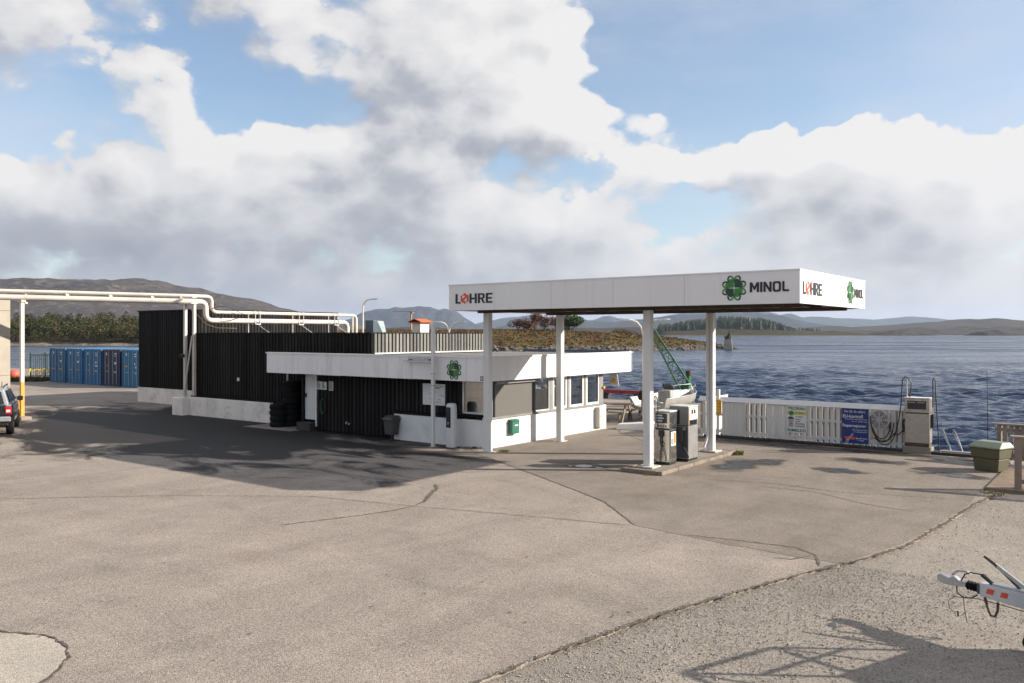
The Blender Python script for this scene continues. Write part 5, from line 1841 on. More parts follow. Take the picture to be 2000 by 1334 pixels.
mb = MB()
for k in range(3):
    a = R(90 + 120 * k)
    mb.loft([[(.03 * math.cos(a + 1.57), -.50, .30 + .03 * math.sin(a + 1.57)), (-.03 * math.cos(a + 1.57), -.48, .30 - .03 * math.sin(a + 1.57)), (-.03 * math.cos(a + 1.57), -.47, .30 - .03 * math.sin(a + 1.57)), (.03 * math.cos(a + 1.57), -.49, .30 + .03 * math.sin(a + 1.57))],
             [(.15 * math.cos(a) + .04 * math.cos(a + 1.57), -.52, .30 + .15 * math.sin(a) + .04 * math.sin(a + 1.57)), (.15 * math.cos(a) - .04 * math.cos(a + 1.57), -.46, .30 + .15 * math.sin(a) - .04 * math.sin(a + 1.57)), (.15 * math.cos(a) - .04 * math.cos(a + 1.57), -.45, .30 + .15 * math.sin(a) - .04 * math.sin(a + 1.57)), (.15 * math.cos(a) + .04 * math.cos(a + 1.57), -.51, .30 + .15 * math.sin(a) + .04 * math.sin(a + 1.57))]])
obj('propeller', mb, M['zinc'], om)
bt = thing('boat_trailer', 'low galvanised trailer under the aluminium boat', 'trailer', (.25, 10.7, 0))
mb = MB()
for s_ in (-1, 1):
    mb.obox((s_ * .42, .1, .28), (s_ * .35, 3.2, .30), .07, .09)
    mb.obox((s_ * .35, 3.2, .30), (0, 4.7, .32), .07, .09)
mb.obox((-.8, 1.2, .22), (.8, 1.2, .22), .06, .06)
mb.obox((-.42, .3, .30), (.42, .3, .30), .08, .06)
obj('frame', mb, M['zinc'], bt)
for s_ in (-1, 1):
    w_ = obj('wheel', MB().lathe([(.12, -.07), (.24, -.08), (.265, -.05), (.265, .05), (.24, .08), (.12, .07), (.12, -.07)], 20).xf(Matrix.Translation((s_ * .88, 1.2, .268)) @ Matrix.Rotation(R(90), 4, 'Y')), M['rubber'], bt, smooth=True)
    obj('rim', MB().lathe([(0, -.05), (.119, -.05), (.119, .05), (0, .05)], 16).xf(Matrix.Translation((s_ * .88, 1.2, .268)) @ Matrix.Rotation(R(90), 4, 'Y')), M['zinc'], w_)
obj('jockey_post', MB().tube([(0, 4.55, .02), (0, 4.55, .6)], .03, 8), M['zinc'], bt)

# green lattice crane on the quay
gc = thing('quay_crane', 'green lattice boom crane at the quay edge behind the boat', 'crane', (-1.6, 18.3, 0), 0)
obj('mast', MB().tube([(0, 0, 0), (0, 0, 1.2)], .22, 14), M['green_paint'], gc, smooth=True)
obj('foot', MB().lathe([(.45, 0), (.45, .06), (.25, .10), (.25, .25)], 16), M['green_paint'], gc)
obj('winch', MB().box(-.30, -.25, .70, .30, .30, 1.05), M['green_paint'], gc, bevel=.04)
obj('head_post', MB().tube([(.10, .05, 1.0), (.14, .08, 1.75)], .13, 10, .10), M['green_paint'], gc)
obj('motor', MB().cyl((.14, .08, 1.6), (.14, .08, 1.84), .16, n=12), M['beam_rust'], gc)
ax_ = Vector((-.82, -.58, 0)).normalized()       # the boom swings to the left of the viewer
side_ = Vector((-ax_.y, ax_.x, 0))
b0 = Vector((0, 0, .95))
b1 = Vector((0, 0, 4.45)) + ax_ * 2.0
bm_ = MB()
bd_ = (b1 - b0).normalized()
nrm = bd_.cross(side_).normalized()
N_ = 8
node = []
for k in range(N_ + 1):
    t = k / N_
    w_ = .20 * (1 - .75 * t)
    hgt = .28 * (1 - .75 * t)
    c = b0.lerp(b1, t)
    node.append([c + side_ * (i * w_) + nrm * (j * hgt) for i, j in ((-1, -1), (1, -1), (1, 1), (-1, 1))])
for q in range(4):
    bm_.tube([n_[q] for n_ in node], .032, 6)
obj('boom_chords', bm_, M['green_paint'], gc)
br = MB()
for k in range(N_):
    for q in range(4):
        r_ = (q + 1) % 4
        br.tube([node[k][q], node[k + 1][r_]] if k % 2 else [node[k][r_], node[k + 1][q]], .016, 5)
        if k:
            br.tube([node[k][q], node[k][r_]], .016, 5)
obj('boom_braces', br, M['green_paint'], gc)

# quay edge at the back: red-painted rail on blocks
qr = thing('quay_rail', 'dark red painted timber rail along the far quay edge', 'rail', (-3, 20.9, 0))
mb = MB()
for k in range(12):
    x0 = -9.0 + k * 1.95 - 4.5
    if x0 > -.4:
        continue
    obj('beam', MB().box(x0, -.12, .30, x0 + 1.93, .12, .50), M['red_paint'], qr, bevel=.015)
    obj('block', MB().box(x0 + .8, -.10, -.04, x0 + 1.1, .10, .299), M['quay_beam'], qr)


def lamp_post(name, label, loc, h, arms, rz=0, group=None, r=.055):
    t_ = thing(name, label, 'street lamp', loc, rz, group)
    obj('pole', MB().tube([(0, 0, 0), (0, 0, h * .5), (0, 0, h - .75)], r, 10, r * .8), M['pipe_white'], t_, smooth=True)
    for s_ in arms:
        pts = [(0, 0, h - .80), (s_ * .02, 0, h - .55), (s_ * .10, 0, h - .28), (s_ * .26, 0, h - .08), (s_ * .45, 0, h - .01), (s_ * .60, 0, h + .01)]
        a_ = obj('arm', MB().tube(pts, r * .75, 8), M['pipe_white'], t_, smooth=True)
        hd = obj('lamp_head', MB().loft([[(s_ * .58, -.07, h - .03), (s_ * .58, .07, h - .03), (s_ * .58, .05, h + .05), (s_ * .58, -.05, h + .05)], [(s_ * .95, -.10, h + .0), (s_ * .95, .10, h + .0), (s_ * .95, .06, h + .08), (s_ * .95, -.06, h + .08)], [(s_ * 1.08, -.06, h + .02), (s_ * 1.08, .06, h + .02), (s_ * 1.08, .04, h + .06), (s_ * 1.08, -.04, h + .06)]]), M['zinc'], a_)
        obj('lens', MB().box(s_ * .66, -.06, h - .032, s_ * .92, .06, h - .012), M['cream'], hd)
    return t_


CAMRZ = math.atan2(.6, .8)
lamp_post('street_lamp', 'double-armed white street lamp behind the front canopy column', (.84, 9.2, 0), 4.25, (-1, 1), CAMRZ)
lamp_post('street_lamp', 'single-armed white street lamp rising behind the store roof', (-27.4, 20.3, 0), 6.15, (1,), CAMRZ, r=.07)
lamp_post('street_lamp', 'double-armed white street lamp just showing above the slatted parapet', (-17.35, 18.1, 0), 4.42, (-1, 1), CAMRZ)

# ------------------------------------------------------------------ white quay fence and what hangs on it
fn = thing('quay_fence', 'white board fence along the quay in front of the sea', 'fence', (7.5, 7.5, 0))
FO = Vector((7.5, 7.5, 0))
fbm_ = MB().box(-.06, -.022, 0, .06, 0, 1.24).mesh('board', M['fence_white'], bevel=.004)
def fboards(x0, x1, pitch, wd, z=.07):
    n = max(1, round((x1 - x0) / pitch))
    for k in range(n):
        x = x0 + (k + .5) * (x1 - x0) / n
        link('board', fbm_, fn, (x - FO.x, 0 - .03, z + random.uniform(-.008, .008)), (0, random.uniform(-.004, .004), 0), (wd / .12, 1, 1))
fboards(4.12, 4.60, .20, .12)
fboards(4.92, 5.80, .110, .108)
fboards(5.80, 6.55, .185, .105)
fboards(6.55, 7.34, .110, .108)
fboards(7.34, 10.94, .187, .120)
M['fence_back'] = pm('fence_back', (.33, .29, .25), .8, var=.15, vs=2, streak=True, rnd=.12)
bbm_ = MB().box(-.062, 0, 0, .062, .02, 1.06).mesh('back_board', M['fence_back'])
for x_ in [4.12 + .24 * k for k in range(2)] + [5.80 + .1875 * k for k in range(5)] + [7.34 + .1875 * k for k in range(20)]:
    link('back_board', bbm_, fn, (x_ - FO.x, .032, .19 + random.uniform(-.01, .01)))
for (z0, z1) in ((.17, .26), (.76, .84)):
    obj('rail', MB().box(4.08 - FO.x, -.028, z0, 10.95 - FO.x, .03, z1), M['fence_white'], fn)
obj('top_cap', MB().loft([[(x_ - FO.x, -.11, 1.275), (x_ - FO.x, -.085, 1.262), (x_ - FO.x, .10, 1.40), (x_ - FO.x, .085, 1.43)] for x_ in (4.02, 10.97)]), M['fence_white'], fn)
for x in (4.1, 5.85, 7.5, 9.2, 10.90):
    obj('post', MB().box(x - .05 - FO.x, .054, -.04, x + .05 - FO.x, .095, 1.34), M['fence_white'], fn)
for k in range(14):
    y = 7.75 + k * .17
    obj('board', MB().box(4.02 - FO.x, y - FO.y, .07, 4.045 - FO.x, y + .14 - FO.y, 1.34), M['fence_white'], fn)
obj('end_board', MB().box(10.955 - FO.x, -.10, .05, 10.99 - FO.x, .11, 1.374), M['fence_white'], fn)
obj('tall_post', MB().box(4.70 - FO.x, -.02, .0, 4.80 - FO.x, .08, 1.70), M['fence_white'], fn)

# brown-yellow lifebuoy case by the fence gap
lb = thing('lifebuoy_case', 'orange-yellow box hanging in the gap at the left end of the fence', 'box', (4.80, 7.44, 1.08))
obj('case', MB().box(-.09, -.04, -.26, .11, .02, .26), M['yellow'], lb, bevel=.02)
for k in range(5):
    obj('band', MB().box(-.095, -.046, -.20 + k * .10, .115, -.0405, -.175 + k * .10), M['orange'], lb)

# propane sign
ps = thing('propane_sign', 'white and yellow propane sign with green lettering on the fence', 'sign', (7.60, 7.425, .80))
obj('panel', MB().box(-.33, 0, -.46, .33, .018, .46), M['sticker_white'], ps)
def pt_(txt, x, z, w, h, mat, bold=.015, par=None):
    return fit_text('lettering', txt, w, h, M[mat], par or ps, (x, -.0015, z), FRONT, bold=bold, ext=.001)
pt_('PROPAN', -.29, .31, .58, .105, 'sign_green', .03)
obj('band', MB().box(-.33, -.0022, .15, .33, -.0008, .265), M['lime'], ps)
mb = MB()
ring_poly(mb, 0, 0, .085, .085, 0, .03, 0, .002)
mb.prism([(.05 * math.cos(6.283 * k / 16), .05 * math.sin(6.283 * k / 16)) for k in range(16)], 0, .0018)
link('badge', mb.mesh('badge', M['sign_green']), ps, (-.19, -.0024, .205), FRONT)
fit_text('lettering', 'propan', .30, .06, M['sign_green'], ps, (-.05, -.0035, .18), FRONT, bold=.01, ext=.001)
bt_ = MB()
bt_.prism([(-.30, -.27), (-.10, -.27), (-.10, .02), (-.14, .07), (-.14, .11), (-.26, .11), (-.26, .07), (-.30, .02)], 0, .002)
link('bottle', bt_.mesh('bottle', M['zinc']), ps, (0, -.0012, 0), FRONT)
bt_ = MB()
bt_.prism([(-.30, 0), (-.10, 0), (-.10, .03), (-.14, .08), (-.26, .08), (-.30, .03)], .0022, .003)
for k in range(4):
    bt_.box(-.27 + .01 * (k % 2), -.22 + .05 * k, .0022, -.15, -.20 + .05 * k, .003)
link('bottle_print', bt_.mesh('bottle_print', M['sign_navy']), ps, (0, -.0012, 0), FRONT)
for k, (tx, w) in enumerate((('Vi fyller', .27), ('ALLE', .18), ('typer', .17), ('PROPAN-', .33), ('FLASKER', .33))):
    pt_(tx, -.05, .06 - k * .08, w, .055, 'sign_navy', .02)
pt_('RIMELIG!', -.31, -.42, .61, .10, 'sign_green', .03)

# blue service sign
bs_ = thing('service_sign', 'blue sign with white lettering about inspections and repairs on the fence', 'sign', (9.49, 7.425, .695))
obj('panel', MB().box(-.41, 0, -.565, .41, .018, .565), M['sign_blue'], bs_)
def bt2(txt, x, z, w, h, bold=.0):
    return fit_text('lettering', txt, w, h, M['letter_white'], bs_, (x, -.0015, z), FRONT, bold=bold, ext=.001)
bt2('Her f\u00e5r du utf\u00f8rt:', -.34, .43, .66, .085)
bt2('EU-kontroll', -.38, .265, .62, .105, .012)
bt2('(Personbil, varebil/kassevogn', -.31, .195, .68, .045)
bt2('inntil 3500 kg)', -.10, .125, .48, .045)
bt2('Reparasjoner', -.39, -.06, .74, .12, .012)
bt2('Bilverksted, verksted', -.08, -.145, .46, .045)
bt2('for alle bilmerker', -.04, -.205, .42, .042)
bt2('Bestill time', .03, -.42, .34, .055)
bt2('i dag!', .08, -.49, .20, .055)
mb = MB().prism([(-.36, -.36), (-.10, -.33), (.02, -.36), (-.02, -.44), (-.28, -.44)], 0, .002)
link('red_car', mb.mesh('red_car', M['letter_red']), bs_, (0, -.0012, 0), FRONT)
mb = MB()
mb.prism([(-.25, -.46), (-.22, -.49), (-.05, -.26), (-.08, -.24)], .0022, .003)
ring_poly(mb, -.25, -.49, .05, .05, 0, .02, .0022, .0032)
link('spanner', mb.mesh('spanner', M['zinc']), bs_, (0, -.0012, 0), FRONT)

# hose reel on the fence
hr = thing('hose_reel', 'galvanised hose reel with black fuel hose on the fence by the boat pump', 'hose reel', (10.27, 7.40, .96))
mb = MB()
for r_, w_ in ((.31, .03), (.26, .016), (.20, .016), (.13, .016), (.08, .03)):
    ring_poly(mb, 0, 0, r_, r_, 0, w_, -.012, .012, n=28)
for k in range(8):
    a = 6.283 * k / 8
    mb.obox((.05 * math.cos(a), .05 * math.sin(a), 0), (.30 * math.cos(a), .30 * math.sin(a), 0), .03, .03)
mb.xf(Matrix.Rotation(R(90), 4, 'X'))
dk = obj('disc', mb, M['zinc'], hr, loc=(0, -.14, 0))
mb = MB().lathe([(.16, 0), (.16, .12), (0, .12)], 24).xf(Matrix.Rotation(R(-90), 4, 'X'))
obj('drum', mb, M['hose'], hr, loc=(0, -.118, 0), smooth=True)
obj('hub', MB().cyl((0, -.17, 0), (0, .05, 0), .05, n=12), M['zinc'], hr)
obj('mesh_plate', MB().cyl((0, -.122, 0), (0, -.126, 0), .30, n=28), M['frame_grey'], hr)
mb = MB()
for k in range(3):
    w_, d_ = .30 + .05 * k, .62 + .09 * k
    pts = []
    for q in range(25):
        t = q / 24
        a = math.pi * t
        pts.append((.03 + .05 * k - w_ * math.cos(a) * 1.0, -.10 - .03 * k, -d_ * math.sin(a) * (.85 + .15 * math.sin(a)) + .02 + .08 * math.cos(a)))
    mb.tube(pts, .017, 8)
obj('hose_loops', mb, M['hose'], hr, smooth=True)
mb = MB().tube([(.28, -.12, .05), (.30, -.14, -.25), (.40, -.16, -.42), (.58, -.17, -.44), (.74, -.17, -.25), (.80, -.17, .02)], .017, 8)
obj('hose_tail', mb, M['hose'], hr, smooth=True)

# boat fuel pump at the fence end
mp = thing('boat_fuel_pump', 'beige metal fuel pump with dark display at the right end of the fence', 'fuel pump', (11.39, 7.40, 0))
obj('plinth', MB().box(-.40, -.26, .0, .40, .22, .20), M['concrete'], mp, bevel=.01)
obj('kick_plate', MB().box(-.34, -.20, .201, .34, .20, .31), M['beam_rust'], mp)
obj('cabinet', MB().box(-.35, -.21, .311, .35, .21, 1.22), M['beige_pump'], mp, bevel=.012)
obj('door', MB().box(-.32, -.216, .33, .32, -.2115, 1.18), M['beige_pump'], mp)
obj('lock', MB().cyl((0, -.216, 1.15), (0, -.225, 1.15), .014, n=8), M['iron'], mp)
obj('head', MB().box(-.35, -.21, 1.245, .36, .22, 1.70), M['beige_pump'], mp, bevel=.02)
obj('neck', MB().box(-.33, -.19, 1.221, .33, .19, 1.244), M['iron'], mp)
obj('cap', MB().box(-.355, -.22, 1.701, .365, .23, 1.72), M['frame_white'], mp)
d_ = obj('display', MB().box(-.28, -.2145, 1.36, .26, -.2105, 1.62), M['screen'], mp)
mb = MB()
mb.box(-.26, -.2175, 1.55, -.05, -.215, 1.59)
mb.box(.0, -.2175, 1.55, .22, -.215, 1.59)
obj('digits', mb, M['frame_grey'], d_)
mb = MB()
for x in (-.22, .18):
    mb.cyl((x, -.21, 1.31), (x, -.222, 1.31), .014, n=8)
obj('screw', mb, M['iron'], mp)
mb = MB()
mb.tube([(-.31, -.10, 1.7), (-.31, -.10, 2.30)], .014, 8)
mb.tube([(.40, .0, 1.2), (.40, .0, 2.30)], .014, 8)
obj('hose_mast', mb, M['pipe_white'], mp)
mb = MB()
mb.tube([(-.24, -.08, 1.71), (-.20, -.08, 1.95), (-.19, -.09, 2.18), (-.26, -.10, 2.30), (-.36, -.11, 2.36), (-.43, -.12, 2.28), (-.46, -.14, 1.9), (-.47, -.16, 1.5), (-.52, -.22, 1.0), (-.60, -.28, .62), (-.80, -.30, .36), (-1.05, -.30, .30), (-1.28, -.28, .40)], .017, 8)
mb.tube([(.39, .02, 1.15), (.41, -.02, 1.8), (.41, -.03, 2.26), (.44, -.03, 2.36), (.48, -.03, 2.28), (.50, -.03, 1.7), (.55, -.04, .9), (.60, -.05, .03)], .017, 8)
obj('hose', mb, M['hose'], mp, smooth=True)
nz = MB()
nz.tube([(-.38, -.06, 1.02), (-.43, -.08, .95), (-.42, -.08, .80), (-.40, -.08, .62)], .035, 8, .02)
obj('nozzle', nz, M['black_plastic'], mp, smooth=True)
obj('nozzle', MB().box(.365, -.06, .78, .44, .08, 1.22), M['black_plastic'], mp, bevel=.02)

# quay kerb beam below the fence, in lengths
qb = thing('quay_kerb', 'dark tarred timber kerb along the quay edge under the fence', 'kerb', (9, 7.3, 0))
for k in range(5):
    x0, x1 = 4.35 + k * 1.93, 4.35 + (k + 1) * 1.93 - .02
    obj('timber', MB().box(x0 - 9, -.14, .0, min(x1, 13.7) - 9, .10, .09 + random.uniform(-.008, .008)), M['quay_beam'], qb, bevel=.015)
tag(box('quay_step', (11.95, 7.45, -.02), (12.95, 7.72, .10), M['concrete'], bevel=.01), 'low concrete step at the top of the quay ladder', 'step')
tag(box('mooring_block', (13.05, 7.42, -.02), (13.55, 7.70, .13), M['concrete'], bevel=.02), 'pale block on the quay edge right of the ladder', 'block')

# ladder handrails
ld = thing('quay_ladder', 'steel ladder with two slanting handrails going down into the sea', 'ladder', (12.38, 7.9, 0))
for s_ in (-.16, .16):
    obj('handrail', MB().tube([(s_ + .05, -.20, .03), (s_ - .10, .10, .34), (s_ - .30, .48, .66), (s_ - .35, .58, .66), (s_ - .36, .62, .55), (s_, .62, -.2), (s_, .62, -2.4)], .016, 8), M['zinc'], ld, smooth=True)
for k in range(7):
    obj('rung', MB().tube([(-.16, .62, -.25 - k * .32), (.16, .62, -.25 - k * .32)], .016, 6), M['zinc'], ld)

# antenna rod of something moored below
an = thing('mast_rod', 'tall thin dark rod standing at the quay edge left of the grit bin', 'rod', (13.25, 7.75, -1.0))
obj('shaft', MB().tube([(0, 0, -1.2), (.0, 0, 1.2), (-.03, 0, 3.6)], .022, 6, .006), M['rod_dark'], an)

# grit bin
gb = thing('grit_bin', 'olive green grit bin with pale sloping lid by the quay', 'bin', (13.70, 4.75, .004), R(-24))
gb.scale = (.90, .90, 1.04)
def rs4(x, y, z):
    return [(-x, -y, z), (x, -y, z), (x, y, z), (-x, y, z)]
obj('lower_body', MB().loft([rs4(.36, .25, .0), rs4(.40, .285, .34)]), M['bin_green'], gb, bevel=.02)
obj('upper_body', MB().loft([rs4(.425, .305, .341), rs4(.455, .335, .60)]), M['bin_green'], gb, bevel=.015)
ldm = MB().loft([[(-.49, -.37, .602), (.49, -.37, .602), (.49, .36, .602), (-.49, .36, .602)], [(-.49, -.37, .64), (.49, -.37, .64), (.49, .36, .65), (-.49, .36, .65)], [(-.40, -.10, .76), (.40, -.10, .76), (.40, .30, .76), (-.40, .30, .76)]])
lid = obj('lid', ldm, M['bin_lid'], gb, bevel=.012)
obj('latch', MB().box(-.05, -.385, .58, .05, -.3705, .625), M['bin_green'], lid)

# concrete abutment and timber rails at the right
tag(box('abutment', (13.98, 1.62, -.3), (14.80, 5.3, .05), M['deck_timber'], bevel=.015), 'concrete slab end of the timber walkway by the right edge', kind='structure')
wk = thing('walkway', 'brown timber walkway leading out over the water at the right edge', 'walkway', (16, 4.5, 0))
for k in range(14):
    obj('plank', MB().box(-1.18 + k * .30, -2.6, -.02, -1.18 + k * .30 + .28, 2.4, .035), M['deck_timber'], wk, bevel=.006)
for y in (-2.4, 0, 2.2):
    obj('joist', MB().box(-1.2, y - .08, -.22, 3.2, y + .08, -.021), M['deck_timber'], wk)
for x in (.2, 2.8):
    obj('pile', MB().tube([(x, 2.1, -4), (x, 2.1, -.22)], .13, 10), M['deck_timber'], wk)
    obj('pile', MB().tube([(x, -2.3, -4), (x, -2.3, -.22)], .13, 10), M['deck_timber'], wk)


def timber_rail(name, label, loc, rz, n, pitch, h, cap=.17, wd=.10, ends=True):
    t_ = thing(name, label, 'railing', loc, rz)
    bm2 = MB().box(-wd / 2, -.012, .06, wd / 2, .012, h - .05).mesh('baluster', M['grey_timber'], bevel=.004)
    for k in range(n):
        link('baluster', bm2, t_, (.10 + k * pitch, -.045, random.uniform(-.006, .006)), (0, random.uniform(-.006, .006), 0))
    ln = .10 + n * pitch
    obj('top_board', MB().box(-.10, -cap / 2 - .02, h - .045, ln, cap / 2, h), M['grey_timber'], t_, bevel=.006)
    for z in (.16, h - .22):
        obj('rail', MB().box(-.02, -.03, z, ln, .03, z + .09), M['grey_timber'], t_)
    for k in range(0, n + 1, 8):
        obj('post', MB().box(.10 + k * pitch - .05, -.02, -.2, .10 + k * pitch + .05, .07, h - .05), M['grey_timber'], t_)
    return t_


timber_rail('railing', 'grey timber railing behind the grit bin, over the water', (13.55, 6.95, .0), R(-6), 18, .155, 1.10)
nr = thing('railing', 'near timber railing post and cap cut by the right edge of the picture', 'railing', (14.62, 1.92, 0), R(10))
obj('post', MB().box(-.07, -.07, -.04, .07, .07, 1.24), M['grey_timber'], nr, bevel=.006)
obj('top_board', MB().box(-.16, -.12, 1.241, 3.2, .12, 1.285), M['grey_timber'], nr, bevel=.006)
for k in range(10):
    obj('baluster', MB().box(.16 + k * .30, -.012, .10, .28 + k * .30, .012, 1.24), M['grey_timber'], nr)
obj('rail', MB().box(.071, -.035, .16, 3.2, -.0125, .26), M['grey_timber'], nr)
weeds('weeds', 'yellow-green weeds at the corner of the concrete walkway slab', (14.15, 1.15, -.04), 70, .08, .28, 8)


# ------------------------------------------------------------------ pipe bridge
def bend(pts, r=.25, n=5):
    """round the corners of a polyline"""
    pts = [Vector(p) for p in pts]
    out = [pts[0]]
    for i in range(1, len(pts) - 1):
        a, b, c = pts[i - 1], pts[i], pts[i + 1]
        d0_, d1_ = (a - b), (c - b)
        rr = min(r, d0_.length * .45, d1_.length * .45)
        p0, p1 = b + d0_.normalized() * rr, b + d1_.normalized() * rr
        for k in range(n + 1):
            t = k / n
            out.append((1 - t) ** 2 * p0 + 2 * t * (1 - t) * b + t * t * p1)
    out.append(pts[-1])
    return out


pb_ = thing('pipe_bridge', 'white overhead pipes on steel posts running from the concrete wall over the black store roof', 'pipes', (-19, 0, 0))
PO = Vector((-19, 0, 0))
def pw(*pts):
    return [Vector(p) - PO for p in pts]
up = bend(pw((-23.6, -9.5, 5.58), (-21.55, -4.91, 5.53), (-18.25, 1.10, 5.46), (-18.25, 2.12, 5.46), (-18.25, 2.12, 4.73), (-18.25, 11.25, 4.73), (-18.25, 11.25, .5)), .28)
lo_ = bend(pw((-23.6, -9.5, 5.30), (-21.6, -5.0, 5.26), (-18.25, 1.10, 5.20), (-18.25, 1.80, 5.20), (-18.25, 1.80, 4.33), (-18.25, 10.6, 4.33), (-18.25, 10.6, .5)), .34)
obj('upper_pipe', MB().tube(up, .078, 12), M['pipe_white'], pb_, smooth=True)
obj('lower_pipe', MB().tube(lo_, .122, 12), M['pipe_white'], pb_, smooth=True)
obj('riser_pipe', MB().tube(pw((-18.25, 10.98, 4.68), (-18.25, 10.98, .5)), .05, 8), M['pipe_white'], pb_, smooth=True)
p1_ = obj('post', MB().box(-21.57 + 19 - .07, -4.9 - .07, 1.62, -21.57 + 19 + .07, -4.9 + .07, 5.08), M['pipe_white'], pb_, bevel=.008)
obj('post_foot', MB().box(-21.57 + 19 - .072, -4.9 - .072, .15, -21.57 + 19 + .072, -4.9 + .072, 1.619), M['post_yellow'], p1_, bevel=.008)
obj('footing', MB().box(-21.57 + 19 - .42, -4.9 - .22, 0, -21.57 + 19 + .42, -4.9 + .22, .149), M['concrete'], p1_, bevel=.02)
obj('bracket', MB().box(-21.57 + 19 - .20, -4.9 - .09, 5.081, -21.57 + 19 + .14, -4.9 + .09, 5.15), M['pipe_white'], p1_)
obj('bracket', MB().box(-21.57 + 19 - .10, -4.9 + .10, 5.0, -21.57 + 19 + .08, -4.9 + .20, 5.48), M['pipe_white'], p1_)
for (x, y, zb) in ((-18.02, .60, .80), (-17.50, .72, .90)):
    obj('post', MB().box(x + 19 - .065, y - .065, zb, x + 19 + .065, y + .065, 5.06), M['pipe_white'], pb_, bevel=.008)
obj('cross_bar', MB().box(-18.32 + 19, .50, 5.061, -17.38 + 19, .82, 5.10), M['pipe_white'], pb_)
obj('cross_bar', MB().box(-18.32 + 19, .56, 5.33, -17.38 + 19, .76, 5.37), M['pipe_white'], pb_)
obj('cross_bar', MB().box(-17.95 + 19, .62, 4.86, -17.57 + 19, .70, 4.92), M['pipe_white'], pb_)
obj('brace', MB().tube(pw((-17.98, .50, .90), (-17.52, .62, 3.6)), .035, 8), M['pipe_white'], pb_)
sp = obj('spotlight', MB().lathe([(.05, 0), (.09, .05), (.11, .16), (.10, .18), (0, .18)], 12).xf(Matrix.Translation((-17.90 + 19, .46, 2.75)) @ Matrix.Rotation(R(120), 4, 'X')), M['black_plastic'], pb_)
obj('arm', MB().tube(pw((-18.02, .53, 2.7), (-17.90, .44, 2.76)), .02, 6), M['iron'], sp)
for k, y in enumerate((4.6, 7.3, 9.7)):
    hgr = obj('hanger', MB().box(-18.25 + 19 - .17, y - .16, 4.16, -18.25 + 19 + .17, y + .16, 4.20), M['zinc'], pb_)
    for dy in (-.14, .14):
        obj('rod', MB().tube(pw((-18.11, y + dy, 4.2), (-18.11, y + dy, 4.84)), .02, 6), M['pipe_white'], hgr)
    obj('clamp', MB().tube(pw((-18.25, y - .03, 4.33), (-18.25, y + .03, 4.33)), .136, 12), M['zinc'], hgr)
    obj('stand', MB().tube(pw((-18.25, y - .45, 3.4), (-18.25, y - .45, 4.68)), .026, 6), M['pipe_white'], hgr)
    obj('brace', MB().tube(pw((-18.25, y + .1, 4.16), (-17.9, y + .6, 3.72)), .014, 6), M['zinc'], hgr)
for t in (.25, .5, .75, .93):
    p_ = Vector((-21.55, -4.91, 5.53)).lerp(Vector((-18.25, 1.10, 5.46)), t) - PO
    obj('clamp', MB().box(p_.x - .05, p_.y - .07, p_.z - .14, p_.x + .05, p_.y + .07, p_.z - .05), M['pipe_white'], pb_)
obj('cable', MB().tube([Vector(p) - PO for p in ((-17.95, .55, 5.0), (-18.05, 1.2, 4.6), (-18.1, 1.7, 4.15), (-18.1, 2.3, 3.98), (-18.1, 3.4, 3.96))], .022, 6), M['beam_rust'], pb_, smooth=True)
for k, c_ in enumerate((((-18.1, 2.0, 4.9), (-18.0, 2.6, 5.05), (-18.0, 3.3, 4.8), (-18.1, 4.2, 4.5)), ((-18.1, 2.1, 4.6), (-18.0, 2.7, 4.3), (-18.05, 3.4, 4.45)), ((-18.1, 4.2, 4.2), (-17.95, 4.8, 4.1), (-18.0, 5.2, 3.8)))):
    obj('cable', MB().tube(bend([Vector(p) - PO for p in c_], .4), .014, 5), M['hose'], pb_, smooth=True)
tag(box('footing_block', (-18.62, .30, -.02), (-17.79, .80, .795), M['old_white'], bevel=.02), 'stained concrete footing block under the pipe posts', 'block')

# concrete building cut by the left edge
cb_ = thing('concrete_building', 'pale concrete panel building cut off by the left edge of the picture', 'building', (-26.5, -12, 0))
for k in range(7):
    for j, (z0, z1) in enumerate(((0, 1.85), (1.86, 3.55), (3.56, 4.72), (4.73, 5.38))):
        y1 = -4.62 - k * 2.4
        obj('panel', MB().box(-23.55 + 26.5, y1 - 2.39 + 12, z0, -23.4 + 26.5, y1 + 12, z1), M['conc_wall'], cb_, bevel=.008)
obj('core', MB().box(-29.4 + 26.5, -21.4 + 12, 0, -23.551 + 26.5, -4.66 + 12, 5.34), M['conc_wall'], cb_)
obj('roof', MB().box(-29.4 + 26.5, -21.4 + 12, 5.341, -23.56 + 26.5, -4.67 + 12, 5.40), M['roof_felt'], cb_)

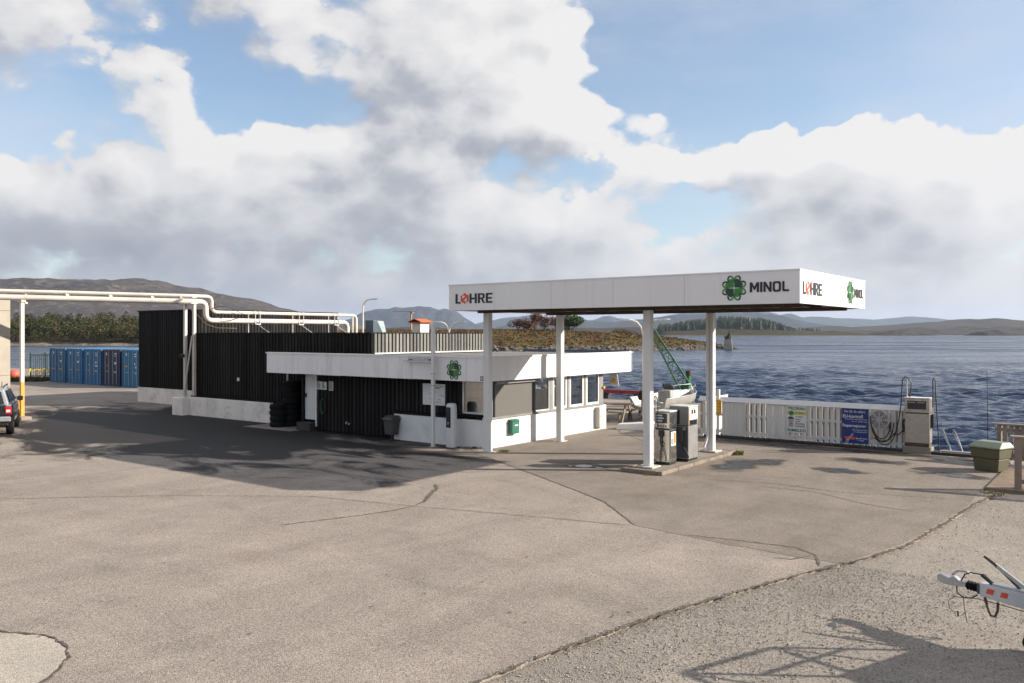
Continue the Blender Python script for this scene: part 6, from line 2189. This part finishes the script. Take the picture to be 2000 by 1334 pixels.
# shed behind the store: only its chimney and hatch rise above the roofs
sh = thing('boat_shed', 'shed hidden behind the store, its white chimney with red tiles showing above', 'shed', (-14.7, 11.8, 0))
obj('wall', MB().box(-2.4, -2.0, 0, 2.4, 2.2, 3.2), M['cream'], sh)
obj('roof', MB().box(-2.5, -2.1, 3.201, 2.5, 2.3, 3.32), M['roof_felt'], sh)
ch_ = obj('chimney', MB().box(.45, -.25, 3.321, 1.05, .45, 4.26), M['cream'], sh, bevel=.01)
obj('cap', MB().box(.36, -.34, 4.261, 1.14, .54, 4.31), M['tile_red'], ch_)
for k in range(6):
    for s_ in (0, 1):
        y0 = -.40 + k * .165
        ml = MB().loft([[((.28 if s_ == 0 else .75), y0, 4.31 if s_ == 0 else 4.47), ((.28 if s_ == 0 else .75), y0 + .155, 4.31 if s_ == 0 else 4.47), ((.28 if s_ == 0 else .75), y0 + .155, 4.35 if s_ == 0 else 4.51), ((.28 if s_ == 0 else .75), y0, 4.35 if s_ == 0 else 4.51)],
                        [((.745 if s_ == 0 else 1.22), y0, 4.47 if s_ == 0 else 4.31), ((.745 if s_ == 0 else 1.22), y0 + .155, 4.47 if s_ == 0 else 4.31), ((.745 if s_ == 0 else 1.22), y0 + .155, 4.51 if s_ == 0 else 4.35), ((.745 if s_ == 0 else 1.22), y0, 4.51 if s_ == 0 else 4.35)]])
        obj('roof_tile', ml, M['tile_red'], ch_)
ht = obj('roof_hatch', MB().box(-1.75, -1.55, 3.321, -1.15, -.95, 4.42), M['hatch_grey'], sh)
obj('glass_side', MB().loft([[(-1.148, -1.55, 3.7), (-.75, -1.2, 3.7), (-.75, -.95, 3.7), (-1.148, -.95, 3.7)], [(-1.148, -1.55, 4.38), (-.98, -1.4, 4.38), (-.98, -.95, 4.38), (-1.148, -.95, 4.38)]]), M['glass_hatch'], ht)

# ------------------------------------------------------------------ shipping containers
def container(x, label, mat, seed):
    rnd = random.Random(seed)
    c = thing('shipping_container', label, 'container', (x, 9.3, 0), R(rnd.uniform(-1, 1)), 'row of shipping containers')
    Wd, Hh, Ln = 1.22, 2.59, 6.06
    fr = MB()
    for s_ in (-1, 1):
        fr.box(s_ * Wd, 0, .0, s_ * (Wd - .11), .14, Hh)
        fr.box(s_ * Wd, Ln - .14, .0, s_ * (Wd - .11), Ln, Hh)
        fr.box(s_ * Wd, .141, .0, s_ * (Wd - .06), Ln - .141, .15)
        fr.box(s_ * Wd, .141, Hh - .10, s_ * (Wd - .06), Ln - .141, Hh)
    fr.box(-Wd + .111, 0, 0, Wd - .111, .12, .16)
    fr.box(-Wd + .111, 0, Hh - .13, Wd - .111, .12, Hh)
    fr.box(-Wd + .111, Ln - .12, 0, Wd - .111, Ln, .16)
    fr.box(-Wd + .111, Ln - .12, Hh - .13, Wd - .111, Ln, Hh)
    obj('frame', fr, mat, c)
    for s_ in (-1, 1):
        vs, n = [], 64
        for k in range(n + 1):
            y = .14 + (Ln - .28) * k / n
            dx = .0 if (k // 2) % 2 else .035
            vs += [(s_ * (Wd - .01 - dx), y, .151), (s_ * (Wd - .01 - dx), y, Hh - .101)]
        obj('side_wall', MB().add(vs, [(2 * k, 2 * k + 2, 2 * k + 3, 2 * k + 1) for k in range(n)]), mat, c, fix=False)
    obj('roof', MB().box(-Wd + .062, .125, Hh - .06, Wd - .062, Ln - .125, Hh - .02), mat, c)
    obj('end_wall', MB().box(-Wd + .112, Ln - .09, .162, Wd - .112, Ln - .05, Hh - .132), mat, c)
    for s_ in (-1, 1):
        x0, x1 = (s_ * .01, s_ * (Wd - .115))
        d_ = obj('door', MB().box(x0, .03, .165, x1, .075, Hh - .135), mat, c)
        for z in (.62, 1.10, 1.62, 2.10):
            obj('panel_rib', MB().box(min(x0, x1) + .04, .015, z - .05, max(x0, x1) - .04, .0295, z + .05), mat, d_)
        for xr in (.28, .78):
            obj('lock_rod', MB().tube([(s_ * xr, -.012, .12), (s_ * xr, -.012, Hh - .10)], .02, 6), M['zinc'], d_)
        obj('handle', MB().box(s_ * .30, -.03, 1.02, s_ * .74, -.012, 1.06), M['zinc'], d_)
        if s_ == 1:
            for z, w_, h_ in ((2.25, .34, .09), (2.10, .28, .07), (1.55, .30, .16), (1.33, .34, .12), (.95, .25, .07)):
                if rnd.random() < .85:
                    for q in range(4):
                        if rnd.random() < .8:
                            obj('marking', MB().box(.42 + q * w_ / 4, .0085, z, .42 + q * w_ / 4 + w_ / 4 * .72, .0145, z + h_), M['letter_white'], d_)
        else:
            obj('marking', MB().box(-.70, .0085, 2.18, -.58, .0145, 2.36), M['letter_white'], d_)
            obj('marking', MB().box(-.62 + rnd.uniform(-.2, .2), .0085, 1.40, -.52, .0145, 1.50), M['yellow'], d_)
    for sx_ in (-1, 1):
        for z in (0, Hh - .115):
            obj('corner_casting', MB().box(sx_ * (Wd + .006), -.008, z - .003, sx_ * (Wd - .155), .17, z + .12), mat, c)


for i, (mt, lab) in enumerate((('cont_blue2', 'faded blue shipping container, leftmost of the row of five'), ('cont_blue', 'mid-blue shipping container, second from the left in the row'),
                               ('cont_blue', 'mid-blue shipping container in the middle of the row'), ('cont_navy', 'dark navy shipping container, fourth in the row'),
                               ('cont_teal', 'bright blue shipping container at the right end, next to the black store'))):
    container(-49.25 + i * 2.66, lab, M[mt], i)

# far left corner of the yard: steel fence, blue racks, yellow-topped poles, grass
sf = thing('steel_fence', 'green steel bar fence at the far left of the yard', 'fence', cw(-40.2, 70.2, 0), CAMRZ)
for k in range(15):
    obj('bar', MB().obox((k * .17, 0, .05), (k * .17, 0, 2.05), .035, .035), M['fence_steel'], sf)
for z in (.2, 1.9):
    obj('rail', MB().box(-.05, -.03, z, 2.45, .03, z + .05), M['fence_steel'], sf)
for x in (-.05, 1.2, 2.45):
    obj('post', MB().box(x - .05, -.05, 0, x + .05, .05, 2.15), M['fence_steel'], sf)
rk = thing('blue_rack', 'stack of dark blue steel racks left of the containers', 'rack', cw(-37.4, 69.5, 0), CAMRZ)
for k in range(5):
    z = .85 + k * .24
    obj('frame', MB().box(-.1, -.4, z, 1.25, .5, z + .10), M['pallet_blue'], rk)
for x in (-.1, 1.17):
    obj('upright', MB().box(x - .001, -.45, 0, x + .08, -.401, 2.0), M['pallet_blue'], rk)
    obj('upright', MB().box(x - .001, .501, 0, x + .08, .55, 2.0), M['pallet_blue'], rk)
rnd = random.Random(9)
order = ['first', 'second', 'third', 'fourth', 'fifth', 'sixth', 'seventh', 'eighth', 'ninth', 'tenth', 'eleventh']
for k in range(11):
    p_ = cw(-39.0 + k * .25, 67.6 + rnd.uniform(-.1, .1), 0)
    t_ = thing('marker_pole', 'leaning white pole with yellow top, %s from the left beside the containers' % order[k], 'pole', p_, CAMRZ, 'leaning yellow-topped poles')
    ln = rnd.uniform(.85, 1.0)
    dx = rnd.uniform(.12, .28)
    obj('shaft', MB().tube([(0, 0, 0), (dx * .75, .1, ln * .75)], .035, 6), M['pipe_white'], t_)
    obj('top', MB().tube([(dx * .752, .1, ln * .752), (dx, .14, ln)], .07, 6), M['yellow'], t_)
mb = MB()
rnd = random.Random(19)
for k in range(1500):
    p_ = cw(rnd.uniform(-41.5, -36.2), rnd.uniform(64.5, 68.4), 0)
    h_ = rnd.uniform(.12, .42)
    a = rnd.uniform(0, 3.14)
    dx, dy = math.cos(a) * .05, math.sin(a) * .05
    lx, ly = rnd.uniform(-.2, .2), rnd.uniform(-.2, .2)
    mb.add([(p_.x - dx, p_.y - dy, .0), (p_.x + dx, p_.y + dy, .0), (p_.x + lx, p_.y + ly, h_)], [(0, 1, 2)])
tag(obj('rough_grass', mb, M['dry_grass'], fix=False), 'rough dark grass strip below the steel fence', 'grass', kind='stuff')
tag(obj('buoy', MB().lathe([(0, 0), (.28, .06), (.42, .28), (.40, .52), (.22, .72), (.06, .78), (0, .78)], 18), M['buoy_red'], loc=cw(-40.6, 68.5, .0), smooth=True), 'red buoy lying beside the yellow scoop at the far left', 'buoy')
ys2 = thing('yellow_scoop', 'small yellow digger bucket at the far left behind the pipe post', 'bucket', cw(-41.6, 69, 0), CAMRZ)
obj('shell', MB().loft([[(-.5, -.4, .1), (.3, -.4, .0), (.3, .4, .0), (-.5, .4, .1)], [(-.7, -.4, .7), (-.1, -.4, .35), (-.1, .4, .35), (-.7, .4, .7)], [(-.75, -.4, 1.1), (-.55, -.4, 1.0), (-.55, .4, 1.0), (-.75, .4, 1.1)]]), M['yellow'], ys2)

# ------------------------------------------------------------------ car cut off by the left edge
car = thing('suv_car', 'dark four-wheel-drive car with red tail lights cut off by the left edge', 'car', cw(-19.30, 30.75, 0), CAMRZ + R(27))
# local frame: x to the right, y forward (away from the viewer), origin under the rear axle line
def csec(y, hw, z0, zb, zw, hr):
    """one body slice: sill, shoulder, roof"""
    return [(-hw * .94, y, z0), (hw * .94, y, z0), (hw, y, z0 + .18), (hw, y, zb - .12), (hw * .96, y, zb), (hr, y, zw - .06), (hr * .93, y, zw), (-hr * .93, y, zw), (-hr, y, zw - .06), (-hw * .96, y, zb), (-hw, y, zb - .12), (-hw, y, z0 + .18)]
lower = [csec(-.86, .86, .50, 1.03, 1.06, .82), csec(-.80, .90, .44, 1.08, 1.12, .86), csec(.3, .92, .36, 1.10, 1.14, .88), csec(2.2, .92, .36, 1.08, 1.12, .88), csec(3.4, .90, .40, 1.02, 1.06, .84), csec(3.75, .82, .48, .92, .95, .74)]
obj('body', MB().loft(lower), M['car_dark'], car, smooth=True)
cabin = [[(-.80, -.72, 1.10), (.80, -.72, 1.10), (.62, -.48, 1.68), (-.62, -.48, 1.68)], [(-.84, .2, 1.13), (.84, .2, 1.13), (.66, .2, 1.74), (-.66, .2, 1.74)], [(-.84, 1.3, 1.13), (.84, 1.3, 1.13), (.66, 1.15, 1.73), (-.66, 1.15, 1.73)], [(-.80, 2.2, 1.11), (.80, 2.2, 1.11), (.60, 1.65, 1.68), (-.60, 1.65, 1.68)]]
obj('cabin', MB().loft(cabin), M['car_silver'], car, bevel=.03)
rg = obj('rear_window', MB().loft([[(-.66, -.735, 1.16), (.66, -.735, 1.16), (.66, -.715, 1.16), (-.66, -.715, 1.16)], [(-.54, -.55, 1.60), (.54, -.55, 1.60), (.54, -.53, 1.60), (-.54, -.53, 1.60)]]), M['screen'], car)
obj('wiper', MB().tube([(.0, -.75, 1.17), (.35, -.70, 1.28)], .012, 5), M['black_plastic'], rg)
for s_ in (-1, 1):
    obj('side_window', MB().loft([[(s_ * .835, -.45, 1.18), (s_ * .845, -.45, 1.18), (s_ * .70, -.30, 1.62), (s_ * .69, -.30, 1.62)], [(s_ * .850, 1.9, 1.18), (s_ * .860, 1.9, 1.18), (s_ * .70, 1.5, 1.62), (s_ * .69, 1.5, 1.62)]]), M['screen'], car)
    tl = obj('tail_light', MB().box(s_ * .68, -.885, .78, s_ * .90, -.80, 1.06), M['lamp_red'], car, bevel=.03)
    obj('reverse_lens', MB().box(s_ * .73, -.893, .87, s_ * .86, -.884, .96), M['sticker_white'], tl)
    obj('corner_panel', MB().box(s_ * .70, -.868, 1.062, s_ * .885, -.79, 1.13), M['car_silver'], car, bevel=.02)
    obj('roof_bar', MB().tube([(s_ * .60, -.35, 1.72), (s_ * .62, -.25, 1.79), (s_ * .62, 1.2, 1.79), (s_ * .60, 1.3, 1.73)], .022, 6), M['black_plastic'], car)
    obj('mirror', MB().box(s_ * .93, 1.55, 1.12, s_ * 1.12, 1.65, 1.30), M['black_plastic'], car, bevel=.03)
    for y in (-.05, 2.65):
        w_ = obj('wheel', MB().lathe([(.22, -.11), (.34, -.12), (.36, -.09), (.36, .09), (.34, .12), (.22, .11), (.22, -.11)], 24).xf(Matrix.Translation((s_ * .80, y, .36)) @ Matrix.Rotation(R(90), 4, 'Y')), M['rubber'], car, smooth=True)
        obj('rim', MB().lathe([(0, -.09), (.218, -.09), (.218, .09), (0, .09)], 16).xf(Matrix.Translation((s_ * .80, y, .36)) @ Matrix.Rotation(R(90), 4, 'Y')), M['zinc'], w_)
obj('bumper', MB().box(-.88, -.98, .52, .88, -.865, .72), M['car_silver'], car, bevel=.04)
obj('under_bumper', MB().box(-.80, -.92, .38, .80, -.80, .515), M['black_plastic'], car, bevel=.03)
obj('licence_plate', MB().box(-.26, -.893, .84, .26, -.8865, .95), M['sticker_white'], car)
obj('aerial', MB().tube([(.55, -.30, 1.74), (.56, -.36, 1.95)], .012, 5), M['black_plastic'], car)

# ------------------------------------------------------------------ trailer at the lower right, its drawbar in view
tip = cw(5.58, 10.95, .0)
dirx = Vector((.8 * .53 - .6 * -.85, .6 * .53 + .8 * -.85, 0)).normalized()   # from the coupling back to the axle
tr_ = thing('trailer', 'white trailer drawbar with grey ball coupling and red reflective stripes at lower right', 'trailer', tip, math.atan2(dirx.y, dirx.x))
# local: x back along the drawbar, y to its left
cpl = MB()
cpl.loft([[(-.02, -.04, .50), (-.02, .04, .50), (-.02, .04, .56), (-.02, -.04, .56)], [(.04, -.055, .475), (.04, .055, .475), (.04, .055, .59), (.04, -.055, .59)], [(.14, -.05, .47), (.14, .05, .47), (.14, .05, .56), (.14, -.05, .56)], [(.20, -.042, .475), (.20, .042, .475), (.20, .042, .60), (.20, -.042, .60)], [(.27, -.038, .48), (.27, .038, .48), (.27, .038, .555), (.27, -.038, .555)], [(.36, -.034, .49), (.36, .034, .49), (.36, .034, .55), (.36, -.034, .55)]])
cc_ = obj('coupling', cpl, M['zinc'], tr_, bevel=.008)
obj('grip', MB().loft([[(.17, -.03, .59), (.17, .03, .59), (.17, .03, .615), (.17, -.03, .615)], [(.24, -.03, .655), (.24, .03, .655), (.24, .03, .685), (.24, -.03, .685)], [(.36, -.028, .675), (.36, .028, .675), (.36, .028, .70), (.36, -.028, .70)], [(.40, -.026, .655), (.40, .026, .655), (.40, .026, .675), (.40, -.026, .675)]]), M['zinc'], cc_, bevel=.005)
bl = MB()
prof = []
for k in range(9):
    prof.append((.062 if k % 2 else .042, .36 + k * .019))
bl.lathe(prof, 16)
bl.xf(Matrix.Translation((0, 0, .52)) @ Matrix.Rotation(R(90), 4, 'Y'))
obj('bellows', bl, M['rubber'], tr_, smooth=True)
obj('collar', MB().box(.512, -.058, .455, .545, .058, .585), M['pump_dark'], tr_, bevel=.006)
dbm = MB().loft([[(.546, -.06, .44), (.546, .06, .44), (.546, .06, .60), (.546, -.06, .60)], [(1.0, -.065, .42), (1.0, .065, .42), (1.0, .065, .60), (1.0, -.065, .60)], [(2.1, -.065, .40), (2.1, .065, .40), (2.1, .065, .58), (2.1, -.065, .58)]])
db = obj('drawbar', dbm, M['trailer_paint'], tr_, bevel=.008)
for x in (.63, .80):
    for sy in (-1, 1):
        mb = MB().prism([(x, .50), (x + .085, .50), (x + .105, .565), (x + .02, .565)], 0, .002)
        mb.xf(Matrix.Translation((0, sy * .0655 if sy > 0 else -.0635, -.01)) @ Matrix.Rotation(R(90), 4, 'X'))
        obj('reflective_stripe', mb, M['letter_red'], db)
obj('brake_lever', MB().obox((1.15, -.02, .62), (.72, -.02, .86), .03, .045), M['zinc'], tr_)
obj('lever_grip', MB().tube([(.745, -.02, .847), (.60, -.02, .925)], .022, 8, .016), M['beam_rust'], tr_)
obj('lever_tip', MB().tube([(.60, -.02, .925), (.585, -.02, .933)], .018, 8), M['lamp_red'], tr_)
obj('gas_strut', MB().tube([(.78, .02, .79), (1.0, .02, .62)], .018, 8), M['black_plastic'], tr_)
obj('lever_base', MB().box(.70, -.05, .601, 1.35, .05, .628), M['zinc'], tr_)
obj('plug', MB().tube([(.56, -.03, .70), (.62, -.02, .66), (.68, -.01, .615)], .026, 8), M['black_plastic'], tr_)
obj('cable', MB().tube([(.30, -.03, .56), (.36, -.05, .66), (.44, -.05, .70), (.56, -.03, .70)], .009, 6), M['hose'], tr_, smooth=True)
obj('cable', MB().tube([(.24, -.03, .49), (.26, -.05, .40), (.34, -.05, .36), (.44, -.05, .38), (.52, -.05, .44)], .009, 6), M['hose'], tr_, smooth=True)
obj('safety_wire', MB().tube([(.34, -.05, .36), (.22, -.05, .34), (.15, -.06, .27), (.17, -.07, .18), (.24, -.07, .15), (.28, -.07, .17)], .005, 5), M['rod_dark'], tr_, smooth=True)
obj('wire_clip', MB().tube([(.28, -.07, .175), (.285, -.07, .11)], .011, 6), M['iron'], tr_)
obj('safety_wire', MB().tube([(.34, -.05, .36), (.36, -.06, .22), (.40, -.07, .06)], .005, 5), M['rod_dark'], tr_, smooth=True)
obj('safety_wire', MB().tube([(.36, -.05, .37), (.55, -.07, .40), (.9, -.07, .40), (1.6, -.07, .38)], .006, 5), M['beam_rust'], tr_, smooth=True)
obj('wheel_clamp', MB().tube([(.62, -.07, .44), (.66, -.075, .32), (.70, -.08, .24), (.75, -.08, .24), (.78, -.075, .32), (.78, -.07, .42)], .016, 6), M['beam_rust'], tr_, smooth=True)
jw = obj('jockey_wheel', MB().tube([(1.20, -.13, .16), (1.20, -.13, .80)], .03, 8), M['zinc'], tr_)
obj('tyre', MB().lathe([(.03, -.03), (.09, -.035), (.10, 0), (.09, .035), (.03, .03)], 16).xf(Matrix.Translation((1.20, -.13, .06)) @ Matrix.Rotation(R(90), 4, 'X')), M['rubber'], jw, smooth=True)
# unseen body, wheels and cage, made up to cast the trailer's shadow in view
bx0 = 1.75
obj('floor', MB().box(bx0, -.75, .50, bx0 + 2.6, .75, .56), M['zinc'], tr_)
for y in (-.76, .73):
    obj('side_board', MB().box(bx0, y, .561, bx0 + 2.6, y + .03, .95), M['zinc'], tr_)
obj('front_board', MB().box(bx0 - .03, -.76, .561, bx0 - .001, .76, .95), M['zinc'], tr_)
cg = MB()
for y in (-.72, .72):
    cg.tube([(bx0 + .05, y, .95), (bx0 + .05, y, 1.72)], .03, 6)
    cg.tube([(bx0 + .05, y, 1.72), (bx0 + 2.5, y, 1.50)], .025, 6)
    cg.tube([(bx0 + 2.5, y, .95), (bx0 + 2.5, y, 1.50)], .025, 6)
    cg.tube([(bx0 + .05, y, 1.72), (bx0 + 1.0, y, .95)], .02, 6)
cg.tube([(bx0 + .05, -.72, 1.72), (bx0 + .05, .72, 1.72)], .03, 6)
cg.tube([(bx0 + .05, -.72, 1.35), (bx0 + .05, .72, 1.35)], .025, 6)
obj('cage_rail', cg, M['zinc'], tr_)
for s_ in (-1, 1):
    w_ = obj('wheel', MB().lathe([(.16, -.08), (.27, -.09), (.29, -.06), (.29, .06), (.27, .09), (.16, .08), (.16, -.08)], 20).xf(Matrix.Translation((bx0 + 1.4, s_ * .88, .25)) @ Matrix.Rotation(R(90), 4, 'X')), M['rubber'], tr_, smooth=True)
    obj('rim', MB().lathe([(0, -.05), (.158, -.05), (.158, .05), (0, .05)], 14).xf(Matrix.Translation((bx0 + 1.4, s_ * .88, .25)) @ Matrix.Rotation(R(90), 4, 'X')), M['zinc'], w_)
    obj('mudguard', MB().box(bx0 + 1.02, s_ * .79, .58, bx0 + 1.78, s_ * .99, .62), M['black_plastic'], tr_)
obj('axle', MB().tube([(bx0 + 1.4, -.80, .25), (bx0 + 1.4, .80, .25)], .035, 8), M['iron'], tr_)
obj('spring_mount', MB().box(bx0 + 1.2, -.6, .25, bx0 + 1.6, .6, .499), M['iron'], tr_)
